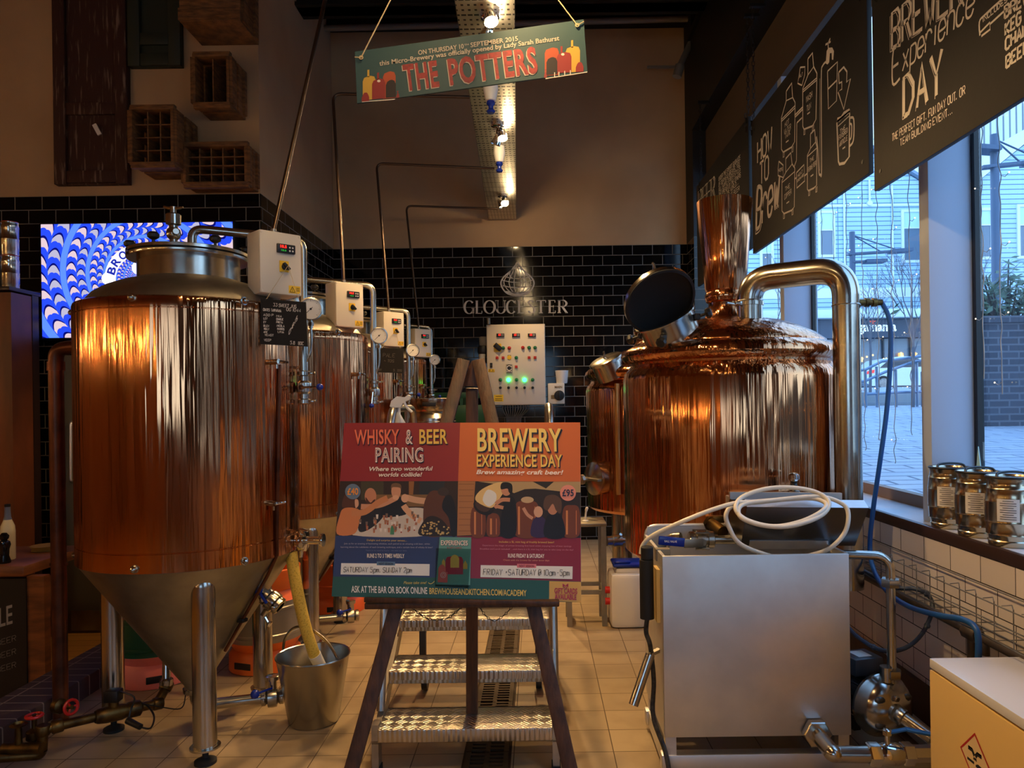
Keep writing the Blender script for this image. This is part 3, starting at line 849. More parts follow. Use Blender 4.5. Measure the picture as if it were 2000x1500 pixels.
# ---------------------------------------------------------------- control boxes
def panel_text(mb, o, x, up, s, w, h, off): put_text(mb, s, o, o + x * w, up * h, off=off)
BXN = V((math.sin(R(45)), -math.cos(R(45)), 0)); BXX = V((math.cos(R(45)), math.sin(R(45)), 0)); UP = V((0, 0, 1))
def control_box(c, label):
    c = V(c)
    t = thing('control_box', label, 'control box', c - UP * 0.13, 'temperature control boxes on the fermenters')
    M3 = Matrix((BXX, -BXN, UP)).transposed().to_4x4()
    mb = MB(); mb.box(c, (0.185, 0.112, 0.262), M=M3, bev=0.008); mb.build('enclosure', CREAM, t)
    mb = MB(); mb.box(c + BXN * 0.06, (0.183, 0.012, 0.26), M=M3, bev=0.006)
    for sx in (-1, 1):
        for sz in (-1, 1): mb.cyl(c + BXN * 0.064 + BXX * sx * 0.083 + UP * sz * 0.121, c + BXN * 0.068 + BXX * sx * 0.083 + UP * sz * 0.121, 0.005, seg=8)
    mb.build('cover', CREAM, t)
    f = c + BXN * 0.066
    mb = MB(); mb.box(f + UP * 0.062 + BXN * 0.005 + BXX * 0.02, (0.08, 0.012, 0.038), M=M3, bev=0.003); ds = mb.build('display', BLACK, t)
    mb = MB(); k = f + BXN * 0.0115
    put_text(mb, '18.5', k + UP * 0.064 - BXX * 0.008, k + UP * 0.064 + BXX * 0.02, UP * 0.011, bold=0.03); mb.build('led_digits', LEDR, ds)
    mb = MB()
    put_text(mb, '18.0', k + UP * 0.05 - BXX * 0.004, k + UP * 0.05 + BXX * 0.018, UP * 0.007, bold=0.02); mb.build('set_digits', mat('dim_green_led', (40, 160, 50), 0.4, emit=0.8), ds)
    mb = MB()
    for a in (0.034, 0.047):
        for z in (0.054, 0.068): mb.poly(disc(k + BXX * a + UP * z, 0.004, BXX, UP, 10))
    mb.build('buttons', WHITE, ds)
    mb = MB(); mb.box(f - UP * 0.012 + BXN * 0.002 + BXX * 0.012, (0.04, 0.004, 0.046), M=M3); rs = mb.build('switch_plate', YEL, t)
    mb = MB(); q = f - UP * 0.014 + BXX * 0.014; mb.lathe([(0.014, 0), (0.014, 0.012), (0.011, 0.014)], q, BXN, 16); mb.beam(q + BXN * 0.02 - BXX * 0.013 + UP * 0.013, q + BXN * 0.02 + BXX * 0.013 - UP * 0.013, 0.011, 0.018, BXN, bev=0.003); mb.build('switch_knob', BLACK, rs)
    mb = MB(); q = f + BXN * 0.0012 - UP * 0.105 + BXX * 0.058
    mb.poly([q - BXX * 0.026 - UP * 0.016, q + BXX * 0.026 - UP * 0.016, q + BXX * 0.026 + UP * 0.016, q - BXX * 0.026 + UP * 0.016], 0.001); st = mb.build('warning_label', YEL, t)
    mb = MB(); q = q + BXN * 0.0008
    tri = [q - BXX * 0.022 - UP * 0.011, q + BXX * 0.002 - UP * 0.011, q - BXX * 0.010 + UP * 0.012]
    for i in range(3): ribbon(mb, [tri[i], tri[(i + 1) % 3]], 0.0022, BXN)
    ribbon(mb, [q - BXX * 0.008 + UP * 0.005, q - BXX * 0.012 - UP * 0.002, q - BXX * 0.008 - UP * 0.001, q - BXX * 0.011 - UP * 0.008], 0.0018, BXN)
    for z in (0.007, 0.001, -0.005): ribbon(mb, [q + BXX * 0.006 + UP * z, q + BXX * 0.022 + UP * z], 0.0022, BXN)
    mb.build('warning_print', INK, st)
    # bracket back to the rim
    mb = MB(); mb.beam(c - BXN * 0.05 - UP * 0.10, c - BXN * 0.05 - UP * 0.166, 0.10, 0.006, BXN); mb.beam(c - BXN * 0.045 - UP * 0.164, c + BXN * 0.03 - UP * 0.164, 0.10, 0.006); mb.build('bracket', STEELD, t)
    mb = MB(); mb.cyl(c + UP * 0.131, c + UP * 0.155, 0.012); mb.build('cable_gland', STEELD, t)
    return t
BXC = [V((-1.106, 3.15, 2.005)), V((-1.135, 4.41, 2.0)), V((-1.118, 5.67, 1.985)), V((-1.09, 6.93, 1.985))]
cb = control_box(BXC[0], 'cream control box on the nearest fermenter, with a slate hung from its switch')
for k, lab in ((1, 'cream control box on the second fermenter, brightly lit'), (2, 'cream control box on the third fermenter, behind a round gauge'), (3, 'small cream control box on the farthest fermenter')):
    dup(cb, BXC[k] - UP * 0.13, lab)
# conduits rising from the boxes to the tray
def conduit(pts, label):
    mb = MB(); mb.tube(fillet(pts, 0.06, 8), 0.0095, 12)
    solo(mb, 'conduit_pipe', mat('conduit_steel', (92, 76, 64), 0.32, 0.9), label, 'conduit', 'conduits feeding the control boxes')
top = P(635, 0, 3.5); b0 = BXC[0] + UP * 0.15
conduit([b0, b0 + (top - b0) * 1.5], 'thick slanting conduit rising from the nearest control box out of the frame')
b0 = BXC[1] + UP * 0.15; conduit([b0, P(650, 183, 4.62), P(925, 190, 4.62)], 'conduit from the second control box, bending behind the hanging sign')
b0 = BXC[2] + UP * 0.15; conduit([b0, P(735, 319, 5.8), P(966, 329, 5.8)], 'conduit from the third control box, bending right halfway up the wall')
b0 = BXC[3] + UP * 0.15; conduit([b0, P(793, 402, 7.05), P(972, 408, 7.05)], 'thin conduit from the farthest control box, lowest of the four bends')

# ---------------------------------------------------------------- slates hung from the boxes
def slate(corners, Y, label, cords, writing, wcol=CHALK):
    pts = [P(x, y, Y + dy) for x, y, dy in corners]
    pl = Plane(pts[0], pts[1], pts[2]); n = pl.n
    t = thing('chalk_slate', label, 'slate', (pts[2] + pts[3]) / 2)
    mb = MB(); mb.poly(pts, 0.006, n); mb.build('board', mat('slate_black', (17, 17, 18), 0.75), t)
    mb = MB()
    for s_, x0, y0, x1, y1, h in writing:
        A, B = pl.pt(x0, y0, 0.001), pl.pt(x1, y1, 0.001)
        put_strokes(mb, s_, A, B, UP * (h * Y / F), 0.0016 if Y < 4 else 0.0022, 0.35, slant=0.15)
    mb.build('chalk_writing', wcol, t)
    mb = MB()
    for a, b in cords: mb.tube([a, b], 0.0012, 5)
    mb.build('string', STRING, t)
kn = BXC[0] + BXN * 0.1 - UP * 0.012 + BXX * 0.014
pl_y = 3.03
slate([(509, 583, 0), (597, 590, -.005), (601, 677, -.005), (508, 672, 0)], pl_y, 'black chalk slate hanging by string from the nearest control box', [(kn, P(519, 586, pl_y)), (kn, P(586, 592, pl_y))],
      [('33 SWEET JUS', 534, 598, 580, 602, 6), ('CRATES(TAMPARAMA)', 514, 607, 552, 610, 5), ('OG 1044', 560, 607, 588, 610, 6), ('ADD P', 515, 617, 535, 618, 4.5), ('LEY', 515, 624, 523, 624, 4), ('EV', 515, 631, 520, 631, 4), ('BLEN', 515, 638, 526, 639, 4), ('HOLLY', 516, 644, 526, 645, 4), ('AMY', 515, 650, 523, 651, 4), ('MIA', 540, 619, 551, 620, 4), ('CHARLIE', 540, 625, 554, 626, 4), ('FREYA', 540, 631, 553, 632, 4), ('NICOLA', 541, 638, 556, 639, 4), ('HARRIS', 542, 644, 556, 645, 4), ('LIVIA', 543, 650, 555, 651, 4), ('CHRIS', 564, 655, 582, 622, 7), ('YEAST', 517, 656, 535, 657, 4), ('VEEP', 516, 666, 530, 667, 4.5), ('5.8% BOC', 567, 672, 594, 674, 6)])
# dark slate face seen beside it, on the copper
p4 = 5.4
slate([(733, 679, 0), (788, 681, 0), (788, 729, 0), (733, 727, 0)], p4, 'small black slate hanging from the third control box', [(BXC[2] + BXN * 0.08 - UP * 0.01, P(745, 681, p4)), (BXC[2] + BXN * 0.08 - UP * 0.01, P(783, 683, p4))],
      [('PALE', 748, 697, 772, 698, 7), ('~ TOS', 750, 707, 770, 708, 5), ('ABV', 736, 724, 746, 724, 4), ('5% 220', 768, 725, 785, 726, 4)], mat('faded_chalk', (110, 108, 104), 0.9))
# ================================================================= copper kettle and mash tun (right)
def vessel_profile(mb, c, r, z0, dz):
    k = r / 0.537
    mb.lathe([(0.0, z0 - 0.02), (0.3 * k, z0 - 0.015), (r - 0.02, z0), (r, z0 + 0.02), (r, 0.9 + dz), (r, 1.2 + dz), (r, 1.515 + dz), (r - 0.008, 1.548 + dz), (r - 0.03, 1.572 + dz), (r - 0.037, 1.588 + dz), (r - 0.033, 1.598 + dz), (r - 0.006, 1.61 + dz), (r + 0.006, 1.632 + dz), (r + 0.002, 1.652 + dz), (r - 0.02, 1.672 + dz), (r - 0.045, 1.686 + dz), (r - 0.062, 1.69 + dz), (r - 0.066, 1.7 + dz), (0.42 * k, 1.737 + dz), (0.35 * k, 1.772 + dz), (0.26 * k, 1.802 + dz), (0.16 * k, 1.822 + dz), (0.10 * k, 1.83 + dz), (0.0, 1.832 + dz)], c, seg=96, cap=False)
KC = V((0.985, 3.8, 0))
kt = thing('brew_kettle', 'big copper brewing kettle with open hatch and tall copper chimney, by the window', 'brewing kettle', KC)
mb = MB(); vessel_profile(mb, KC, 0.537, 0.64, 0.0); mb.build('copper_body', COPPER, kt)
def chimney(c, dz, top, parent, k=1.0):
    mb = MB(); mb.lathe([(0.125 * k, 1.818 + dz), (0.105 * k, 1.835 + dz), (0.09 * k, 1.87 + dz), (0.086 * k, 1.895 + dz), (0.086 * k, 1.905 + dz), (0.098 * k, 1.912 + dz), (0.104 * k, 1.93 + dz), (0.104 * k, 1.945 + dz), (0.096 * k, 1.962 + dz), (0.103 * k, 1.972 + dz), (0.118 * k, 2.15 + dz), (0.139 * k, top), (0.135 * k, top), (0.112 * k, 2.15 + dz)], c, seg=48, cap=False)
    mb.build('chimney', COPPER, parent)
chimney(KC + V((-0.01, 0, 0)), 0, 2.425, kt)
for a in (45, 135, 225, 315):
    b = KC + V((0.4 * math.cos(R(a)), 0.4 * math.sin(R(a)), 0))
    mb = MB(); mb.cyl(b + UP * 0.02, b + UP * 0.66, 0.04); mb.lathe([(0.06, 0), (0.06, 0.014), (0.03, 0.022)], b); mb.build('leg', STEEL, kt)
# hatch
def hatch(c, ax, r, hgt, parent, lid_c, lid_n, lr, black):
    ax = V(ax).normalized()
    mb = MB(); mb.lathe([(r, -0.08), (r, hgt - 0.01), (r + 0.014, hgt - 0.004), (r + 0.014, hgt + 0.004), (r - 0.004, hgt + 0.004), (r - 0.008, -0.06)], c, ax, 40, cap=False); hn = mb.build('hatch_neck', STEEL, parent)
    mb = MB(); mb.lathe([(r - 0.009, hgt - 0.06), (0.0, hgt - 0.06)], c, ax, 32, cap=False); mb.build('hatch_opening', BLACK, hn)
    x, y, z = frame(ax)
    for a in (210, 300, 30):
        q = V(c) + x * (r + 0.01) * math.cos(R(a)) + y * (r + 0.01) * math.sin(R(a)) + ax * (hgt - 0.05)
        o_ = (q - V(c)); o_ = (o_ - ax * o_.dot(ax)).normalized()
        mb = MB(); mb.box(q, (0.03, 0.03, 0.03), bev=0.006); mb.cyl(q, q + o_ * 0.05 - ax * 0.0, 0.007); mb.lathe([(0.01, 0.04), (0.024, 0.046), (0.026, 0.058), (0.018, 0.07), (0, 0.072)], q, o_, 8); mb.build('clamp_knob', BLACK, hn)
    n = V(lid_n).normalized()
    mb = MB(); mb.lathe([(lr - 0.012, -0.012), (lr, -0.006), (lr, -0.028), (lr - 0.01, -0.04), (lr * 0.6, -0.058), (0, -0.064)], lid_c, n, 48, cap=False)
    hl = mb.build('hatch_lid', STEEL, parent)
    mb = MB(); mb.lathe([(lr - 0.0005, -0.010), (lr - 0.002, 0.0), (lr - 0.014, 0.001), (lr - 0.016, -0.02), (lr * 0.6, -0.042), (0, -0.05)], lid_c, n, 48, cap=False); mb.build('lid_seal', mat('black_lid_lining', (8, 8, 9), 0.7), hl)
    return hl
hc = V((0.655, 3.56, 1.72))
hl = hatch(hc, (-0.42, -0.30, 0.86), 0.135, 0.10, kt, P(1291, 591, 3.42), (0.25, -0.72, -0.62), 0.172, True)
mb = MB(); p = P(1282, 536, 3.52); mb.tube([p, p + V((-0.012, 0, 0.05)), p + V((-0.02, 0.0, 0.055))], 0.006, 8); mb.build('lid_catch', STEEL, hl)
q0, q1 = P(1335, 628, 3.5), hc + V((0.11, 0.05, 0.03))
mb = MB(); mb.beam(P(1333, 620, 3.45), q1, 0.03, 0.012); mb.cyl(q1 + V((-0.03, 0, 0)), q1 + V((0.03, 0, 0)), 0.014); mb.build('lid_hinge', STEEL, kt)
# vapour pipe
VP0, VP1 = V((1.034, 3.58, 1.76)), V((1.407, 3.36, 0.55))
mb = MB(); mb.tube(fillet([VP0, V((1.034, 3.58, 1.99)), V((1.407, 3.36, 1.995)), VP1], 0.125, 10), 0.06, 28)
for a, b in ((V((1.034, 3.58, 1.885)), 0.0625), (V((1.407, 3.36, 1.83)), 0.0615)):
    mb.torus(a, 0.06, 0.0035, seg=28, ss=6)
for t_ in (0.12, 0.28): pass
vp = mb.build('vapour_pipe', STEEL, kt)
mb = MB(); mb.lathe([(0.055, 0.0), (0.056, 0.1), (0.067, 0.102), (0.067, 0.118), (0.06, 0.12)], V((1.034, 3.58, 1.76)), seg=32, cap=False); mb.cyl(V((0.965, 3.55, 1.865)), V((0.91, 3.53, 1.87)), 0.008); mb.box(V((0.97, 3.545, 1.87)), (0.03, 0.03, 0.02), bev=0.005); mb.build('pipe_clamp', STEEL, vp)
# brass spigot on the pipe and the blue hose from it
bz = P(1681, 591, 3.36)
mb = MB(); d = V((1, 0, 0.0)); mb.lathe([(0.016, -0.01), (0.016, 0.018), (0.021, 0.02), (0.021, 0.036), (0.014, 0.038), (0.014, 0.05), (0.020, 0.052), (0.020, 0.07), (0.015, 0.074), (0.015, 0.095)], bz, d, 12); mb.build('brass_spigot', BRASS, kt, label='brass hose spigot on the pipe')
pts = [bz + d * 0.08, P(1724, 594, 3.36), P(1738, 630, 3.34), P(1739, 700, 3.33), P(1732, 800, 3.33), P(1719, 900, 3.34), P(1706, 990, 3.36), P(1699, 1060, 3.36), P(1704, 1105, 3.3), PX(1728, 1150, 1.46), PX(1770, 1182, 1.475), PX(1825, 1200, 1.475), PX(1880, 1210, 1.475), PX(1905, 1226, 1.475), PX(1911, 1252, 1.475), PX(1910, 1300, 1.475)]
mb = MB(); mb.tube(smooth(pts, 6), 0.0105, 12); solo(mb, 'water_hose', mat('blue_hose', (24, 84, 150), 0.4), 'long blue water hose hanging from the brass spigot down to the wall pipes', 'hose')

MC = V((0.875, 5.3, 0))
mt = thing('mash_tun', 'smaller copper mash tun half hidden behind the big kettle', 'mash tun', MC)
mb = MB(); vessel_profile(mb, MC, 0.52, 0.66, -0.03); mb.build('copper_body', COPPER, mt)
chimney(MC + V((-0.07, 0, 0)), -0.03, 2.16, mt)
for a in (45, 135, 225, 315):
    b = MC + V((0.4 * math.cos(R(a)), 0.4 * math.sin(R(a)), 0))
    mb = MB(); mb.cyl(b + UP * 0.02, b + UP * 0.68, 0.04); mb.lathe([(0.06, 0), (0.06, 0.014), (0.03, 0.022)], b); mb.build('leg', STEEL, mt)
h2 = P(1188, 715, 5.0); ax = V((-0.4, -0.22, 0.88)).normalized()
mb = MB(); mb.lathe([(0.105, -0.08), (0.105, 0.03), (0.116, 0.033), (0.118, 0.05), (0.1, 0.06), (0, 0.066)], h2, ax, 36); hh = mb.build('hatch', STEEL, mt)
mb = MB()
mb.torus(h2 + ax * 0.075, 0.03, 0.005, V((1, 0, 0)), 16, 6); mb.build('hatch_handle', STEEL, hh)
p = hitcyl(1182, 935, MC, 0.52); d = V((p.x - MC.x, p.y - MC.y, 0)).normalized(); d = V((-0.86, -0.5, 0)).normalized()
p = MC + d * 0.50; p.z = P(1182, 935, 5.0).z
mb = MB(); mb.lathe([(0.1, 0.0), (0.1, 0.06), (0.112, 0.062), (0.112, 0.078), (0.098, 0.082), (0.05, 0.1), (0, 0.104)], p, d, 36); md = mb.build('side_door', STEEL, mt)
s_ = V((-d.y, d.x, 0))
mb = MB(); mb.beam(p + d * 0.11 - s_ * 0.12, p + d * 0.11 + s_ * 0.12, 0.03, 0.014); mb.cyl(p + d * 0.1, p + d * 0.17, 0.012); mb.lathe([(0.012, 0.155), (0.034, 0.16), (0.034, 0.18), (0.012, 0.19)], p, d, 8); mb.build('door_clamp', STEELD, md)
mb = MB(); c_ = hitcyl(1205, 745, MC, 0.545); c2 = hitcyl(1205, 1000, MC, 0.545); mb.cyl(V((c_.x, c_.y, 0.8)), V((c_.x, c_.y, 1.53)), 0.016, seg=14); mb.build('sight_tube', mat('sight_glass', (200, 150, 90), 0.1, 0.6), mt)
q = P(1205, 1056, 4.85)
mb = MB(); mb.tube(fillet([MC + V((-0.1, -0.3, 0.66)), MC + V((-0.12, -0.4, q.z)), q], 0.05), 0.024, 12); mb.lathe([(0.04, -0.03), (0.04, 0.03)], q, V((-1, -0.2, 0)), 16); mb.lathe([(0.032, 0.03), (0.032, 0.07)], q, V((-1, -0.2, 0)), 16); mb.cyl(q, q + V((0.02, -0.05, 0.05)), 0.01); mb.build('outlet_valve', STEEL, mt)

# ================================================================= steel water tank and its fittings
TY0, TY1, TX0, TX1, TB, TT = 2.75, 3.21, 0.457, 1.15, 0.158, 0.832
tk = thing('water_tank', 'square brushed steel tank on a low frame in front of the big kettle', 'tank', ((TX0 + TX1) / 2, 2.98, 0))
mb = MB()
mb.bb((TX0, TY0, TB), (TX1, TY0 + 0.012, TT), bev=0.004)
mb.build('front_panel', STEELB, tk)
mb = MB()
mb.bb((TX0, TY0 + 0.013, TB), (TX0 + 0.012, TY1, TT)); mb.bb((TX1 - 0.012, TY0 + 0.013, TB), (TX1, TY1, TT)); mb.bb((TX0 + 0.013, TY1 - 0.012, TB), (TX1 - 0.013, TY1, TT + 0.035)); mb.bb((TX0 + 0.013, TY0 + 0.013, TB), (TX1 - 0.013, TY1 - 0.013, TB + 0.012))
mb.tube(fillet([V((TX0 + 0.006, TY1, TT - 0.08)), V((TX0 + 0.006, TY1 - 0.005, TT + 0.038)), V((TX1 - 0.006, TY1 - 0.005, TT + 0.038)), V((TX1 - 0.006, TY1, TT - 0.08))], 0.05), 0.008, 8)
mb.build('tank_walls', STEELB, tk)
for x in (TX0 + 0.025, TX1 - 0.025):
    for y in (TY0 + 0.03, TY1 - 0.03):
        mb = MB(); mb.box((x, y, 0.125), (0.04, 0.04, 0.07)); mb.build('leg', STEELB, tk)
mb = MB()
for y in (TY0 + 0.03, TY1 - 0.03): mb.bb((TX0 - 0.01, y - 0.025, 0.03), (1.55, y + 0.025, 0.09), bev=0.004)
mb.bb((TX0, TY0 + 0.055, 0.03), (TX0 + 0.05, TY1 - 0.055, 0.09)); mb.bb((1.5, TY0 + 0.055, 0.03), (1.55, TY1 - 0.055, 0.09))
for x in (TX0 + 0.03, 1.52):
    for y in (TY0 + 0.03, TY1 - 0.03): mb.cyl((x, y, 0), (x, y, 0.03), 0.02)
mb.build('skid_frame', STEELB, tk)
# overflow pipe over to the pump and the drain elbow in front
mb = MB(); mb.tube(fillet([V((1.10, 2.90, 0.803)), V((1.354, 2.86, 0.797)), V((1.354, 2.86, 0.30))], 0.06, 8), 0.017, 14)
for z in (0.695, 0.345): mb.lathe([(0.034, -0.016), (0.036, -0.012), (0.036, 0.012), (0.034, 0.016)], (1.354, 2.86, z), seg=6)
mb.build('overflow_pipe', STEEL, tk)
e0 = P(1592, 1428, 2.745); e1 = P(1618, 1462, 2.62); e2 = P(1700, 1473, 2.60)
mb = MB(); mb.tube(fillet([e0, V((e0.x + 0.01, 2.61, e0.z - 0.02)), e1 + V((0.03, 0, -0.02)), e2], 0.07, 8), 0.029, 18); mb.lathe([(0.05, 0.0), (0.052, 0.004), (0.052, 0.03), (0.048, 0.034)], e0, V((0, -1, 0)), 6); mb.build('drain_elbow', STEEL, tk)
d = V((1, 0.0, -0.002))
mb = MB(); mb.lathe([(0.036, -0.01), (0.04, -0.006), (0.04, 0.03), (0.034, 0.034)], e2, d, 6); mb.lathe([(0.033, 0.03), (0.038, 0.05), (0.038, 0.09), (0.033, 0.11)], e2, d, 18); mb.lathe([(0.036, 0.108), (0.04, 0.112), (0.04, 0.145), (0.03, 0.15), (0.029, 0.3)], e2, d, 6, cap=True)
mb.cyl(e2 + d * 0.06 + UP * 0.03, e2 + d * 0.06 + UP * 0.085, 0.009); mb.lathe([(0.016, 0.068), (0.016, 0.084), (0.01, 0.088)], e2 + d * 0.06, seg=6)
bv = mb.build('ball_valve', CHROME, tk)
mb = MB(); k = e2 + d * 0.06 + UP * 0.075; mb.beam(k, k + V((0.06, -0.02, 0.02)), 0.022, 0.005); mb.beam(k + V((0.055, -0.02, 0.02)), k + V((0.15, -0.035, 0.004)), 0.026, 0.009, bev=0.003); mb.build('blue_lever', mat('blue_lever', (30, 96, 170), 0.4), bv, label='blue lever')
# drooping spout and cable column on the left flank
s0, s1 = P(1270, 1278, 2.82), P(1237, 1377, 2.78)
mb = MB(); mb.tube([s0, s1], 0.0185, 16); mb.beam(s0, V((TX0 + 0.0, 2.84, s0.z + 0.01)), 0.02, 0.012); mb.build('spout', STEEL, tk)
mb = MB(); a, b = P(1264, 1092, 2.84), P(1264, 1208, 2.84); mb.lathe([(0.0, 0), (0.027, 0.001), (0.027, (a.z - b.z) - 0.002), (0, a.z - b.z)], b, seg=18); mb.lathe([(0.021, 0), (0.024, 0.002), (0.024, 0.045), (0.018, 0.05)], a, seg=16)
fs = mb.build('foam_sleeve', RUBBER, tk)
mb = MB(); mb.tube(smooth([b, P(1262, 1235, 2.84), P(1270, 1262, 2.83), P(1277, 1330, 2.82), P(1276, 1400, 2.8), P(1300, 1470, 2.74), P(1312, 1540, 2.7)], 6), 0.009, 8); mb.build('braided_cable', mat('grey_braid', (70, 66, 60), 0.5, 0.4, var=(30, 30, 30), vscale=60), fs)
mb = MB(); a, b = P(1286, 1107, 2.85), P(1286, 1209, 2.85); mb.bb((a.x - 0.016, 2.80, b.z), (TX0 - 0.001, 2.88, a.z)); mb.build('wood_batten', mat('pale_batten', (206, 176, 110), 0.6), tk)
mb = MB(); a = P(1288, 1060, 2.9); mb.bb((a.x - 0.02, 2.86, 0.79), (TX0 + 0.05, 2.90, 0.835)); mb.build('corner_bracket', STEELD, tk)

# steel trough with its box, resting across the tank
tg = thing('steel_trough', 'sloping steel trough lying across the top of the square tank', 'trough', (1.06, 3.05, 0.845))
f0 = [P(1459, 990, 2.86), P(1697, 992, 2.86), P(1670, 1066, 2.93), P(1447, 1066, 2.93)]
mb = MB()
bk = [p + V((0, 0.26, 0)) for p in f0]
vs = f0 + bk
mb.add(vs, [(0, 1, 2, 3), (1, 5, 6, 2), (4, 0, 3, 7), (3, 2, 6, 7), (5, 4, 7, 6)])
mb.build('trough_body', mat('dark_stainless', (110, 112, 116), 0.3, 1), tg)
mb = MB(); a, b = f0[0], f0[1]
mb.poly([a, b, b + V((-0.005, 0.03, 0.026)), a + V((0.0, 0.03, 0.026))], 0.004); mb.beam(a + V((0, 0.26, 0.012)), b + V((0, 0.26, 0.012)), 0.02, 0.03); mb.build('rim', STEELB, tg)
mb = MB(); pl = Plane(*f0[:3]); mb.poly([pl.pt(1464, 1055, .002), pl.pt(1617, 1055, .002), pl.pt(1617, 1071, .002), pl.pt(1462, 1071, .002)], 0.003); mb.build('plate', STEELB, tg)
mb = MB(); a, b = P(1428, 972, 3.12), P(1636, 972, 3.12); mb.bb((a.x, 3.14, 0.86), (b.x, 3.22, a.z), bev=0.006); mb.build('back_box', STEELB, tg)
q = P(1551, 972, 3.18)
mb = MB(); mb.lathe([(0.026, 0.0), (0.026, 0.03), (0.02, 0.034), (0.016, 0.036)], q, seg=16); mb.build('vent_base', STEEL, tg)
mb = MB(); mb.lathe([(0.014, 0.034), (0.017, 0.05), (0.012, 0.06), (0.017, 0.075)], q, seg=14); mb.build('vent_neck', BLACK, tg)
mb = MB(); mb.lathe([(0.017, 0.072), (0.024, 0.08), (0.024, 0.098), (0.014, 0.106), (0, 0.108)], q, seg=14); mb.build('vent_cap', CHROME, tg)
mb = MB(); a, b = V((f0[3].x + 0.06, 2.96, 0.833)), V((f0[2].x - 0.17, 2.96, 0.833)); mb.bb((a.x, 2.95, 0.835), (b.x, 3.2, 0.843)); mb.bb((a.x, 3.1, 0.843), (b.x, 3.2, 0.87)); mb.build('support', STEELD, tg)

# white hose coiled on the trough
pts = [P(1252, 1082, 2.86), P(1256, 1064, 2.86), P(1275, 1046, 2.84), P(1330, 1020, 2.8), P(1390, 996, 2.8), P(1440, 982, 2.82), P(1480, 981, 2.84), P(1540, 975, 2.86), P(1590, 974, 2.86), P(1614, 985, 2.82), P(1600, 1002, 2.78), P(1560, 1020, 2.76), P(1510, 1028, 2.76), P(1460, 1016, 2.77), P(1437, 995, 2.79), P(1448, 972, 2.84), P(1490, 956, 2.87), P(1540, 952, 2.88), P(1590, 960, 2.87), P(1618, 978, 2.83), P(1612, 1000, 2.79), P(1580, 1018, 2.755), P(1530, 1029, 2.74), P(1480, 1024, 2.75), P(1445, 1008, 2.77), P(1452, 985, 2.82), P(1520, 976, 2.85), P(1600, 970, 2.86), P(1645, 984, 2.84), P(1657, 1005, 2.82), P(1650, 1040, 2.80), P(1622, 1070, 2.80), P(1585, 1084, 2.83), P(1540, 1092, 2.87), P(1495, 1083, 2.85), P(1445, 1062, 2.82), P(1424, 1030, 2.82), P(1418, 1005, 2.83), P(1432, 988, 2.86), P(1470, 984, 2.885)]
mb = MB(); mb.tube(smooth(pts, 6), 0.0085, 12); solo(mb, 'white_hose', mat('white_hose', (214, 208, 192), 0.4), 'off-white hose coiled on the steel trough and running down to the left', 'hose')

# ball valve and pipe over the tank's left corner
p0, p1 = P(1300, 1055, 3.06), P(1442, 1053, 3.06)
bvv = thing('ball_valve', 'steel ball valve with long navy lever above the tank, before the kettle', 'valve', (p0 + p1) / 2)
mb = MB(); mb.cyl(P(1345, 1054, 3.06), P(1444, 1053, 3.06), 0.02); mb.tube(smooth([P(1330, 1050, 3.06), P(1312, 1053, 3.08), P(1296, 1066, 3.1), P(1290, 1090, 3.1)], 5), 0.022, 12)
b0, b1 = P(1345, 1054, 3.06), P(1390, 1054, 3.06); L = b1 - b0; dd = L.normalized()
mb.lathe([(0.03, 0), (0.034, 0.004), (0.034, 0.02), (0.028, 0.022), (0.028, 0.03), (0.038, 0.032), (0.038, 0.066), (0.028, 0.068), (0.028, 0.076), (0.036, 0.078), (0.036, 0.1), (0.03, 0.104)], b0, dd, 16)
for s_ in (-1, 1):
    for z in (-1, 1): mb.cyl(b0 + dd * 0.022 + V((0, s_ * 0.03, z * 0.032)), b0 + dd * 0.078 + V((0, s_ * 0.03, z * 0.032)), 0.006, seg=6)
mb.build('valve_body', STEEL, bvv)
mb = MB(); k = b0 + dd * 0.05 + V((0, -0.045, -0.004)); mb.cyl(k + V((0, 0.02, 0)), k, 0.014); mb.beam(k, P(1336, 1062, 3.0), 0.008, 0.034, bev=0.002); mb.build('lever', STEELD, bvv)
mb = MB(); a, b = P(1337, 1060, 3.0), P(1286, 1055, 3.0); mb.beam(a, b, 0.01, 0.036, bev=0.004); lv = mb.build('lever_grip', BLUEP, bvv, label='navy blue lever grip')
mb = MB(); put_text(mb, 'BALL VALVE', P(1298, 1059, 2.993), P(1322, 1060, 2.993), UP * 0.008); mb.build('grip_lettering', CHALK, lv)
mb = MB(); mb.cyl(P(1412, 1040, 3.07), P(1388, 1022, 3.16), 0.026); mb.lathe([(0.032, 0), (0.034, 0.01), (0.03, 0.02)], P(1390, 1023, 3.155), V((-0.4, 0.9, 0.2)), 6); mb.box(P(1403, 1014, 3.16), (0.05, 0.03, 0.03), bev=0.005); mb.build('strainer', BRASS, bvv)

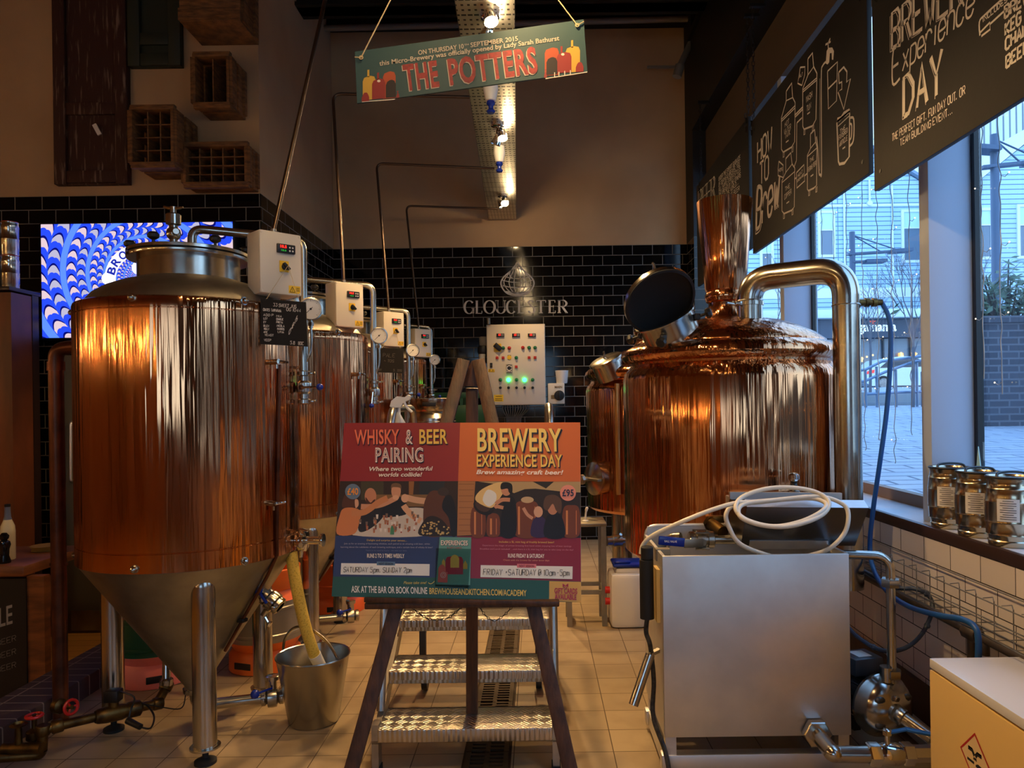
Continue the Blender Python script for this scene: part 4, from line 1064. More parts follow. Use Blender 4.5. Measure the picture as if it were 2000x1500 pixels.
# white jerrycan with blue cap on the floor by the kettle
a = P(1192, 1199, 4.72)
jx0, jx1, jy, jz = P(1192, 1150, 4.62).x, P(1262, 1150, 4.62).x, 4.60, 0.40
jc = thing('white_drum', 'white plastic drum with blue lid standing on the floor left of the tank', 'drum', ((jx0 + jx1) / 2, jy + 0.1, 0))
mb = MB(); xm = (jx0 + jx1) / 2
mb.box((xm, jy + 0.12, 0.17), (jx1 - jx0, 0.24, 0.34), bev=0.03); mb.box((xm + 0.01, jy + 0.12, 0.35), (jx1 - jx0 - 0.05, 0.19, 0.05), bev=0.02); mb.build('body', WHITE, jc)
mb = MB(); mb.box((xm + 0.005, jy + 0.12, 0.386), (jx1 - jx0 - 0.03, 0.20, 0.022), bev=0.01); mb.box((xm - 0.03, jy + 0.06, 0.405), (0.1, 0.05, 0.02), bev=0.01); mb.build('lid', BLUEP, jc)
mb = MB()
for z in (0.16, 0.23): mb.lathe([(0.0, 0), (0.022, 0.001), (0.022, 0.03), (0.0, 0.031)], (jx0 - 0.03, jy + 0.06, z), V((1, 0, 0)), 12)
mb.build('tap', REDP, jc, label='red twist taps')

# steel stool beside the mash tun
sx0, sx1, sy0, sy1 = 0.17, 0.43, 4.66, 4.92; sz = 0.65
st = thing('steel_stool', 'square steel stool standing behind the poster, right of the easel', 'stool', ((sx0 + sx1) / 2, (sy0 + sy1) / 2, 0))
mb = MB(); mb.bb((sx0, sy0, sz - 0.022), (sx1, sy1, sz), bev=0.006); mb.build('seat', STEELD, st)
for x in (sx0 + 0.02, sx1 - 0.02):
    for y in (sy0 + 0.02, sy1 - 0.02):
        mb = MB(); mb.box((x, y, (sz - 0.022) / 2), (0.032, 0.032, sz - 0.022)); mb.build('leg', STEELD, st)
mb = MB()
for y in (sy0 + 0.02, sy1 - 0.02): mb.bb((sx0 + 0.036, y - 0.01, 0.2), (sx1 - 0.036, y + 0.01, 0.225))
for x in (sx0 + 0.02, sx1 - 0.02): mb.bb((x - 0.01, sy0 + 0.036, 0.2), (x + 0.01, sy1 - 0.036, 0.225))
mb.build('stretcher', STEELD, st)
mb = MB(); q = P(1143, 1000, 4.75); q.z = sz
mb.lathe([(0.02, 0.0), (0.02, 0.004), (0.006, 0.008), (0.006, 0.02)], q); mb.tube(smooth([q + V((0, 0, 0.015)), q + V((0.005, 0, 0.06)), q + V((0.014, 0, 0.09))], 4), [0.006] * 5 + [0.009] * 3 + [0.004], 8); solo(mb, 'plastic_spatula', WHITE, 'small white plastic paddle standing up on the steel stool', 'paddle')

# ================================================================= pump on the skid
pc = V((1.335, 2.86, 0.212)); pn = V((0.22, -0.97, 0.0)).normalized()
pm = thing('pump', 'round steel pump with dark motor beside the square tank', 'pump', (pc.x, pc.y + 0.12, 0.09))
mb = MB(); mb.lathe([(0.10, -0.05), (0.122, -0.045), (0.124, -0.03), (0.118, -0.02), (0.112, 0.0), (0.098, 0.022), (0.07, 0.04), (0.035, 0.048), (0.032, 0.06), (0.0, 0.06)], pc, pn, 40); hs = mb.build('housing', STEEL, pm)
px_, py_, _ = frame(pn)
mb = MB()
for a in (40, 140, 220, 320):
    q = pc + px_ * 0.075 * math.cos(R(a)) + py_ * 0.075 * math.sin(R(a)) + pn * 0.034
    mb.sph(q, 0.018, 10, (1.2, 0.5, 0.8))
mb.build('vent_boss', mat('dark_recess', (96, 96, 96), 0.35, 0.9), hs)
mb = MB(); q = pc + UP * 0.055 + pn * 0.045; mb.lathe([(0.012, 0), (0.012, 0.012), (0.008, 0.016)], q, pn, 6); mb.build('filler_plug', STEEL, pm)
mb = MB(); mb.cyl(pc + UP * 0.105, pc + UP * 0.16, 0.026); mb.build('port', STEEL, pm)
mb = MB(); o_ = pc + pn * 0.05; dd = V((0.55, -0.72, -0.35)).normalized(); mb.lathe([(0.03, 0), (0.034, 0.006), (0.034, 0.03), (0.026, 0.034), (0.024, 0.14)], o_, dd, 14); mb.build('outlet', STEEL, pm)
mb = MB(); m0 = pc - pn * 0.05; mb.cyl(m0, m0 - pn * 0.24, 0.082, seg=28)
for k in range(24):
    a = 2 * PI * k / 24; e = px_ * math.cos(a) + py_ * math.sin(a)
    mb.beam(m0 - pn * 0.03 + e * 0.086, m0 - pn * 0.22 + e * 0.086, 0.004, 0.012, e)
mb.lathe([(0.092, -0.24), (0.094, -0.29), (0.07, -0.3), (0, -0.3)], m0, pn, 28); mb.build('motor', mat('motor_black', (30, 32, 36), 0.4, 0.3), pm)
tb = m0 - pn * 0.11 + UP * 0.122
M3 = Matrix((px_, -pn, UP)).transposed().to_4x4()
mb = MB(); mb.box(tb, (0.13, 0.12, 0.07), M=M3, bev=0.008); tbx = mb.build('terminal_box', mat('terminal_grey', (60, 64, 70), 0.4), pm)
mb = MB(); mb.box(tb + UP * 0.0355, (0.06, 0.07, 0.001), M=M3); mb.build('rating_label', PAPER, tbx)
mb = MB()
for sx in (-1, 1): mb.box(m0 - pn * 0.12 + px_ * 0.06 * sx - UP * 0.102, (0.03, 0.14, 0.04), M=M3)
mb.build('foot', BLACK, pm)

# ================================================================= services on the right wall
mb = MB()
for x, z in ((1.50, 0.72), (1.615, 0.72), (1.50, 0.60), (1.55, 0.60), (1.60, 0.60), (1.50, 0.66)): mb.tube([(x, 1.4, z), (x, 6.6, z)], 0.0025, 5)
for k in range(50):
    y = 1.45 + k * 0.1
    mb.tube([(1.50, y, 0.73), (1.50, y, 0.60), (1.60, y, 0.60)], 0.0022, 5)
    mb.tube([(1.50, y, 0.725), (1.515, y + 0.03, 0.735), (1.50, y + 0.06, 0.725)], 0.0018, 4)
    if k % 5 == 2: mb.tube([(1.60, y, 0.60), (1.628, y, 0.60)], 0.003, 5)
solo(mb, 'wire_cable_basket', GALV, 'long galvanised wire cable basket along the white tiled wall', 'cable basket')
mb = MB(); mb.tube([(1.56, 1.5, 0.555), (1.56, 6.5, 0.555)], 0.016, 10); mb.tube([(1.60, 1.5, 0.54), (1.60, 6.5, 0.54)], 0.011, 10)
v = PX(1893, 1243, 1.55)
mb.lathe([(0.022, -0.04), (0.03, -0.03), (0.03, 0.03), (0.022, 0.04)], (1.56, v.y, 0.555), V((0, 1, 0)), 8); mb.cyl((1.56, v.y, 0.555), (1.56, v.y, 0.44), 0.017); mb.cyl((1.56, v.y - 0.08, 0.555), (1.56, v.y - 0.08, 0.50), 0.014)
solo(mb, 'wall_pipes', mat('dull_wall_pipe', (74, 64, 54), 0.5, 0.4), 'dull brown pipes with a valve running below the wire cable basket', 'pipes')
mb = MB(); mb.tube(smooth([P(1650, 1214, 3.2), P(1668, 1238, 3.1), P(1706, 1264, 3.0), P(1740, 1272, 2.95), P(1775, 1262, 2.95), P(1802, 1236, 2.97), P(1819, 1200, 2.99), P(1821, 1178, 3.01), P(1810, 1160, 3.03), P(1785, 1150, 3.06), P(1750, 1148, 3.12), P(1715, 1130, 3.25), P(1675, 1108, 3.45)], 6), 0.0085, 10)
for i, (x, y, Y) in enumerate(((1706, 1264, 3.0), (1811, 1222, 2.98), (1810, 1160, 3.03))):
    mb.sph(P(x, y, Y), 0.013, 8)
solo(mb, 'power_cable', mat('slate_blue_cable', (52, 62, 76), 0.5), 'dark grey-blue cable looping between the tank and the wire basket', 'cable')
mb = MB(); mb.bb((WX - 0.03, 1.0, 0), (WX - 0.004, 7.3, 0.20)); struct(mb, 'baseboard_right', mat('brown_skirting', (70, 46, 32), 0.5))

# ================================================================= beige chemical cabinet, right foreground
cx0, cx1, cy0, cy1, cz = 1.258, 1.598, 1.60, 2.40, 0.563
ca = thing('chemical_cabinet', 'beige metal cabinet with hazard diamond in the bottom right corner', 'cabinet', ((cx0 + cx1) / 2, 2.0, 0))
CABM = mat('cabinet_cream', (232, 196, 120), 0.45)
mb = MB(); mb.bb((cx0 + 0.012, cy0 + 0.002, 0.0), (cx1, cy1 - 0.004, cz - 0.032)); mb.build('carcass', CABM, ca)
mb = MB(); mb.bb((cx0, cy0, cz - 0.03), (cx1 + 0.004, cy1, cz), bev=0.003); mb.build('top', mat('cabinet_top', (226, 226, 224), 0.22), ca)  # top whitened to carry the window's reflection on the beige metal
mb = MB(); mb.bb((cx0 - 0.002, cy0 + 0.004, 0.02), (cx0 + 0.011, cy1 - 0.004, cz - 0.036), bev=0.002); dr_ = mb.build('door', CABM, ca)
pl = Plane(V((cx0 - 0.0025, cy0, 0)), V((cx0 - 0.0025, cy1, 0)), V((cx0 - 0.0025, cy1, 1)))
tp, lf = pl.pt(1904, 1431, 0.0005), pl.pt(1876, 1459, 0.0005)
ctr = V((tp.x, tp.y, lf.z)); hh_ = tp.z - lf.z; ww = abs(lf.y - tp.y)
hd_ = max(hh_, ww)
mb = MB(); dm = [ctr + UP * hd_, ctr + V((0, hd_, 0)), ctr - UP * hd_, ctr - V((0, hd_, 0))]
mb.poly([ctr + (p - ctr) * 0.9 for p in dm]); hz = mb.build('hazard_label', mat('label_pale', (236, 206, 150), 0.5), dr_)
mb = MB()
for i in range(4):
    a, b = dm[i], dm[(i + 1) % 4]
    mb.poly([ctr + (a - ctr) * 1.0, ctr + (b - ctr) * 1.0, ctr + (b - ctr) * 0.88, ctr + (a - ctr) * 0.88])
mb.build('hazard_border', mat('hazard_red', (190, 30, 16), 0.5), hz)
mb = MB(); nn = V((-1, 0, 0)); U_ = V((0, -1, 0)); s_ = hd_
def hp(a, b): return ctr + U_ * (a * s_) + UP * (b * s_) + nn * 0.0006
for q in ([(-.42, .30), (-.16, .30), (-.02, .14), (-.06, .08), (-.18, .22), (-.42, .22)], [(.42, .30), (.16, .30), (.02, .14), (.06, .08), (.18, .22), (.42, .22)]):
    ribbon(mb, [hp(*k) for k in q], 0.006, nn, True)
for q in ([(-.04, .04), (-.08, -.06)], [(.02, .04), (.0, -.06)], [(.06, .04), (.1, -.06)]): ribbon(mb, [hp(*k) for k in q], 0.005, nn)
mb.poly([hp(-.5, -.14), hp(-.05, -.14), hp(-.05, -.24), hp(-.5, -.24)]); mb.poly([hp(.05, -.2), hp(.2, -.12), hp(.5, -.14), hp(.5, -.26), hp(.05, -.28)])
mb.build('hazard_symbol', INK, hz)

# ================================================================= mini kegs on the sill
def mini_keg(c, label, group):
    c = V(c)
    t = thing('mini_keg', label, 'keg', c, group)
    mb = MB(); mb.lathe([(0.068, 0.0), (0.072, 0.004), (0.074, 0.02), (0.071, 0.024), (0.076, 0.04), (0.079, 0.043), (0.078, 0.047), (0.0815, 0.085), (0.0835, 0.088), (0.0825, 0.092), (0.0835, 0.125), (0.0825, 0.158), (0.0835, 0.162), (0.0815, 0.166), (0.078, 0.205), (0.079, 0.208), (0.076, 0.212), (0.073, 0.232), (0.076, 0.24), (0.076, 0.25), (0.073, 0.252), (0.07, 0.246), (0.0, 0.242)], c, seg=40); kb = mb.build('barrel', mat('keg_tin', (186, 172, 146), 0.2, 1), t)
    mb = MB(); mb.torus(c + V((0, 0, 0.249)), 0.0765, 0.0045, seg=36, ss=8)
    mb.tube(smooth([c + V((-0.06, -0.02, 0.25)), c + V((-0.05, -0.01, 0.262)), c + V((0.0, 0.005, 0.266)), c + V((0.05, 0.0, 0.262)), c + V((0.06, -0.01, 0.25))], 4), 0.005, 8); mb.build('rim_and_handle', BLACK, t)
    a0 = math.atan2(-c.y, -c.x) - 0.15
    mb = MB()
    vs = []
    for k in range(9):
        a = a0 - 0.42 + 0.84 * k / 8; e = V((math.cos(a), math.sin(a), 0)) * 0.0845
        vs += [c + e + V((0, 0, 0.095)), c + e + V((0, 0, 0.175))]
    mb.add(vs, [(2 * k, 2 * k + 2, 2 * k + 3, 2 * k + 1) for k in range(8)]); lb = mb.build('paper_label', PAPER, t)
    mb = MB()
    for j in range(9):
        z = 0.168 - j * 0.008; r_ = 0.3 if j % 3 else 0.2
        q = [c + V((math.cos(a0 + u), math.sin(a0 + u), 0)) * 0.0850 + V((0, 0, z)) for u in (-r_, -r_ / 2, 0, r_ / 2, r_)]
        vs = []
        for p in q: vs += [p + V((0, 0, -0.0011)), p + V((0, 0, 0.0011))]
        mb.add(vs, [(2 * k, 2 * k + 2, 2 * k + 3, 2 * k + 1) for k in range(4)])
    mb.build('label_print', INK, lb)
    return t
kx = 1.712
mk = mini_keg((kx, 3.085, 0.866), 'mini keg on the window sill, leftmost of the three and nearest the kettle', 'mini kegs on the window sill')
dup(mk, (kx, 2.885, 0.866), 'mini keg on the window sill, middle one of the three')
dup(mk, (kx, 2.69, 0.866), 'mini keg on the window sill, at the right edge of the photo')
mb = MB(); a, b, c_ = PX(1897, 905, 1.84), PX(1927, 905, 1.84), PX(1910, 872, 1.84)
a.z = b.z = 0.87
mb.poly([a, b, c_], 0.004)
ribbon(mb, disc((a + b + c_) / 3 + V((-0.002, 0, -0.01)), 0.018, V((0, 1, 0)), UP, 16), 0.003, V((-1, 0, 0)), True)
solo(mb, 'acrylic_stand', mat('clear_green_acrylic', (150, 190, 190), 0.15), 'small clear triangular stand on the sill behind the mini kegs', 'stand')
# ================================================================= aluminium step ladder
ALU = mat('aluminium', (200, 196, 188), 0.32, 1, var=(170, 166, 158), vscale=10)
def checker():
    m, nt, b = _new('checker_plate')
    b.inputs['Metallic'].default_value = 1
    b.inputs['Roughness'].default_value = 0.33
    b.inputs['Base Color'].default_value = lin((206, 198, 184))
    t = nt.nodes.new('ShaderNodeTexCoord')
    hs = []
    for k, sg in enumerate((1, -1)):
        mp = nt.nodes.new('ShaderNodeMapping')
        mp.inputs['Rotation'].default_value = (0, 0, R(45 * sg))
        nt.links.new(t.outputs['Object'], mp.inputs[0])
        w = nt.nodes.new('ShaderNodeTexWave')
        w.wave_type, w.bands_direction = 'BANDS', 'X'
        w.inputs['Scale'].default_value = 24
        nt.links.new(mp.outputs[0], w.inputs[0])
        hs.append(w.outputs['Fac'])
    ck = nt.nodes.new('ShaderNodeTexChecker')
    ck.inputs['Scale'].default_value = 28
    mp = nt.nodes.new('ShaderNodeMapping')
    mp.inputs['Rotation'].default_value = (0, 0, R(45))
    nt.links.new(t.outputs['Object'], mp.inputs[0]); nt.links.new(mp.outputs[0], ck.inputs[0])
    x = nt.nodes.new('ShaderNodeMix')
    nt.links.new(ck.outputs['Fac'], x.inputs[0]); nt.links.new(hs[0], x.inputs[2]); nt.links.new(hs[1], x.inputs[3])
    bp = nt.nodes.new('ShaderNodeBump'); bp.inputs['Strength'].default_value = 0.7; bp.inputs['Distance'].default_value = 0.004
    nt.links.new(x.outputs[0], bp.inputs['Height']); nt.links.new(bp.outputs[0], b.inputs['Normal'])
    return m
CHECK = checker()
lx0, lx1 = -0.618, 0.042
ld_ = thing('step_ladder', 'aluminium platform steps with checker plate treads behind the poster easel', 'step ladder', (-0.288, 3.3, 0))
for k, (y, z) in enumerate(((2.8, 0.18), (3.02, 0.32), (3.26, 0.46), (3.5, 0.60))):
    dp = 0.205 if k < 3 else 0.36
    mb = MB(); mb.bb((lx0, y, z - 0.05), (lx1, y + 0.012, z), bev=0.005); mb.bb((lx0, y + 0.006, z - 0.006), (lx1, y + dp, z), bev=0.002); mb.bb((lx0, y + dp - 0.008, z - 0.03), (lx1, y + dp, z)); mb.build('tread', CHECK, ld_)
for x in (lx0 - 0.014, lx1 + 0.014):
    mb = MB(); mb.beam((x, 2.83, 0.10), (x, 3.62, 0.575), 0.024, 0.06); mb.bb((x - 0.013, 2.82, 0.0), (x + 0.013, 2.875, 0.19)); mb.build('stringer', ALU, ld_)
    mb = MB(); mb.tube(fillet([(x, 2.93, 0.20), (x, 2.99, 0.42), (x * 1.0, 3.22, 1.39), (x, 3.80, 1.39), (x, 4.02, 0.03)], 0.09, 8), 0.017, 14); mb.build('handrail', ALU, ld_)
    mb = MB(); mb.box((x, 2.845, 0.012), (0.034, 0.062, 0.024)); mb.build('rubber_foot', RUBBER, ld_)
mb = MB(); mb.beam((lx0, 3.98, 0.28), (lx1, 3.98, 0.28), 0.03, 0.03); mb.beam((lx0, 3.87, 0.9), (lx1, 3.87, 0.9), 0.03, 0.03); mb.build('cross_brace', ALU, ld_)
for x in (lx0 + 0.05, lx1 - 0.05):
    mb = MB(); mb.lathe([(0.02, -0.014), (0.045, -0.014), (0.048, 0), (0.045, 0.014), (0.02, 0.014)], (x, 3.66, 0.05), V((1, 0, 0)), 20); mb.beam((x - 0.022, 3.66, 0.05), (x - 0.022, 3.60, 0.16), 0.006, 0.03); mb.beam((x, 3.60, 0.15), (x, 3.62, 0.575), 0.03, 0.03); mb.build('castor', mat('castor_grey', (60, 60, 58), 0.5), ld_)

# ================================================================= poster easel
ea = thing('easel', 'dark wooden A-frame easel holding the event poster', 'easel', (-0.25, 2.6, 0))
fl, fr_ = PZ(645, 1655, 0.0), PZ(1148, 1655, 0.0)
tl, tr_ = P(906, 703, 2.80), P(934, 703, 2.80)
for a, b in ((fl, tl), (fr_, tr_)):
    mb = MB(); mb.beam(a, b, 0.048, 0.022, V((0, 1, 0)), bev=0.003); mb.build('front_leg', WOODD, ea)
mb = MB(); mb.beam(P(922, 758, 2.86), V((P(922, 1397, 2.94).x, 2.94, 0.182)), 0.046, 0.022, V((0, 1, 0)), bev=0.003); mb.build('rear_leg', WOODD, ea)
mb = MB(); a, b, c_ = P(899, 752, 2.835), P(943, 752, 2.835), P(921, 705, 2.835); mb.poly([a, b, c_], 0.02); mb.beam(P(905, 752, 2.835), P(938, 752, 2.835), 0.01, 0.01); mb.build('hinge_block', WOODD, ea)
# poster face
Q = lambda zx, zy: (640 + 0.26 * zx, 810 + 0.26 * zy)
PT, PB = 2.69, 2.535
TLp, TRp, BLp = P(*Q(125, 62), PT), P(*Q(1897, 58), PT), P(*Q(30, 1365), PB)
ppl = Plane(TLp, TRp, BLp)
BRp = ppl.pt(*Q(1905, 1410))
sy = BLp.y
mb = MB(); a, b = P(714, 1172, PB - 0.012), P(1092, 1180, PB - 0.012); mb.box((a + b) / 2 + V((0, 0.012, -0.006)), ((b - a).length, 0.06, 0.02), bev=0.003); mb.beam(a + V((0, -0.018, 0.006)), b + V((0, -0.018, 0.006)), 0.012, 0.016, bev=0.002)
mb.build('shelf', WOODD, ea)
def chain(mb, pts, r=0.006):
    q = smooth(pts, 8)
    L = 0.0
    acc, k = 0.0, 0
    last = q[0]
    for p in q[1:]:
        while (p - last).length > 1e-6 and acc + (p - last).length >= 0.0125:
            t = (0.0125 - acc) / (p - last).length
            last = last + (p - last) * t; acc = 0; k += 1
            d = (p - last); d = d.normalized() if d.length > 1e-6 else UP
            s_ = d.cross(V((0, 1, 0)) if k % 2 else V((0.3, 0, 1))).normalized()
            mb.tube([last - d * 0.008 + s_ * 0, last + s_ * 0.0045, last + d * 0.008, last - s_ * 0.0045], 0.0013, 5, closed=True)
        acc += (p - last).length; last = p
for pp in (((803, 1182), (812, 1193), (838, 1209), (868, 1209), (890, 1196), (908, 1178)), ((934, 1180), (948, 1202), (966, 1212), (986, 1200), (1003, 1182))):
    mb = MB(); chain(mb, [P(x, y, 2.68) for x, y in pp]); mb.build('chain', BLK_IRON, ea)

po = thing('event_poster', 'large printed poster on the easel advertising whisky pairing and a brewery day', 'poster', (BLp + BRp) / 2)
mb = MB(); mb.poly([TLp, TRp, BRp, BLp], 0.006, ppl.n); mb.build('board', mat('foam_board', (200, 196, 186), 0.7), po)
PM, PMI = [], {}
def pcol(rgb):
    if rgb not in PMI:
        PMI[rgb] = len(PM)
        PM.append(mat('print_%02x%02x%02x' % rgb, rgb, 0.38))
    return PMI[rgb]
lay = [0.0004]
pr = MB()
def pp_(pts, rgb, mb=None, z=None):
    pr.mi = pcol(rgb)
    lay[0] += 0.000008                                  # each ink lies a hair above the one before
    pr.poly([ppl.pt(*Q(*p), lay[0]) for p in pts])
def el(cx, cy, rx, ry, rgb, n=18, rot=0, z=None):
    c_, s_ = math.cos(rot), math.sin(rot)
    pp_([(cx + rx * math.cos(2 * PI * k / n) * c_ - ry * math.sin(2 * PI * k / n) * s_, cy + rx * math.cos(2 * PI * k / n) * s_ + ry * math.sin(2 * PI * k / n) * c_) for k in range(n)], rgb, z=z)
def sm2(pts, rgb, n=5):
    q = smooth([V((x, y, 0)) for x, y in pts], n, closed=True)
    pp_([(p.x, p.y) for p in q], rgb)
def arm(pts, w, rgb):
    pr.mi = pcol(rgb)
    lay[0] += 0.000008
    q = smooth([ppl.pt(*Q(*p), lay[0]) for p in pts], 5)
    ribbon(pr, q, w * 0.26 * 2.6 / F, ppl.n)
RED, ORG_, NAVY, CRIM, GRN, YLW = (146, 42, 44), (206, 104, 50), (44, 60, 102), (136, 34, 54), (34, 84, 74), (210, 164, 78)
pp_([(125, 62), (995, 60), (980, 499), (92, 499)], RED)
pp_([(995, 60), (1897, 58), (1899, 503), (980, 499)], ORG_)
pp_([(92, 499), (980, 499), (972, 912), (58, 909)], (52, 36, 26))
pp_([(980, 499), (1899, 503), (1901, 926), (972, 912)], (44, 34, 30))
pp_([(58, 909), (972, 912), (965, 1225), (40, 1216)], NAVY)
pp_([(972, 912), (1901, 926), (1903, 1256), (965, 1232)], CRIM)
pp_([(40, 1216), (965, 1225), (1903, 1253), (1905, 1410), (30, 1365)], GRN)
pp_([(1665, 1250), (1903, 1256), (1905, 1410), (1663, 1398)], YLW, z=0.0008)
# --- left picture: people toasting over a white table
pp_([(250, 502), (420, 501), (420, 640), (250, 640)], (70, 62, 40)); pp_([(610, 501), (650, 501), (640, 620), (610, 620)], (150, 96, 48)); pp_([(690, 501), (880, 501), (860, 640), (690, 600)], (40, 44, 46)); pp_([(360, 600), (760, 600), (760, 690), (360, 690)], (128, 92, 52))
sm2([(190, 905), (330, 800), (470, 720), (700, 700), (780, 760), (760, 905)], (206, 190, 170)); sm2([(240, 880), (235, 790), (300, 700), (400, 690), (420, 760), (330, 850)], (36, 32, 34)); sm2([(400, 760), (430, 680), (520, 620), (580, 640), (600, 740), (470, 770)], (24, 24, 28))
el(322, 612, 44, 62, (196, 128, 92)); sm2([(285, 620), (300, 690), (330, 700), (358, 640), (345, 640), (320, 660)], (72, 42, 28)); el(514, 575, 36, 56, (208, 146, 108)); sm2([(476, 560), (482, 522), (520, 514), (550, 528), (552, 566), (540, 548), (490, 545)], (116, 84, 56))
arm([(250, 690), (330, 690), (420, 670), (520, 622)], 40, (206, 142, 104)); arm([(740, 650), (660, 640), (590, 622)], 46, (212, 160, 120)); el(512, 622, 24, 18, (220, 164, 124)); el(580, 628, 28, 32, (220, 166, 126))
sm2([(740, 905), (720, 700), (760, 590), (820, 570), (880, 610), (900, 740), (930, 880), (900, 905)], (92, 52, 32)); sm2([(690, 905), (720, 800), (780, 760), (860, 790), (920, 870), (925, 905)], (40, 30, 22)); sm2([(860, 700), (880, 620), (930, 610), (960, 700), (975, 800), (965, 905), (930, 905), (910, 780)], (24, 24, 26)); el(868, 578, 42, 32, (60, 46, 38))
sm2([(120, 620), (150, 585), (200, 600), (225, 650), (210, 690), (150, 700), (108, 690)], (84, 48, 32)); sm2([(70, 895), (90, 760), (120, 705), (200, 700), (250, 730), (240, 800), (200, 895)], (206, 124, 72)); arm([(180, 740), (280, 730), (380, 660), (450, 626)], 46, (202, 128, 78)); sm2([(205, 640), (228, 640), (232, 680), (210, 700)], (214, 158, 122)); arm([(700, 800), (640, 760), (590, 710), (570, 680)], 44, (220, 164, 122))
random.seed(5)
for k in range(60):
    x, y = random.uniform(710, 910), random.uniform(790, 900)
    if y > 790 + abs(x - 800) * 0.4: el(x, y, 7, 6, (222, 184, 110), 7); el(x, y, 2.5, 2.5, (60, 36, 20), 5, z=0.0015)
for k in range(44):
    x = random.uniform(230, 680); y = random.uniform(760, 890)
    if y > 930 - x * 0.45:
        pp_([(x - 6, y), (x + 6, y), (x + 9, y - 34), (x - 9, y - 34)], random.choice([(190, 150, 120), (226, 212, 196), (170, 110, 80), (120, 96, 80)])); pp_([(x - 5, y), (x + 5, y), (x + 6, y - 10), (x - 6, y - 10)], random.choice([(160, 70, 40), (190, 110, 60), (210, 190, 170)]), z=0.0015)
pp_([(470, 900), (500, 900), (498, 860), (490, 835), (480, 835), (472, 860)], (70, 130, 90))
# --- right picture: brewers at work among copper vats
pp_([(980, 501), (1110, 502), (1080, 905), (973, 910)], (170, 112, 64)); pp_([(1130, 503), (1899, 504), (1899, 585), (1780, 580), (1560, 556), (1480, 560), (1400, 590), (1250, 520)], (176, 146, 100)); pp_([(1540, 503), (1700, 503), (1640, 555)], (40, 36, 30))
for k in range(9): pp_([(985, 520 + k * 44), (1100 - k * 3, 520 + k * 44), (1100 - k * 3, 523 + k * 44), (985, 523 + k * 44)], (110, 66, 36))
for x0, x1, y0 in ((1080, 1180, 690), (1200, 1290, 740), (1410, 1580, 650), (1770, 1890, 680)):
    sm2([(x0, 905), (x0, y0 + 30), ((x0 + x1) / 2, y0), (x1, y0 + 30), (x1, 905)], (112, 58, 34)); pp_([(x0 + 20, 900), (x0 + 20, y0 + 40), (x0 + 34, y0 + 40), (x0 + 34, 900)], (206, 130, 74), z=0.0012); pp_([(x1 - 26, 900), (x1 - 26, y0 + 40), (x1 - 20, y0 + 40), (x1 - 20, 900)], (190, 110, 64), z=0.0012)
el(1500, 640, 48, 24, (190, 160, 120)); el(1172, 690, 82, 60, (28, 22, 20), rot=0.5); el(1165, 684, 60, 42, (70, 46, 34), rot=0.5, z=0.0012)
sm2([(1110, 640), (1160, 560), (1300, 506), (1330, 560), (1270, 660), (1220, 700)], (222, 184, 118)); sm2([(1165, 640), (1200, 565), (1262, 590), (1262, 650), (1210, 690)], (222, 218, 208)); 
sm2([(1300, 905), (1310, 720), (1330, 620), (1380, 610), (1416, 680), (1410, 905)], (22, 20, 22)); arm([(1370, 640), (1310, 640), (1262, 670)], 30, (196, 132, 96)); arm([(1320, 700), (1270, 690), (1255, 700)], 26, (196, 132, 96)); el(1342, 560, 40, 50, (196, 134, 100)); sm2([(1302, 560), (1306, 516), (1350, 508), (1386, 530), (1384, 600), (1360, 580), (1350, 556)], (24, 20, 20))
sm2([(1530, 910), (1540, 800), (1590, 760), (1640, 800), (1640, 912)], (52, 36, 74)); el(1582, 730, 34, 42, (206, 156, 124)); sm2([(1630, 915), (1640, 780), (1690, 740), (1760, 770), (1776, 918)], (24, 22, 28)); el(1690, 700, 40, 52, (180, 122, 92)); sm2([(1620, 690), (1640, 615), (1710, 605), (1756, 650), (1750, 740), (1716, 720), (1690, 670), (1650, 720)], (88, 62, 46)); arm([(1540, 780), (1500, 750), (1470, 700)], 24, (196, 140, 110))
el(190, 578, 58, 58, (104, 122, 140), 28); el(1805, 588, 60, 60, (226, 140, 120), 28)
pp_([(103, 1115), (767, 1122), (765, 1210), (98, 1200)], (232, 228, 218)); pp_([(1150, 1130), (1840, 1140), (1838, 1235), (1148, 1220)], (232, 228, 218))
pp_([(370, 1103), (508, 1105), (507, 1133), (369, 1131)], (96, 124, 148), z=0.0021); pp_([(1423, 1120), (1567, 1122), (1566, 1151), (1422, 1149)], (222, 120, 124), z=0.0021)
pr.build('artwork', PM, po)
PM2, PMI2 = [], {}
lt = MB()
def T(s, x0, y0, x1, y1, h, rgb, bold=0.0, shear=0.0, space=1.0, z=0.0046):
    if rgb not in PMI2:
        PMI2[rgb] = len(PM2); PM2.append(mat('print_%02x%02x%02x' % rgb, rgb, 0.38))
    lt.mi = PMI2[rgb]
    A, B = ppl.pt(*Q(x0, y0), z), ppl.pt(*Q(x1, y1), z)
    C = ppl.pt(*Q(x0, y0 - h), z)
    put_text(lt, s, A, B, C - A, bold, shear, space)
DK = (38, 44, 70); CRM = (240, 226, 204)
def head(s, x0, y0, x1, y1, h, rgb, sh=(6, 7), inner=None, z=0.0040):
    for k in range(3): T(s, x0 + sh[0] * (k + 1) / 3, y0 + sh[1] * (k + 1) / 3, x1 + sh[0] * (k + 1) / 3, y1 + sh[1] * (k + 1) / 3, h, DK, 0.02, space=1.05, z=z)
    T(s, x0, y0, x1, y1, h, rgb, 0.02, space=1.05, z=z + 0.0003)
    if inner: T(s, x0 + 3, y0 - 3, x1 - 3, y1 - 3, h - 6, inner, -0.028, space=1.08, z=z + 0.0006)
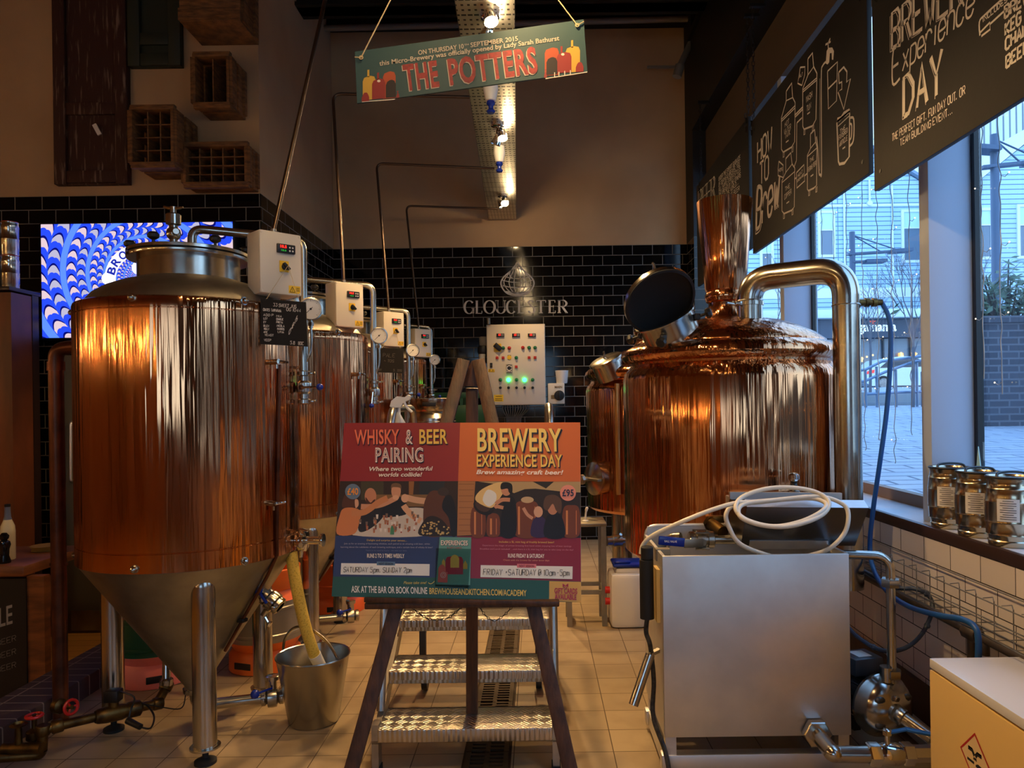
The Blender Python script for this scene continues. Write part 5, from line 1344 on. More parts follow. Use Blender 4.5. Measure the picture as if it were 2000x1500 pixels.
head('WHISKY', 203, 222, 540, 219, 104, (236, 118, 84)); head('&', 587, 219, 640, 219, 104, (238, 222, 204), inner=RED); head('BEER', 690, 219, 902, 217, 104, (236, 190, 84)); head('PAIRING', 360, 356, 720, 355, 104, (238, 222, 204), inner=RED)
T('Where two wonderful', 315, 424, 792, 420, 30, CRM, 0.02, 0.25); T('worlds collide!', 385, 466, 712, 465, 30, CRM, 0.02, 0.25)
head('BREWERY', 1125, 272, 1758, 274, 164, (240, 206, 112), sh=(12, 10))
for k in range(5):
    pass
head('EXPERIENCE DAY', 1120, 390, 1762, 392, 88, (238, 196, 96), sh=(8, 7)); T('Brew amazing craft beer!', 1116, 447, 1770, 450, 31, (246, 234, 216), 0.022, 0.25)
T('£40', 150, 602, 232, 602, 48, (240, 150, 60), 0.02); T('£95', 1762, 612, 1848, 612, 48, DK, 0.02)
T('Delight and surprise your senses...', 297, 949, 595, 952, 13, (232, 190, 96)); T('Join us for an evening of fascinating whiskies, each paired to an amazing craft beer, whilst', 125, 974, 770, 977, 12, (176, 168, 176)); T('learning about the subtleties of each brewing technique, and a certain love of whisky & beer!', 100, 1000, 790, 1003, 12, (176, 168, 176)); T('There is no need to hurry - we take our time', 287, 1024, 595, 1026, 9, (120, 124, 150))
T('RUNS 2 TO 3 TIMES WEEKLY', 298, 1074, 578, 1076, 29, (236, 224, 208), 0.02); T('NEXT SESSION', 385, 1127, 493, 1129, 16, DK, 0.015)
T('Please take one!', 572, 1272, 745, 1271, 20, (224, 196, 92), 0, 0.3); T('ASK AT THE BAR OR BOOK ONLINE', 180, 1334, 750, 1346, 48, (240, 234, 220), 0.015); T('BREWHOUSEANDKITCHEN.COM/ACADEMY', 765, 1346, 1495, 1362, 44, (232, 196, 92), 0.015)
T('Includes a 5L mini keg of freshly brewed beer!', 1288, 962, 1700, 966, 14, (232, 190, 96)); T('Experience the magic of artisan brewing first hand whilst enjoying lots of beer tastings', 1165, 987, 1830, 994, 11, (206, 130, 140)); T('Breakfast and Lunch included!  ...and there is a 5L mini keg for you to take away on the day!', 1145, 1013, 1845, 1021, 11, (206, 130, 140))
T('RUNS FRIDAY & SATURDAY', 1355, 1073, 1628, 1076, 28, (240, 226, 214), 0.02); T('Check with the brewer for other brew days', 1320, 1098, 1665, 1101, 12, (226, 150, 120)); T('NEXT SESSION', 1438, 1144, 1552, 1146, 16, (90, 20, 40), 0.015)
T('GIFT CARDS', 1703, 1341, 1875, 1345, 38, (166, 40, 70), 0.03); T('AVAILABLE', 1705, 1385, 1868, 1390, 38, (166, 40, 70), 0.03)
lt.mi = PMI2[(166, 40, 70)]
for q in ([(1786, 1282), (1764, 1268), (1766, 1296)], [(1786, 1282), (1808, 1268), (1806, 1297)], [(1784, 1284), (1772, 1304), (1782, 1302)], [(1788, 1284), (1800, 1304), (1790, 1302)]): lt.poly([ppl.pt(*Q(*p), 0.0046) for p in q])
lt.mi = PMI2[(224, 196, 92)]
ribbon(lt, smooth([ppl.pt(*Q(*p), 0.0046) for p in ((758, 1262), (772, 1270), (790, 1264), (803, 1250))], 4), 0.002, ppl.n)
lt.build('printed_lettering', PM2, po)
mb = MB(); ht = ppl.pt(*Q(120, 1145), 0.0046) - ppl.pt(*Q(120, 1183), 0.0046)
random.seed(11)
put_strokes(mb, 'SATURDAY 5pm, SUNDAY 2pm', ppl.pt(*Q(120, 1182), 0.0046), ppl.pt(*Q(640, 1187), 0.0046), ht, 0.0017, 0.3, slant=0.25)
mb.build('marker_writing', INK, po); mb = MB()
put_strokes(mb, 'FRIDAY +SATURDAY @ 10am-5pm', ppl.pt(*Q(1170, 1203), 0.0046), ppl.pt(*Q(1822, 1210), 0.0046), ht * 1.15, 0.0018, 0.3, slant=0.25)
mb.build('marker_writing', INK, po)
# leaflet and its clear holder
lh = [ppl.pt(*Q(*p), 0.012) for p in ((845, 920), (1080, 924), (1072, 1280), (815, 1275))]
lf_ = thing('leaflet', 'teal gift card leaflet in a clear holder on the front of the poster', 'leaflet', (lh[2] + lh[3]) / 2)
mb = MB(); mb.poly(lh, 0.008, ppl.n); mb.build('card', mat('leaflet_teal', (96, 150, 136), 0.4), lf_)
LM = [mat('print_%02x%02x%02x' % c_, c_, 0.4) for c_ in ((40, 40, 60), (224, 176, 76), (176, 40, 60), (222, 96, 90), (240, 220, 200), (150, 60, 60))]
mb = MB()
def lp(i, pts, z=0.0126): mb.mi = i; mb.poly([ppl.pt(*Q(*p), z) for p in pts])
def lround(i, x0, x1, y0, y1, z=0.0126):
    lp(i, [(x0, y1), (x0, y0 + 30), (x0 + 12, y0 + 8), ((x0 + x1) / 2, y0), (x1 - 12, y0 + 8), (x1, y0 + 30), (x1, y1)], z)
lround(2, 888, 1020, 1062, 1200); lround(1, 925, 990, 1052, 1150, 0.0129); lround(1, 862, 886, 1075, 1150, 0.0129); lround(1, 1020, 1052, 1095, 1160, 0.0129); lround(3, 835, 890, 1125, 1215, 0.0132); lp(3, [(835, 1180), (905, 1182), (903, 1262), (830, 1258)], 0.0135)
mb.mi = 4
c_ = ppl.pt(*Q(872, 1205), 0.0138); rx = (ppl.pt(*Q(892, 1205), 0.0138) - c_); ribbon(mb, disc(c_, rx.length, rx.normalized(), ppl.n.cross(rx.normalized()), 16), 0.0012, ppl.n, True); ribbon(mb, disc(c_, rx.length * .5, rx.normalized(), ppl.n.cross(rx.normalized()), 16), 0.0012, ppl.n, True)
for i, s_, x0, y0, x1, y1, h in ((0, 'EXPERIENCES', 857, 984, 1058, 986, 34), (4, 'EXPERIENCES', 854, 981, 1055, 983, 34), (5, '& GIFT CARDS', 900, 1008, 1010, 1009, 14)):
    mb.mi = i; A, B, C = (ppl.pt(*Q(x0, y0), 0.0128 + i * 0.0001), ppl.pt(*Q(x1, y1), 0.0128 + i * 0.0001), ppl.pt(*Q(x0, y0 - h), 0.0128 + i * 0.0001)); put_text(mb, s_, A, B, C - A, 0.02)
mb.build('leaflet_print', LM, lf_)
mb = MB(); hq = [ppl.pt(*Q(*p), 0.018) for p in ((818, 1005), (1078, 1010), (1060, 1300), (812, 1285))]; mb.poly(hq, 0.0015, ppl.n); mb.beam(hq[3] - ppl.n * 0.006, hq[2] - ppl.n * 0.006, 0.012, 0.004); mb.build('clear_holder', glassmat('holder_acrylic', (225, 235, 235), 0.04), po, label='clear acrylic leaflet holder')

# ================================================================= steel bucket with its hose
bc = V((-1.015, 3.32, 0))
bk_ = thing('steel_bucket', 'steel bucket on the floor catching the yellow hose', 'bucket', bc)
mb = MB(); mb.lathe([(0.0, 0.002), (0.106, 0.002), (0.109, 0.006), (0.158, 0.29), (0.163, 0.296), (0.161, 0.301), (0.156, 0.298), (0.153, 0.285), (0.106, 0.012), (0.0, 0.01)], bc, seg=56, cap=False); mb.build('body', mat('bucket_steel', (176, 170, 158), 0.24, 1), bk_)
mb = MB(); mb.lathe([(0.0, 0.16), (0.1305, 0.16)], bc, seg=40, cap=False); mb.build('liquid', mat('cloudy_water', (150, 140, 110), 0.08), bk_)
ea0, ea1 = P(553, 1276, 3.40), P(661, 1296, 3.26)
mb = MB(); hp_ = smooth([ea0 + V((0, 0, -0.01)), P(556, 1250, 3.40), P(575, 1226, 3.39), P(605, 1228, 3.36), P(637, 1252, 3.32), P(656, 1280, 3.27), ea1], 6); mb.tube(hp_, 0.0065, 8); mb.box(ea0 + V((-0.004, 0.0, -0.012)), (0.02, 0.01, 0.03), bev=0.003); mb.box(ea1 + V((0.004, 0, -0.004)), (0.02, 0.01, 0.03), bev=0.003); mb.build('handle', STEEL, bk_)
def hosemat():
    m = mat('yellow_braided_hose', (206, 168, 50), 0.35)
    nt = m.node_tree; b = nt.nodes['Principled BSDF']
    t = nt.nodes.new('ShaderNodeTexCoord'); v = nt.nodes.new('ShaderNodeTexVoronoi'); v.inputs['Scale'].default_value = 130
    nt.links.new(t.outputs['Object'], v.inputs[0])
    x = nt.nodes.new('ShaderNodeMix'); x.data_type = 'RGBA'; x.inputs[6].default_value = lin((172, 136, 30)); x.inputs[7].default_value = lin((226, 192, 84))
    r = nt.nodes.new('ShaderNodeMapRange'); r.inputs[2].default_value = 0.5
    nt.links.new(v.outputs['Distance'], r.inputs[0]); nt.links.new(r.outputs[0], x.inputs[0]); nt.links.new(x.outputs[2], b.inputs['Base Color'])
    return m
yh = thing('drain_hose', 'yellow braided hose from the nearest fermenter into the bucket', 'hose', P(620, 1300, 3.36))
mb = MB(); mb.tube(smooth([P(569, 1078, 3.245), P(573, 1110, 3.245), P(582, 1160, 3.255), P(594, 1215, 3.28), P(606, 1255, 3.31), P(616, 1284, 3.335)], 6), 0.0255, 18); mb.build('hose', hosemat(), yh)
mb = MB(); mb.cyl(P(614, 1278, 3.33), P(630, 1309, 3.37), 0.028, 0.025, 18); mb.build('hose_end', WHITE, yh, label='pale plastic hose end')

# ================================================================= kegs
def keg(c, label, m_top, m_mid, m_bot, group='coloured kegs under the fermenters', h=0.54, r=0.2, rot=0):
    c = V(c); k = h / 0.54
    t = thing('keg', label, 'keg', c, group)
    mb = MB(); mb.lathe([(r - .02, 0.0), (r - .012, 0.004), (r - .014, 0.085), (r - .035, 0.115 * k), (r - .018, 0.14 * k), (r - .002, 0.165 * k)], c, seg=48, cap=False); mb.lathe([(0, 0.03), (r - .02, 0.03)], c, seg=32, cap=False); bt = mb.build('bottom_chime', m_bot, t)
    for a in (-90 + rot, 90 + rot):
        mb = MB(); e = V((math.cos(R(a)), math.sin(R(a)), 0)); s_ = V((-e.y, e.x, 0))
        mb.box(c + e * (r - .013) + UP * 0.05, (0.006, 0.1, 0.035), rz=R(a), bev=0.003); mb.build('hand_slot', BLACK, bt)
    mb = MB(); mb.lathe([(r - .002, 0.165 * k), (r - .002, 0.19 * k), (r + .003, 0.195 * k), (r + .003, 0.205 * k), (r - .002, 0.21 * k), (r - .001, 0.27 * k), (r - .002, 0.33 * k), (r + .003, 0.335 * k), (r + .003, 0.345 * k), (r - .002, 0.35 * k), (r - .002, 0.375 * k)], c, seg=48, cap=False); mb.build('barrel', m_mid, t)
    mb = MB(); mb.lathe([(r - .002, 0.375 * k), (r - .018, 0.4 * k), (r - .035, 0.425 * k), (r - .014, 0.455 * k), (r - .012, h - 0.004), (r - .02, h), (r - .026, h - 0.004), (r - .03, 0.44 * k), (0, 0.43 * k)], c, seg=48, cap=False); tp_ = mb.build('top_chime', m_top, t)
    for a in (-90 + rot, 90 + rot): mb = MB(); mb.box(c + V((math.cos(R(a)), math.sin(R(a)), 0)) * (r - .014) + UP * (h - 0.045), (0.012, 0.1, 0.032), rz=R(a), bev=0.003); mb.build('hand_slot', BLACK, tp_)
    mb = MB(); mb.lathe([(0.04, 0.43 * k), (0.04, 0.445 * k), (0.02, 0.45 * k), (0, 0.45 * k)], c, seg=16); mb.build('valve', STEEL, tp_)
    return t
KGREY = mat('keg_grey', (150, 146, 136), 0.35, 0.7)
KRED = mat('orange_red_paint', (220, 92, 34), 0.42)
keg((-1.50, 4.06, 0), 'orange keg with grey middle behind the nearest fermenter, beside the bucket', ORANGE, KGREY, ORANGE, rot=-18)
keg((-1.40, 5.14, 0), 'red-orange keg farther back, under the third fermenter', KRED, KRED, KRED, rot=10)
keg((-2.005, 3.88, 0), 'salmon pink keg with green middle, by the brick kerb', PINK, KGREEN, PINK, rot=28)
kg = keg((-0.79, 5.62, 0), 'polished steel keg at the bottom of the stack behind the poster', STEEL, STEEL, STEEL, 'stacked steel kegs', 0.486, 0.178, 0)
dup(kg, (-0.79, 5.62, 0.486), 'polished steel keg in the middle of the stack behind the poster')
k3 = dup(kg, (-0.79, 5.62, 0.972), 'polished steel keg with black band, topmost of the stack behind the poster')
mb = MB(); o3 = V((-0.79, 5.62, 0.972)); mb.lathe([(0.1795, 0.19), (0.1795, 0.225)], o3, seg=40, cap=False); mb.lathe([(0.1805, 0.24), (0.1805, 0.27)], o3, seg=40, cap=False); bnd = mb.build('keg_band', BLACK, k3)
mb = MB()
for dx_ in (-0.06, 0.02, 0.1):
    put_text(mb, 'Regular', o3 + V((dx_ - 0.035, -0.1825, 0.246)), o3 + V((dx_ + 0.03, -0.1825, 0.246)), UP * 0.014)
mb.build('band_lettering', CHALK, bnd)
# spray bottle hooked on the ladder rail
sb = thing('spray_bottle', 'white trigger spray bottle hooked over the left ladder rail', 'spray bottle', P(781, 840, 3.34))
a = P(780, 800, 3.27)
mb = MB(); q = [P(x, y, 3.26) for x, y in ((761, 794), (764, 783), (775, 774), (790, 776), (797, 771), (802, 774), (800, 780), (788, 786), (782, 795), (770, 797))]; mb.poly(q, 0.03, V((0, -1, 0))); mb.build('trigger_head', WHITE, sb)
mb = MB(); mb.tube(smooth([P(789, 784, 3.265), P(794, 795, 3.265), P(805, 805, 3.265)], 4), 0.006, 8); mb.build('trigger', WHITE, sb)
mb = MB(); mb.lathe([(0.0, -0.19), (0.034, -0.188), (0.036, -0.17), (0.036, -0.07), (0.014, -0.03), (0.014, 0.0)], P(776, 796, 3.30), seg=20); mb.build('bottle', mat('milky_plastic', (200, 200, 190), 0.3), sb)

# ================================================================= floor pipework, lower left
pw = thing('floor_pipework', 'old brass pipework with red wheel valves low beside the brick kerb', 'pipework', (-2.0, 3.0, 0))
pts = [P(326, 1262, 3.34), P(325, 1340, 3.30), P(308, 1374, 3.24), P(200, 1397, 3.08), P(112, 1418, 2.96), P(84, 1426, 2.93), P(82, 1464, 2.93)]
mb = MB(); mb.tube(fillet(pts[1:], 0.04, 6), 0.0195, 12)
for i in (1, 2, 4, 5):
    d = (pts[i + 1] - pts[i]).normalized(); mb.lathe([(0.024, -0.02), (0.027, -0.016), (0.027, 0.016), (0.024, 0.02)], pts[i], d, 12)
mb.tube(fillet([P(82, 1464, 2.93), P(78, 1474, 2.93), P(20, 1478, 2.9), P(-40, 1482, 2.86)], 0.02), 0.02, 12)
mb.build('brass_pipe', BRASS, pw)
mb = MB(); mb.cyl(pts[0], pts[1], 0.018, seg=14); mb.lathe([(0.026, 0), (0.028, 0.01), (0.028, 0.03), (0.022, 0.036)], pts[1], UP, 12); mb.build('steel_riser', STEEL, pw)
q = P(222, 1393, 3.1)
d = (pts[3] - pts[2]).normalized()
mb = MB(); mb.lathe([(0.022, -0.11), (0.034, -0.1), (0.034, -0.06), (0.028, -0.05), (0.034, -0.03), (0.034, 0.03), (0.03, 0.06), (0.024, 0.07)], q, d, 12); mb.cyl(q, q + UP * 0.05, 0.02); vb = mb.build('solenoid_valve', BRASS, pw)
mb = MB(); mb.box(q + UP * 0.075, (0.06, 0.05, 0.05), bev=0.006); mb.build('solenoid_coil', BLACK, vb)
for (x, y, Y, r_, ax) in ((67, 1398, 2.95, 0.028, UP), (139, 1381, 3.02, 0.028, V((0.9, -0.4, 0.1)))):
    w = P(x, y, Y); mb = MB(); mb.torus(w, r_, 0.0062, ax, 20, 8); xx, yy, zz = frame(V(ax))
    for k in range(3):
        e = xx * math.cos(2.1 * k) + yy * math.sin(2.1 * k); mb.tube([w, w + e * r_], 0.004, 6)
    wh = mb.build('red_wheel', REDP, pw, label='red valve wheel')
    mb = MB(); mb.cyl(w + V(ax) * 0.006, w - V(ax) * 0.07, 0.009); mb.lathe([(0.02, -0.1), (0.03, -0.09), (0.03, -0.06), (0.014, -0.05)], w, V(ax), 10); mb.build('valve_bonnet', BRASS, wh)
mb = MB(); w = P(36, 1432, 2.9); mb.lathe([(0.03, 0.03), (0.032, 0.034), (0.02, 0.04), (0.012, 0.02), (0.014, -0.06)], w, UP, 12); mb.cyl(w - UP * 0.06 - V((0.06, 0, 0)), w - UP * 0.06 + V((0.09, 0, 0)), 0.022); mb.build('old_stopcock', BRASS, pw)
mb = MB(); mb.tube(smooth([q + UP * 0.09 + V((0.03, 0, 0)), P(262, 1362, 3.08), P(256, 1385, 3.08), P(250, 1410, 3.06)], 5), 0.004, 6)
mb.tube(smooth([P(274, 1420, 3.05), P(294, 1422, 3.05), P(301, 1400, 3.08), P(290, 1380, 3.12), P(278, 1374, 3.14)], 5), 0.004, 6)
mb.tube(smooth([P(280, 1374, 3.14), P(310, 1380, 3.2), P(352, 1384, 3.22), P(362, 1360, 3.25), P(362, 1330, 3.27)], 6), 0.0028, 6)
mb.build('thin_cable', BLACK, pw)
mb = MB(); a, b = P(249, 1407, 3.06), P(275, 1420, 3.04); mb.cyl(a, b, 0.014, 0.012); mb.build('cable_joint', BLACK, pw)
# brown downpipe
mb = MB(); dp0 = P(119, 1408, 3.3); mb.tube(fillet([V((dp0.x, 3.3, 0.002)), V((dp0.x, 3.3, 1.675)), V((dp0.x + 0.09, 3.3, 1.685))], 0.055, 8), 0.031, 18)
mb.lathe([(0.036, -0.02), (0.036, 0.02)], V((dp0.x, 3.3, 1.6)), seg=18); mb.lathe([(0.033, 0.0), (0.045, 0.002), (0.045, 0.01), (0.033, 0.012)], V((dp0.x, 3.3, 0)), seg=18)
mb.box(V((dp0.x, 3.3, 0.72)), (0.075, 0.012, 0.012)); solo(mb, 'downpipe', PIPEB, 'thick brown copper downpipe standing left of the nearest fermenter', 'pipe')

# ================================================================= bar end, lower left
bt_ = thing('bar_table', 'wooden bar end with thick top at the left edge of the photo', 'table', (-3.2, 4.35, LF))
mb = MB(); mb.bb((-4.4, 4.02, 0.505), (-2.79, 4.62, 0.565), bev=0.012); mb.build('table_top', WOODM, bt_)
mb = MB(); a = P(52, 1140, 4.06); b = P(86, 1140, 4.06); mb.bb((a.x, 4.06, LF), (b.x, 4.11, 0.50)); mb.build('end_panel', WOODM, bt_)
mb = MB(); mb.poly([P(86, 1128, 4.12), P(88, 1128, 4.12), P(109, 1240, 4.12), P(86, 1250, 4.12)], 0.06, V((0, -1, 0))); mb.build('brace', WOODM, bt_)
mb = MB(); a = P(52, 1128, 4.055); mb.bb((-4.4, 4.05, LF), (a.x - 0.002, 4.09, 0.49)); bd = mb.build('black_panel', mat('panel_black', (14, 14, 15), 0.5), bt_)
mb = MB(); pl = Plane(V((-4, 4.05, 0)), V((-3, 4.05, 0)), V((-3, 4.05, 1))); put_text(mb, 'ALE', pl.pt(-22, 1231, .002), pl.pt(25, 1217, .002), UP * (36 * 4.05 / F), bold=0.01)
mb.build('sign_lettering', mat('worn_white', (150, 146, 138), 0.7), bd); mb = MB()
for k in range(3):
    A, B = pl.pt(-6, 1262 + k * 26, .002), pl.pt(34, 1250 + k * 26, .002); put_strokes(mb, 'BEER', A, B, UP * 0.03, 0.002)
mb.build('small_lettering', mat('worn_white', (150, 146, 138), 0.7), bd)
q = P(16, 1088, 4.2); q.z = 0.566
wbt = thing('bottle', 'white wine bottle with blue-grey neck on the bar end', 'bottle', q)
mb = MB(); mb.lathe([(0.0, 0.0), (0.034, 0.0), (0.037, 0.004), (0.037, 0.16), (0.034, 0.19), (0.02, 0.225), (0.016, 0.24)], q, seg=24); mb.build('bottle_body', mat('milk_bottle', (214, 206, 170), 0.25), wbt)
mb = MB(); mb.lathe([(0.0215, 0.225), (0.0165, 0.24), (0.0145, 0.27), (0.0145, 0.30)], q, seg=20, cap=False); mb.build('neck_foil', mat('blue_grey_foil', (92, 104, 130), 0.4), wbt)
mb = MB(); mb.lathe([(0.0155, 0.297), (0.0155, 0.312), (0.0, 0.314)], q, seg=16); mb.build('cap', BLK_IRON, wbt)
q = P(9, 1110, 4.1); q.z = 0.566
mb = MB(); mb.lathe([(0.0, 0), (0.03, 0.0), (0.031, 0.01), (0.022, 0.04), (0.024, 0.075), (0.031, 0.1), (0.027, 0.118), (0.014, 0.126), (0.022, 0.136), (0.024, 0.15), (0.012, 0.166), (0, 0.168)], q, seg=20); solo(mb, 'pepper_grinder', mat('black_gloss', (12, 12, 13), 0.15), 'small black grinder in front of the bottle on the bar end', 'grinder')
q = P(57, 1083, 4.3); mb = MB(); mb.box((q.x, 4.45, 0.572), (0.12, 0.1, 0.012), bev=0.004); mb.lathe([(0.0, 0), (0.07, 0.0), (0.085, 0.02), (0.08, 0.02), (0.0, 0.006)], (q.x, 4.45, 0.578), seg=24); solo(mb, 'wooden_dish', mat('olive_wood', (150, 120, 50), 0.5), 'shallow wooden dish at the back of the bar end', 'dish')
# tall wooden back-bar panel
tb_ = thing('back_bar', 'tall dark brown wooden cabinet at the left edge, before the tiles', 'cabinet', (-4.3, 5.3, LF))
bx_ = P(75, 700, 5.42).x
mb = MB(); mb.bb((-5.4, 5.15, LF), (bx_ - 0.004, 5.36, 2.23)); mb.build('cabinet_side', mat('cabinet_brown', (120, 62, 30), 0.4, var=(84, 42, 20), vscale=3, stretch=(3, 1, .6)), tb_)
mb = MB(); mb.bb((-5.4, 5.362, LF), (bx_, 5.43, 2.24)); mb.build('dark_post', mat('post_dark', (40, 22, 14), 0.4), tb_)
mb = MB(); mb.bb((-5.4, 5.12, 2.241), (bx_ + 0.006, 5.45, 2.268), bev=0.004); mb.build('cabinet_top', mat('post_dark', (40, 22, 14), 0.4), tb_)
def bar_keg(c, label):
    t = thing('steel_canister', label, 'canister', c, 'steel canisters on the back bar')
    mb = MB(); c = V(c); mb.lathe([(0.0, 0), (0.052, 0.0), (0.056, 0.008), (0.054, 0.03), (0.057, 0.035), (0.056, 0.11), (0.058, 0.115), (0.056, 0.12), (0.056, 0.19), (0.058, 0.195), (0.053, 0.22), (0.055, 0.235), (0.05, 0.237), (0, 0.232)], c, seg=28); mb.build('canister_body', STEEL, t)
    mb = MB(); mb.torus(c + UP * 0.236, 0.05, 0.004, seg=24, ss=6); mb.build('rim', REDP, t, label='red rim')
    return t
x_ = P(20, 500, 5.28).x
b1 = bar_keg((x_, 5.28, 2.269), 'small steel canister on the back bar, lower one of the pair')
dup(b1, (x_, 5.28, 2.509), 'small steel canister on the back bar, upper one of the pair')
dup(b1, (x_ - 0.12, 5.28, 2.269), 'small steel canister cut by the left edge of the photo, lower')
dup(b1, (x_ - 0.12, 5.28, 2.509), 'small steel canister cut by the left edge of the photo, upper')
# ================================================================= hanging sign
S_ = lambda zx, zy: (640 + 0.28 * zx, 0.28 * zy)
sq = [P(*S_(190, 360), 2.6), P(*S_(1785, 135), 2.6), P(*S_(1812, 500), 2.6), P(*S_(205, 720), 2.6)]
hs_ = thing('hanging_sign', 'tilted teal opening sign hung on strings under the cable tray', 'sign', (sq[0] + sq[1]) / 2)
spl = Plane(sq[0], sq[1], sq[3])
mb = MB(); mb.poly(sq, 0.008, spl.n); mb.build('board', mat('sign_teal', (30, 66, 70), 0.5), hs_)
SM, SMI = [], {}
sg = MB()
def sp_(pts, rgb, z=0.0006):
    if rgb not in SMI: SMI[rgb] = len(SM); SM.append(mat('print_%02x%02x%02x' % rgb, rgb, 0.45))
    sg.mi = SMI[rgb]
    sg.poly([spl.pt(*S_(*p), z) for p in pts])
def sround(x0, x1, y0, y1, rgb, dy=0, z=0.0006, stem=None):
    h = dy
    sp_([(x0, y1), (x0 - 0, y0 + 36), (x0 + 10, y0 + 12), ((x0 + x1) / 2 - 8, y0), ((x0 + x1) / 2 + 8, y0 - h * 0.5), (x1 - 10, y0 + 10 - h), (x1, y0 + 34 - h), (x1, y1 - h)], rgb, z)
    if stem: sp_([(stem, y0 + 8), (stem, y0 - 44), (stem + 14, y0 - 46), (stem + 14, y0 + 6)], rgb, z)
RD, OR, YL, BR = (128, 36, 36), (156, 66, 34), (182, 146, 54), (26, 18, 21)
sround(245, 335, 532, 700, YL, 8, 0.0006, 277); sround(386, 474, 502, 690, OR, 8, 0.0008); sround(310, 402, 552, 694, RD, 8, 0.0010, 345); sround(406, 476, 560, 684, BR, 6, 0.0012); sround(238, 290, 648, 710, RD, 4, 0.0014); sround(478, 500, 636, 684, RD, 3, 0.0009)
sg.build('tank_pictures', SM, hs_); SM2 = SM; sg = MB()
sround(1660, 1760, 326, 508, YL, 8, 0.0006, 1698); sround(1514, 1612, 336, 530, OR, 8, 0.0008); sround(1598, 1700, 368, 512, RD, 8, 0.0010, 1624); sround(1526, 1602, 402, 524, BR, 6, 0.0012); sround(1730, 1784, 436, 504, RD, 4, 0.0014); sround(1510, 1530, 486, 544, RD, 3, 0.0009)
WH = (208, 200, 184)
for c_ in ((357, 566), (1640, 380)):
    sp_([(c_[0] + 12 * math.cos(k * PI / 6), c_[1] + 9 * math.sin(k * PI / 6)) for k in range(12)], WH, 0.0012)
for a, b in (((240, 708), (470, 690)), ((1520, 546), (1810, 500))):
    sp_([a, b, (b[0], b[1] + 6), (a[0], a[1] + 6)], WH, 0.0011)
for x in (): sp_([(x, 694), (x + 6, 694), (x + 6, 708), (x, 708)], WH, 0.0013)
for x in (1580, 1610, 1650, 1690): sp_([(x, 506 - (x - 1580) * .14), (x + 6, 506 - (x - 1580) * .14), (x + 6, 536 - (x - 1580) * .14), (x, 538 - (x - 1580) * .14)], WH, 0.0013)
sg.build('tank_pictures', SM, hs_)
slt = MB()
def ST(s, x0, y0, x1, y1, h, i, bold=0.0, z=0.0012, dx=0.09, space=1.0):
    slt.mi = i
    A, B, C = spl.pt(*S_(x0, y0), z), spl.pt(*S_(x1, y1), z), spl.pt(*S_(x0 - h * dx, y0 - h), z)
    put_text(slt, s, A, B, C - A, bold, space=space)
ST('ON THURSDAY 10', 633, 384, 950, 338, 31, 0, 0.015); ST('TH', 953, 320, 984, 316, 11, 0, 0.01); ST('SEPTEMBER 2015', 998, 331, 1328, 284, 31, 0, 0.015)
ST('this Micro-Brewery was officially opened by Lady Sarah Bathurst', 362, 460, 1616, 282, 32, 0, 0.015)
for s_, x0, y0, x1, y1 in (('THE', 543, 630, 782, 598), ('POTTERS', 855, 590, 1470, 502)):
    ST(s_, x0 - 5, y0 + 6, x1 - 5, y1 + 6, 168, 0, 0.036, 0.0012, 0.13, 1.1); ST(s_, x0, y0, x1, y1, 168, 1, 0.034, 0.0016, 0.13, 1.1)
slt.build('sign_lettering', [mat('sign_cream', (178, 168, 150), 0.5), mat('sign_red', (150, 40, 40), 0.5, var=(116, 36, 38), vscale=70)], hs_)
mb = MB()
hk = V((-0.25, 2.62, TZ))
for q in (S_(235, 405), S_(1740, 180)):
    a = spl.pt(*q, 0.004); mb.tube([a - spl.n * 0.012, a, a + (hk - a) * 0.02, hk], 0.0022, 6); mb.torus(a, 0.006, 0.002, spl.n, 12, 6)
for a, b in ((S_(190, 402), S_(240, 405)), (S_(1735, 183), S_(1786, 155))): mb.tube([spl.pt(*a, 0.004), spl.pt(*b, 0.004)], 0.002, 5)
mb.build('string', STRING, hs_)

# ================================================================= chalk boards along the windows
BDM = mat('chalkboard', (19, 17, 15), 0.6, bump=0.02, bscale=40)
BX_ = 1.48
def board(y0, y1, z0, z1, label):
    t = thing('chalkboard', label, 'chalkboard', (BX_ + 0.01, (y0 + y1) / 2, z0), 'chalkboards hung along the windows')
    mb = MB(); mb.bb((BX_, y0, z0), (BX_ + 0.022, y1, z1), bev=0.002); mb.build('board', BDM, t)
    mb = MB()
    for y in (y0 + 0.06, y1 - 0.06):
        for z in (z0 + 0.07, z1 - 0.07): mb.lathe([(0.009, 0.001), (0.009, -0.002), (0, -0.003)], (BX_, y, z), V((1, 0, 0)), 10)
    mb.build('bolts', BLACK, t)
    return t
bpl = Plane(V((BX_, 2, 2)), V((BX_, 3, 2)), V((BX_, 3, 3)))
b2 = board(3.275, 5.03, 2.40, 3.29, 'chalkboard with brewing diagram, the middle one of the hanging boards')
b3 = board(1.45, 3.225, 2.305, 3.2, 'chalkboard advertising an experience day, nearest the viewer at top right')
b1_ = board(5.10, 6.75, 2.45, 3.36, 'farthest chalkboard, partly hidden behind the copper chimney')
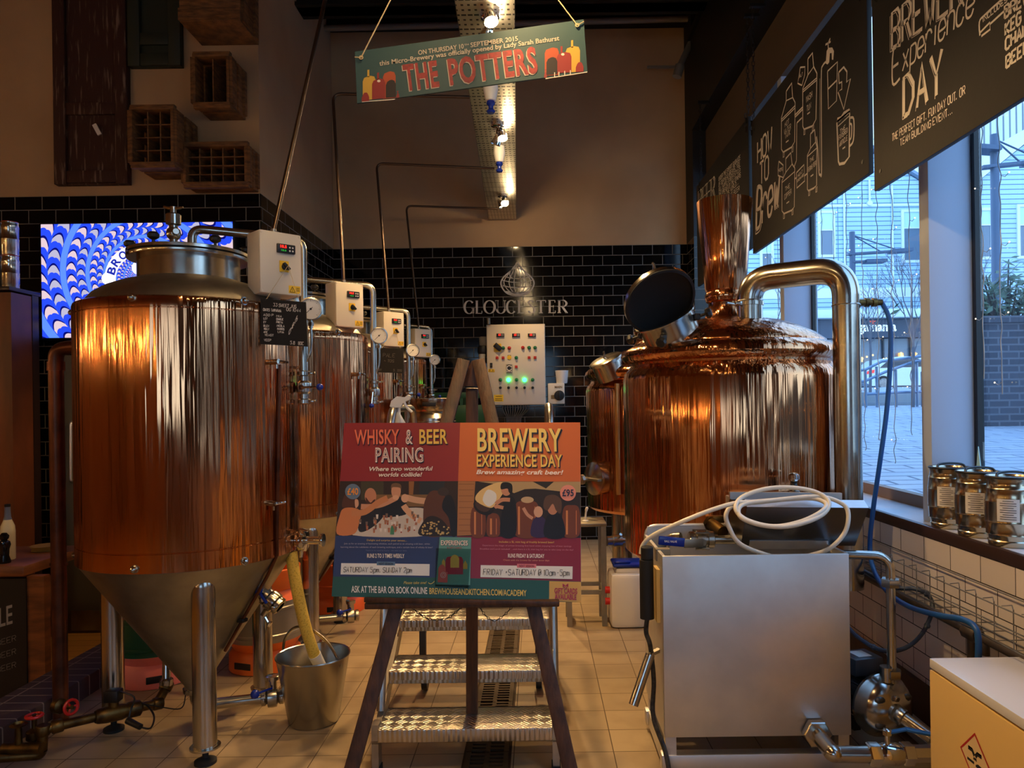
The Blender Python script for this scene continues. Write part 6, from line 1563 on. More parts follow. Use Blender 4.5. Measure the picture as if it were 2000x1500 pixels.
for t, ys, z1 in ((b2, (5.0, 3.33), 3.29), (b1_, (5.13, 6.6), 3.36), (b3, (3.17, 1.6), 3.2)):
    mb = MB(); chain_n = 0
    for y in ys:
        z = z1 - 0.08; k = 0
        while z < 4.07:
            s_ = V((1, 0, 0)) if k % 2 else V((0, 1, 0))
            c_ = V((BX_ + 0.011 - (0.018 if z < z1 + 0.02 else 0), y, z))
            mb.tube([c_ - UP * 0.02, c_ - UP * 0.012 + s_ * 0.009, c_ + UP * 0.012 + s_ * 0.009, c_ + UP * 0.02, c_ + UP * 0.012 - s_ * 0.009, c_ - UP * 0.012 - s_ * 0.009], 0.0026, 5, closed=True)
            z += 0.031; k += 1
    for y in ys: mb.bb((BX_ - 0.01, y - 0.015, 4.055), (1.575, y + 0.015, 4.075))
    mb.build('chain', BLK_IRON, t)
def Z1(zx, zy): return (1300 + zx / 3, zy / 3)
def Z2(zx, zy): return (1600 + zx * 400 / 1500, zy * 400 / 1500)
def bp_(p, f, z=0.0012): return bpl.pt(*f(*p), z)
def draw(mb, pts, f, w=0.008, sm=0, closed=False):
    w *= 1.25
    q = [bp_(p, f) for p in pts]
    if sm: q = smooth(q, sm, closed=closed)
    elif closed: q = q + [q[0]]
    ribbon(mb, q, w, bpl.n)
def hand(mb, s, a, b, h, f, w, jit=0.25, **k):
    A, B, C = bp_(a, f), bp_(b, f), bp_((a[0], a[1] - h), f)
    put_strokes(mb, s, A, B, C - A, w * 1.25, jit, **k)
random.seed(21)
mb = MB()
hand(mb, 'HOW', (540, 955), (632, 860), 120, Z1, 0.014, 0.1); hand(mb, 'TO', (553, 1085), (612, 1030), 125, Z1, 0.014, 0.1)
hand(mb, 'Brew', (533, 1345), (672, 1190), 215, Z1, 0.021, 0.1, slant=0.3, curl=True); hand(mb, 'B', (528, 1372), (575, 1330), 250, Z1, 0.007, 0.1, slant=0.2, curl=True)
for x, y in ((643, 1222), (652, 1216), (661, 1208)): draw(mb, [(x + 3 * math.cos(k), y + 6 * math.sin(k)) for k in range(7)], Z1, 0.005)
tanks = ([(708, 535), (740, 487), (745, 570), (760, 600), (757, 830), (740, 862), (690, 892), (680, 875), (680, 690), (708, 590)], [(835, 345), (862, 310), (868, 390), (888, 430), (882, 700), (862, 738), (812, 758), (805, 740), (805, 520), (835, 440)], [(705, 930), (735, 895), (742, 960), (758, 985), (755, 1212), (740, 1232), (695, 1252), (683, 1236), (683, 1060), (705, 1010)], [(850, 785), (875, 760), (880, 830), (888, 860), (886, 1085), (870, 1102), (838, 1118), (832, 1108), (832, 910), (850, 870)])
for q in tanks: draw(mb, q, Z1, 0.008, closed=True)
for a, b in (((680, 700), (760, 618)), ((680, 712), (760, 632)), ((805, 528), (888, 455)), ((805, 540), (888, 468)), ((683, 1070), (758, 1005)), ((832, 918), (888, 866)), ((708, 590), (745, 572)), ((835, 440), (868, 392)), ((705, 1010), (742, 962)), ((850, 870), (880, 832))): draw(mb, [a, b], Z1, 0.005)
for x, y in ((690, 890), (742, 860), (812, 758), (862, 735), (692, 1250), (742, 1228), (840, 1115), (882, 1095)): draw(mb, [(x, y), (x - 1, y + 32), (x + 6, y + 28), (x + 7, y - 4)], Z1, 0.006)
for q in ([(790, 395), (818, 392), (816, 440), (800, 500), (775, 488), (784, 440)], [(665, 945), (690, 968), (690, 1040), (660, 1028), (660, 990)], [(768, 1012), (812, 965), (816, 1060), (770, 1102)], [(950, 418), (1008, 362), (1003, 590), (955, 638)]): draw(mb, q, Z1, 0.007, closed=True)
for a, b in (((757, 690), (805, 640)), ((757, 676), (805, 626)), ((757, 1050), (768, 1040)), ((816, 1030), (832, 1015)), ((955, 520), (1005, 470)), ((800, 690), (770, 720)), ((770, 720), (768, 940)), ((768, 940), (755, 975))): draw(mb, [a, b], Z1, 0.007)
draw(mb, [(885, 800), (893, 870), (900, 1010), (908, 1022), (915, 1005), (914, 700), (914, 430), (922, 385), (940, 362)], Z1, 0.009, 5)
draw(mb, [(905, 1000), (906, 600), (905, 460)], Z1, 0.003)
mb.poly([bp_(p, Z1) for p in ((940, 372), (945, 300), (955, 280), (978, 278), (988, 300), (984, 350), (976, 350), (974, 310), (964, 312), (960, 365), (950, 378))])
draw(mb, [(955, 285), (953, 255), (966, 225)], Z1, 0.008); draw(mb, [(938, 262), (968, 244)], Z1, 0.008)
draw(mb, [(1015, 425), (1045, 393), (1064, 420), (1062, 480), (1085, 460), (1045, 640), (1012, 540), (1034, 522), (1034, 480), (1018, 488)], Z1, 0.008, closed=True)
draw(mb, [(1005, 715), (1080, 650), (1077, 918), (1050, 955), (1020, 962), (1014, 945)], Z1, 0.011, closed=True); draw(mb, [(1084, 690), (1104, 700), (1102, 820), (1080, 856)], Z1, 0.009, 4); draw(mb, [(1082, 725), (1092, 735), (1090, 800), (1080, 820)], Z1, 0.008, 4)
mb.poly([bp_(p, Z1) for p in ((1005, 715), (1008, 690), (1030, 680), (1045, 655), (1078, 635), (1084, 655), (1060, 680), (1040, 690), (1020, 715))])
draw(mb, [(1012, 740), (1076, 680)], Z1, 0.004)
for s_, a, b, h in (('HOT', (700, 745), (728, 718), 26), ('WATER', (696, 790), (738, 752), 30), ('TANK', (700, 815), (734, 785), 28), ('MASH', (826, 600), (862, 566), 34), ('TUN', (828, 655), (856, 628), 32), ('THE', (702, 1122), (732, 1096), 24), ('COPPER', (697, 1170), (740, 1132), 28), ('THE', (846, 955), (872, 932), 22), ('FERMENTER', (836, 1010), (884, 966), 26), ('THE', (1024, 785), (1058, 752), 24), ('FINISHED', (1017, 822), (1070, 772), 28), ('ARTICLE', (1020, 862), (1068, 818), 28), ('MALT', (782, 460), (806, 440), 18), ('HOPS', (664, 1008), (688, 998), 18), ('HEAT', (776, 1040), (806, 1010), 18), ('EXCHANGE', (773, 1068), (812, 1028), 14)): hand(mb, s_, a, b, h, Z1, 0.0032, 0.15)
for x, y in ((713, 830), (838, 665), (716, 1188), (858, 1030), (1045, 868)): draw(mb, [(x - 7, y + 4), (x + 9, y - 8)], Z1, 0.006)
mb.build('chalk_drawing', CHALK, b2)
mb = MB()
def blockw(mb, s, a, b, h, f, w, ow, off):
    hand(mb, s, a, b, h, f, w, 0.0)
    # outline of the drop shadow, thin lines beside the strokes
    hand(mb, s, (a[0] + off[0], a[1] + off[1]), (b[0] + off[0], b[1] + off[1]), h, f, ow, 0.0)
blockw(mb, 'BREWERY', (535, 355), (1190, -75), 262, Z2, 0.013, 0.0028, (-14, 28)); blockw(mb, 'DAY', (622, 850), (930, 655), 285, Z2, 0.016, 0.0028, (-10, 26))
hand(mb, 'E', (540, 612), (612, 560), 235, Z2, 0.009, 0.0, slant=0.1, curl=True); hand(mb, 'xperience', (612, 520), (1150, 85), 190, Z2, 0.007, 0.05, slant=0.2, curl=True)
hand(mb, 'THE PERFECT GIFT, FUN DAY OUT, OR', (535, 1036), (1075, 685), 52, Z2, 0.0034, 0.3); hand(mb, 'TEAM BUILDING EVENT...', (596, 1068), (985, 825), 48, Z2, 0.0034, 0.3)
hand(mb, 'INCLUDES', (1200, 165), (1385, 5), 36, Z2, 0.0032, 0.1)
draw(mb, [(1180, 260), (1176, 160), (1215, 110), (1330, 5), (1400, -50)], Z2, 0.006, 4); draw(mb, [(1190, 265), (1255, 215), (1252, 165), (1180, 240)], Z2, 0.006); draw(mb, [(1255, 175), (1380, 60)], Z2, 0.006)
for s_, a, b in (('BREW', (1362, 132), (1545, 5)), ('KEG', (1367, 256), (1490, 160)), ('CHAM', (1367, 368), (1540, 240)), ('BEER', (1372, 496), (1545, 370))): hand(mb, s_, a, b, 86, Z2, 0.0075, 0.1)
mb.build('chalk_lettering', CHALK, b3)
mb = MB()
for s_, a, b in (('UNDER THE EXPERT GUIDANCE', (312, 1062), (440, 932)), ('OF OUR HEAD BREWER, YOU', (312, 1096), (436, 968)), ('WILL SAMPLE 8 BEER STYLES', (312, 1126), (440, 998)), ('THEN BREWED ON THE OTHERS', (312, 1156), (442, 1034)), ('AROUND THE WORLD...', (314, 1186), (430, 1076)), ('TASTING BEER', (340, 1190), (436, 1112))): hand(mb, s_, a, b, 24, Z1, 0.0042, 0.2)
for dx in (0, 6): hand(mb, 'BEER', (192 + dx, 1235 - dx), (292 + dx, 1150 - dx), 110, Z1, 0.009, 0.1)
mb.build('chalk_lettering', CHALK, b1_)

# ================================================================= back wall: cabinet, logo, name
C_ = lambda zx, zy: (800 + 0.2334 * zx, 480 + 0.2334 * zy)
CPY = 7.43
cpl = Plane(V((0, CPY, 0)), V((1, CPY, 0)), V((1, CPY, 1)))
def cp(x, y, z=0.0): return cpl.pt(*C_(x, y), z)
a, b = cp(640, 658), cp(1142, 1330)
pn_ = thing('electrical_cabinet', 'large cream electrical control panel with green lamps on the back wall', 'control panel', ((a.x + b.x) / 2, 7.5, b.z))
mb = MB(); mb.bb((a.x, CPY + 0.02, b.z), (b.x, BW - 0.001, a.z), bev=0.006); mb.build('enclosure', CREAM, pn_)
mb = MB(); mb.bb((a.x + 0.004, CPY, b.z + 0.004), (b.x - 0.004, CPY + 0.019, a.z - 0.004), bev=0.006); dr = mb.build('door', CREAM, pn_)
for x0 in (727, 858, 990):
    mb = MB(); p, q = cp(x0, 735), cp(x0 + 66, 763); mb.bb((p.x, CPY - 0.012, q.z), (q.x, CPY - 0.0005, p.z), bev=0.002); ds = mb.build('display', BLACK, dr)
    mb = MB(); put_text(mb, '68', cp(x0 + 16, 755, 0.0125), cp(x0 + 36, 755, 0.0125), UP * 0.022, 0.0); mb.build('led_digits', LEDR, ds)
    mb = MB()
    for dx in (46, 56):
        for dy in (743, 754): mb.poly(disc(cp(x0 + dx, dy, 0.0125), 0.004, V((1, 0, 0)), UP, 8))
    mb.build('keys', WHITE, ds)
def lampbtn(x, y, m, name, r=0.014, lab=None):
    mb = MB(); c_ = cp(x, y); mb.lathe([(r + 0.004, 0.0), (r + 0.004, 0.005), (r, 0.006), (r, 0.014), (r * 0.6, 0.02), (0, 0.021)], c_, V((0, -1, 0)), 16); return mb.build(name, m, dr, label=lab)
REDB, GRB = mat('red_button', (176, 40, 34), 0.35), mat('green_button', (24, 110, 70), 0.35)
for x, y, m in ((783, 856, GRB), (834, 856, REDB), (948, 853, REDB), (1000, 853, GRB), (1050, 853, GRB), (893, 937, GRB)): lampbtn(x, y, m, 'push_button')
for x, y in ((733, 938), (783, 938), (1000, 936), (1050, 936), (893, 1014)):
    mb = MB(); mb.box(cp(x, y) - V((0, 0.006, 0)), (0.028, 0.012, 0.028), bev=0.003); mb.build('square_lamp', REDB, dr)
for x in (760, 895, 1030): lampbtn(x, 1122, GRB, 'push_button')
for x in (828, 962): lampbtn(x, 1122, LEDG, 'lit_lamp', 0.017, 'glowing green lamp')
for x in (760, 828, 895, 962, 1030):
    mb = MB(); c_ = cp(x, 1188); mb.lathe([(0.014, 0), (0.014, 0.008), (0.01, 0.01)], c_, V((0, -1, 0)), 14); mb.beam(c_ + V((-0.008, -0.016, 0.008)), c_ + V((0.008, -0.016, -0.008)), 0.008, 0.014, V((0, 1, 0))); mb.build('selector_switch', BLACK, dr)
mb = MB(); p, q = cp(705, 820), cp(768, 888); mb.bb((p.x, CPY - 0.002, q.z), (q.x, CPY - 0.0005, p.z)); es = mb.build('switch_plate', YEL, dr)
mb = MB(); c_ = cp(738, 850); mb.lathe([(0.022, 0), (0.022, 0.01)], c_, V((0, -1, 0)), 16); mb.beam(cp(712, 826, 0.016), cp(766, 872, 0.016), 0.05, 0.016, V((0, 1, 0)), bev=0.004); mb.build('main_switch', BLACK, es)
mb = MB(); p, q = cp(820, 915), cp(848, 952); mb.bb((p.x, CPY - 0.003, q.z), (q.x, CPY - 0.0005, p.z)); ed = mb.build('stop_plate', BLACK, dr)
mb = MB(); mb.poly(disc(cp(834, 935, 0.004), 0.022, V((1, 0, 0)), UP, 16)); mb.build('stop_mark', YEL, ed)
mb = MB(); p, q = cp(808, 994), cp(860, 1066); mb.bb((p.x, CPY - 0.012, q.z), (q.x, CPY - 0.0005, p.z), bev=0.003); dm_ = mb.build('speed_dial', BLACK, dr)
mb = MB(); c_ = cp(834, 1024, 0.0125); ribbon(mb, disc(c_, 0.024, V((1, 0, 0)), UP, 16), 0.008, V((0, -1, 0)), True); p, q = cp(812, 998, 0.0125), cp(856, 1062, 0.0125)
ribbon(mb, [V((p.x, p.y, p.z)), V((q.x, p.y, p.z)), V((q.x, p.y, q.z)), V((p.x, p.y, q.z))], 0.004, V((0, -1, 0)), True); ribbon(mb, [cp(814, 1052, 0.0125), cp(854, 1052, 0.0125)], 0.006, V((0, -1, 0))); mb.build('dial_print', CHALK, dm_)
mb = MB(); p, q = cp(672, 980), cp(694, 1020); mb.bb((p.x, CPY - 0.01, q.z), (q.x, CPY - 0.0005, p.z), bev=0.004); mb.build('lock', BLACK, dr)
for x0, y0, x1, y1, rows in ((658, 1032, 712, 1058, 0), (705, 1247, 785, 1303, 1)):
    mb = MB(); p, q = cp(x0, y0, 0.0008), cp(x1, y1, 0.0008); mb.poly([p, V((q.x, p.y, p.z)), q, V((p.x, p.y, q.z))]); wl = mb.build('warning_label', YEL, dr)
    mb = MB()
    if rows:
        put_text(mb, 'WARNING', cp(720, 1265, 0.0014), cp(772, 1265, 0.0014), UP * 0.012, 0.02)
        for y in (1279, 1293): ribbon(mb, [cp(716, y, 0.0014), cp(775, y, 0.0014)], 0.005, V((0, -1, 0)))
    else:
        for x in (672, 698): ribbon(mb, [cp(x - 9, 1054, 0.0014), cp(x, 1036, 0.0014), cp(x + 9, 1054, 0.0014)], 0.005, V((0, -1, 0)), True)
    mb.build('warning_print', INK, wl)
mb = MB(); c_ = cp(660, 648); mb.cyl(c_ - UP * 0.012, c_ + UP * 0.05, 0.02); mb.build('cable_gland', STEELD, pn_)
for k in range(11):
    x = 775 + k * 22; mb = MB(); s0 = cp(x, 1332, -0.05); s1 = cp(870 + (k - 5) * 12, 1440, -0.1); mb.tube(smooth([s0, s0 - UP * 0.04, (s0 + s1) / 2 + V((0.0, 0, -0.02)), s1, s1 - UP * 0.12], 4), 0.006, 6); mb.build('cable', mat('grey_cable', (96, 94, 90), 0.5), pn_)
a, b = cp(1157, 1150), cp(1300, 1323)
sw = thing('isolator_switch', 'small cream isolator box with black rotary knob, right of the control panel', 'switch', ((a.x + b.x) / 2, 7.55, b.z))
mb = MB(); mb.bb((a.x, 7.48, b.z), (b.x, BW - 0.001, a.z), bev=0.008); mb.build('case', CREAM, sw)
mb = MB(); c_ = V(((a.x + b.x) / 2 + 0.03, 7.48, (a.z + b.z) / 2 - 0.02)); mb.lathe([(0.052, 0), (0.052, 0.012), (0.044, 0.014)], c_, V((0, -1, 0)), 22); mb.box(c_ - V((0, 0.026, 0)), (0.022, 0.026, 0.084), bev=0.005); mb.build('rotary_knob', BLACK, sw)
mb = MB(); put_text(mb, 'MAIN', V((c_.x - 0.045, 7.478, a.z - 0.05)), V((c_.x + 0.03, 7.478, a.z - 0.05)), UP * 0.022, 0.03)
mb.poly([V((a.x + 0.03, 7.478, b.z + 0.05)), V((a.x + 0.1, 7.478, b.z + 0.05)), V((a.x + 0.1, 7.478, b.z + 0.09)), V((a.x + 0.03, 7.478, b.z + 0.09))]); mb.build('case_print', mat('brown_print', (120, 100, 66), 0.6), sw)
p = cp(1278, 1148); mb = MB(); mb.lathe([(0.0, 0.0), (0.052, 0.0), (0.056, 0.01), (0.066, 0.12), (0.068, 0.122), (0.068, 0.13), (0.06, 0.13), (0.05, 0.02), (0, 0.015)], (p.x, 7.555, a.z), seg=28, cap=False); solo(mb, 'white_pot', WHITE, 'white plastic pot standing on the isolator box', 'pot')
p = cp(608, 860)
pk = thing('plug_connector', 'grey and black plug with white sleeve hanging left of the control panel', 'plug', (p.x, 7.55, p.z - 0.1))
mb = MB(); mb.box((p.x + 0.01, 7.58, p.z + 0.08), (0.1, 0.13, 0.1), bev=0.02); mb.build('socket', mat('socket_grey', (120, 116, 106), 0.5), pk)
mb = MB(); mb.box((p.x - 0.005, 7.55, p.z - 0.01), (0.1, 0.1, 0.1), bev=0.03); mb.build('plug_body', BLACK, pk)
mb = MB(); mb.lathe([(0.03, 0), (0.034, 0.05), (0.036, 0.08)], (p.x - 0.01, 7.53, p.z - 0.13), seg=16); mb.build('sleeve', WHITE, pk)

# GLOUCESTER in serif capitals, and the drop-shaped emblem, both painted on the tiles
wpl = Plane(V((0, BW - 0.002, 0)), V((1, BW - 0.002, 0)), V((1, BW - 0.002, 1)))
def wp(x, y, z=0.0): return wpl.pt(*C_(x, y), z)
LETG = mat('painted_letter_grey', (196, 188, 176), 0.55)
SER = {'G': (['45 35 26 15 04 03 02 11 20 31 42'], [(4, 0, 4, 2.4)], [(3.2, 2.4, 4.6, 2.4)]), 'L': ([], [(0.8, 0, 0.8, 6)], [(0, 0, 4, 0), (0, 6, 1.6, 6), (4, 0, 4, 1.2)]), 'O': (['26 15 04 03 02 11 20 31 42 43 44 35 26'], [], []), 'U': (['06 02 11 20 31 42'], [(0.3, 2, 0.3, 6)], [(4, 2, 4, 6), (-.5, 6, 1.1, 6), (3.4, 6, 4.6, 6)]), 'C': (['45 35 26 15 04 03 02 11 20 31 42'], [], [(4, 4.6, 4, 6)]), 'E': ([], [(0.8, 0, 0.8, 6)], [(0, 0, 3.8, 0), (0, 6, 3.6, 6), (0.8, 3.1, 2.8, 3.1), (3.6, 6, 3.6, 5), (3.8, 0, 3.8, 1.1), (2.8, 2.6, 2.8, 3.6)]), 'S': (['35 26 16 05 14 23 33 42 41 30 20 10 01'], [], [(3.2, 5, 3.2, 6), (0.1, 0, 0.1, 1.2)]), 'T': ([], [(2, 0, 2, 6)], [(0, 6, 4, 6), (1.2, 0, 2.8, 0), (0, 6, 0, 5), (4, 6, 4, 5)]), 'R': (['06 26 36 45 44 33 23 03'], [(0.8, 0, 0.8, 6), (2.2, 3, 4.2, 0)], [(0, 0, 1.6, 0), (0, 6, 2, 6), (3.6, 0, 4.8, 0)])}
nm = thing('wall_lettering', 'painted serif place name on the black tiles above the control panel', 'lettering', (0, BW - 0.004, 2.2))
for ch, x0, x1 in (('G', 462, 532), ('L', 552, 605), ('O', 628, 706), ('U', 724, 796), ('C', 816, 884), ('E', 903, 968), ('S', 996, 1044), ('T', 1060, 1138), ('E', 1160, 1222), ('R', 1238, 1310)):
    big = ch == 'G' and x0 < 500
    A = wp(x0, 566 - (x0 - 462) * 0.007); U = wp(x0, 462) - wp(x0, 566); B = wp(x1, 566 - (x0 - 462) * 0.007)
    ux = (B - A) / 4.0; uz = U / 6.0
    arcs, thick, thin = SER[ch]
    mb = MB()
    if ch in 'GOC':
        t0, t1 = (0, 360) if ch == 'O' else (42, 318 if ch == 'C' else 325)
        arcs = [[A + ux * (2.1 + 2.2 * math.cos(R(t0 + (t1 - t0) * k / 30))) + uz * (3 + 3.1 * math.sin(R(t0 + (t1 - t0) * k / 30))) for k in range(31)]]
    elif ch == 'U':
        arcs = [[A + ux * .4 + uz * 6] + [A + ux * (2.2 - 1.8 * math.cos(PI * k / 16)) + uz * (2 - 2.1 * math.sin(PI * k / 16)) for k in range(17)]]
    else:
        arcs = [smooth([A + ux * int(c_[0]) + uz * int(c_[1]) for c_ in s_.split()], 6) for s_ in arcs]
    for q in arcs:
        L, Rr = [], []
        for i, p in enumerate(q):
            t = (q[min(i + 1, len(q) - 1)] - q[max(i - 1, 0)]).normalized()
            w = 0.006 + 0.017 * abs(t.z) ** 1.5
            d = V((0, -1, 0)).cross(t) * (w / 2); L.append(p + d); Rr.append(p - d)
        N = len(q); mb.add(L + Rr, [(i, i + 1, N + i + 1, N + i) for i in range(N - 1)])
    for x_0, y_0, x_1, y_1 in thick: ribbon(mb, [A + ux * x_0 + uz * y_0, A + ux * x_1 + uz * y_1], 0.021, V((0, -1, 0)))
    for x_0, y_0, x_1, y_1 in thin: ribbon(mb, [A + ux * x_0 + uz * y_0, A + ux * x_1 + uz * y_1], 0.0075, V((0, -1, 0)))
    mb.build('letter', LETG, nm)
mb = MB()
N_ = V((0, -1, 0))
def dr_(pts, w, cl=False): ribbon(mb, smooth([wp(*p) for p in pts], 6, closed=cl), w, N_, cl)
dr_([(902, 140), (870, 190), (800, 250), (766, 300), (775, 350), (820, 400), (902, 418), (985, 400), (1030, 350), (1040, 300), (1005, 250), (935, 190)], 0.013, True)
for k in (-1, -0.62, -0.25, 0.25, 0.62, 1):
    dr_([(902 + k * 22, 165), (902 + k * 66, 225), (902 + k * 112, 300), (902 + k * 80, 370), (902 + k * 20, 400)], 0.008)
for y, w in ((268, 118), (300, 132), (345, 122)): dr_([(902 - w, y - 14), (902 - w * .5, y + 2), (902, y + 6), (902 + w * .5, y + 2), (902 + w, y - 14)], 0.008)
dr_([(845, 215), (902, 190), (958, 215), (960, 262), (902, 275), (845, 262)], 0.008, True)
mb.poly([wp(*p) for p in ((800, 378), (850, 384), (902, 386), (955, 384), (1008, 376), (985, 398), (950, 412), (902, 417), (855, 412), (822, 398))])
solo(mb, 'emblem', LETG, 'painted drop-shaped lattice emblem on the tiles above the place name', 'emblem')

# stacked green crates by the back wall, behind the easel
gc = None
gx0, gx1 = P(842, 780, 7.25).x, P(960, 780, 7.25).x
def gcrate(z, label):
    t = thing('bottle_crate', label, 'crate', ((gx0 + gx1) / 2, 7.43, z), 'stacked green plastic crates')
    mb = MB(); w, d, h = gx1 - gx0, 0.36, 0.305; cx, cy = (gx0 + gx1) / 2, 7.43
    for sx in (-1, 1): mb.box((cx + sx * (w / 2 - 0.008), cy, z + h / 2), (0.016, d, h), bev=0.003)
    for sy in (-1, 1):
        mb.box((cx, cy + sy * (d / 2 - 0.008), z + h - 0.03), (w - 0.034, 0.016, 0.06), bev=0.003); mb.box((cx, cy + sy * (d / 2 - 0.008), z + 0.09), (w - 0.034, 0.016, 0.18), bev=0.003)
        for k in range(5): mb.box((cx - w / 2 + (k + 0.5) * w / 5, cy + sy * (d / 2 - 0.006), z + h / 2), (0.03, 0.01, h - 0.01))
    mb.box((cx, cy, z + 0.008), (w - 0.034, d - 0.034, 0.014)); mb.build('crate_shell', mat('crate_green', (12, 66, 36), 0.4), t); return t
g0 = gcrate(0.0, 'green plastic crate at the bottom of the stack behind the easel')
for k, w_ in ((1, 'second from the floor'), (2, 'third from the floor'), (3, 'second from the top'), (4, 'topmost')): dup(g0, V(((gx0 + gx1) / 2, 7.43, 0.306 * k)), 'green plastic crate, %s in the stack behind the easel' % w_)

# grey conduit along the top of the back wall
mb = MB(); mb.tube(fillet([P(570, 57, 7.45), P(1372, 36, 7.45), P(1328, 128, 7.2)], 0.08, 6), 0.03, 12); mb.cyl(P(1328, 128, 7.2), P(1322, 150, 7.2), 0.045)
mb.beam(P(1264, 131, 7.5), P(1330, 131, 7.5), 0.03, 0.02); solo(mb, 'ceiling_pipe', mat('pipe_grey_paint', (120, 116, 108), 0.5), 'dark grey pipe running along the top of the back wall, elbowed at right', 'pipe')

# ================================================================= screen on the left wall
sc0, sc1 = P(79, 438, 5.53), P(457, 655, 5.53)
tv = thing('wall_screen', 'large wall screen showing a blue spiral pattern behind the nearest fermenter', 'screen', ((sc0.x + sc1.x) / 2, 5.58, sc1.z))
mb = MB(); mb.bb((sc0.x - 0.012, 5.535, sc1.z - 0.012), (sc1.x + 0.012, TVY - 0.004, sc0.z + 0.012), bev=0.004); mb.build('bezel', BLACK, tv)
cc = P(272, 545, 5.53)
def spiral():
    m = bpy.data.materials.new('blue_spiral_screen'); m.use_nodes = True; nt = m.node_tree; nt.nodes.clear()
    t = nt.nodes.new('ShaderNodeTexCoord'); s = nt.nodes.new('ShaderNodeSeparateXYZ'); nt.links.new(t.outputs['Object'], s.inputs[0])
    def M(op, *a):
        n = nt.nodes.new('ShaderNodeMath'); n.operation = op
        for i, q in enumerate(a):
            if isinstance(q, (int, float)): n.inputs[i].default_value = q
            else: nt.links.new(q, n.inputs[i])
        return n.outputs[0]
    x, z = s.outputs['X'], s.outputs['Z']
    r = M('SQRT', M('ADD', M('MULTIPLY', x, x), M('MULTIPLY', z, z)))
    th = M('DIVIDE', M('ARCTAN2', z, x), 2 * PI)
    th2 = M('MULTIPLY', th, 2.0)
    u = M('ADD', M('MULTIPLY', M('LOGARITHM', M('ADD', r, 0.02), math.e), 2.7), th2)
    f = M('FRACT', M('ADD', u, 20.35))
    band = M('GREATER_THAN', f, 0.80)
    l = M('MULTIPLY', f, 2.5)
    g = M('SUBTRACT', M('FRACT', l), 0.5)
    lane2 = M('GREATER_THAN', l, 1.0)
    v = M('SUBTRACT', M('MULTIPLY', th, 36.0), M('MULTIPLY', M('MULTIPLY', g, g), 2.2))
    h = M('FRACT', M('ADD', M('ADD', v, M('MULTIPLY', lane2, 0.4)), 50.0))
    pale = M('LESS_THAN', h, M('SUBTRACT', 0.52, M('MULTIPLY', M('ABSOLUTE', g), 0.6)))
    dark = M('MULTIPLY', M('GREATER_THAN', h, 0.86), M('LESS_THAN', M('ABSOLUTE', g), 0.46))
    edge = M('GREATER_THAN', M('ABSOLUTE', g), 0.45)
    def mix(fac, a, b):
        n = nt.nodes.new('ShaderNodeMix'); n.data_type = 'RGBA'; nt.links.new(fac, n.inputs[0])
        for i, q in ((6, a), (7, b)):
            if isinstance(q, tuple): n.inputs[i].default_value = lin(q)
            else: nt.links.new(q, n.inputs[i])
        return n.outputs[2]
    pc_ = mix(lane2, (182, 178, 205), (222, 196, 205))
    c_ = mix(pale, (40, 74, 245), pc_)
    c_ = mix(dark, c_, (8, 12, 110))
    c_ = mix(edge, c_, (40, 80, 240))
    c_ = mix(band, c_, (92, 140, 250))
    e = nt.nodes.new('ShaderNodeEmission'); nt.links.new(c_, e.inputs[0]); e.inputs[1].default_value = 0.95
    o = nt.nodes.new('ShaderNodeOutputMaterial'); nt.links.new(e.outputs[0], o.inputs[0])
    return m
def emat(name, rgb, st=1.0):
    return mat(name, rgb, 0.5, emit=st)
mb = MB(); y = 5.533; mb.poly([V((sc0.x, y, sc0.z)), V((sc1.x, y, sc0.z)), V((sc1.x, y, sc1.z)), V((sc0.x, y, sc1.z))]); sc_ = mb.build('screen', spiral(), tv, origin=V((cc.x, y, cc.z)))
mb = MB(); X_ = V((1, 0, 0)); c3 = V((cc.x, y - 0.002, cc.z)); k_ = 5.53 / F
mb.mi = 0
ro, ri = 68 * k_, 46 * k_
for i in range(40):
    a, b = R(60 + i * 4), R(64 + i * 4)
    mb.poly([c3 + X_ * math.cos(a) * ri + UP * math.sin(a) * ri, c3 + X_ * math.cos(b) * ri + UP * math.sin(b) * ri, c3 + X_ * math.cos(b) * ro + UP * math.sin(b) * ro, c3 + X_ * math.cos(a) * ro + UP * math.sin(a) * ro])
mb.poly(disc(c3 + V((-62 * k_, 0, 2 * k_)), 12 * k_, X_, UP, 16)); mb.poly(disc(c3 + V((-2 * k_, 0, 22 * k_)), 13 * k_, X_, UP, 16)); mb.poly(disc(c3 + V((8 * k_, 0, 0)), 12 * k_, X_, UP, 16))
mb.mi = 1
for ch, an in zip('BROC', (162, 143, 124, 106)):
    a = R(an); e = X_ * math.cos(a) + UP * math.sin(a); tt = X_ * math.sin(a) - UP * math.cos(a)
    bs = c3 + e * (49 * k_) - V((0, 0.001, 0)); put_text(mb, ch, bs - tt * 7.5 * k_, bs + tt * 7.5 * k_, e * 15 * k_, 0.03)
mb.build('screen_lettering', [emat('screen_white', (238, 240, 255), 0.95), emat('screen_navy', (26, 50, 190), 0.6)], sc_)

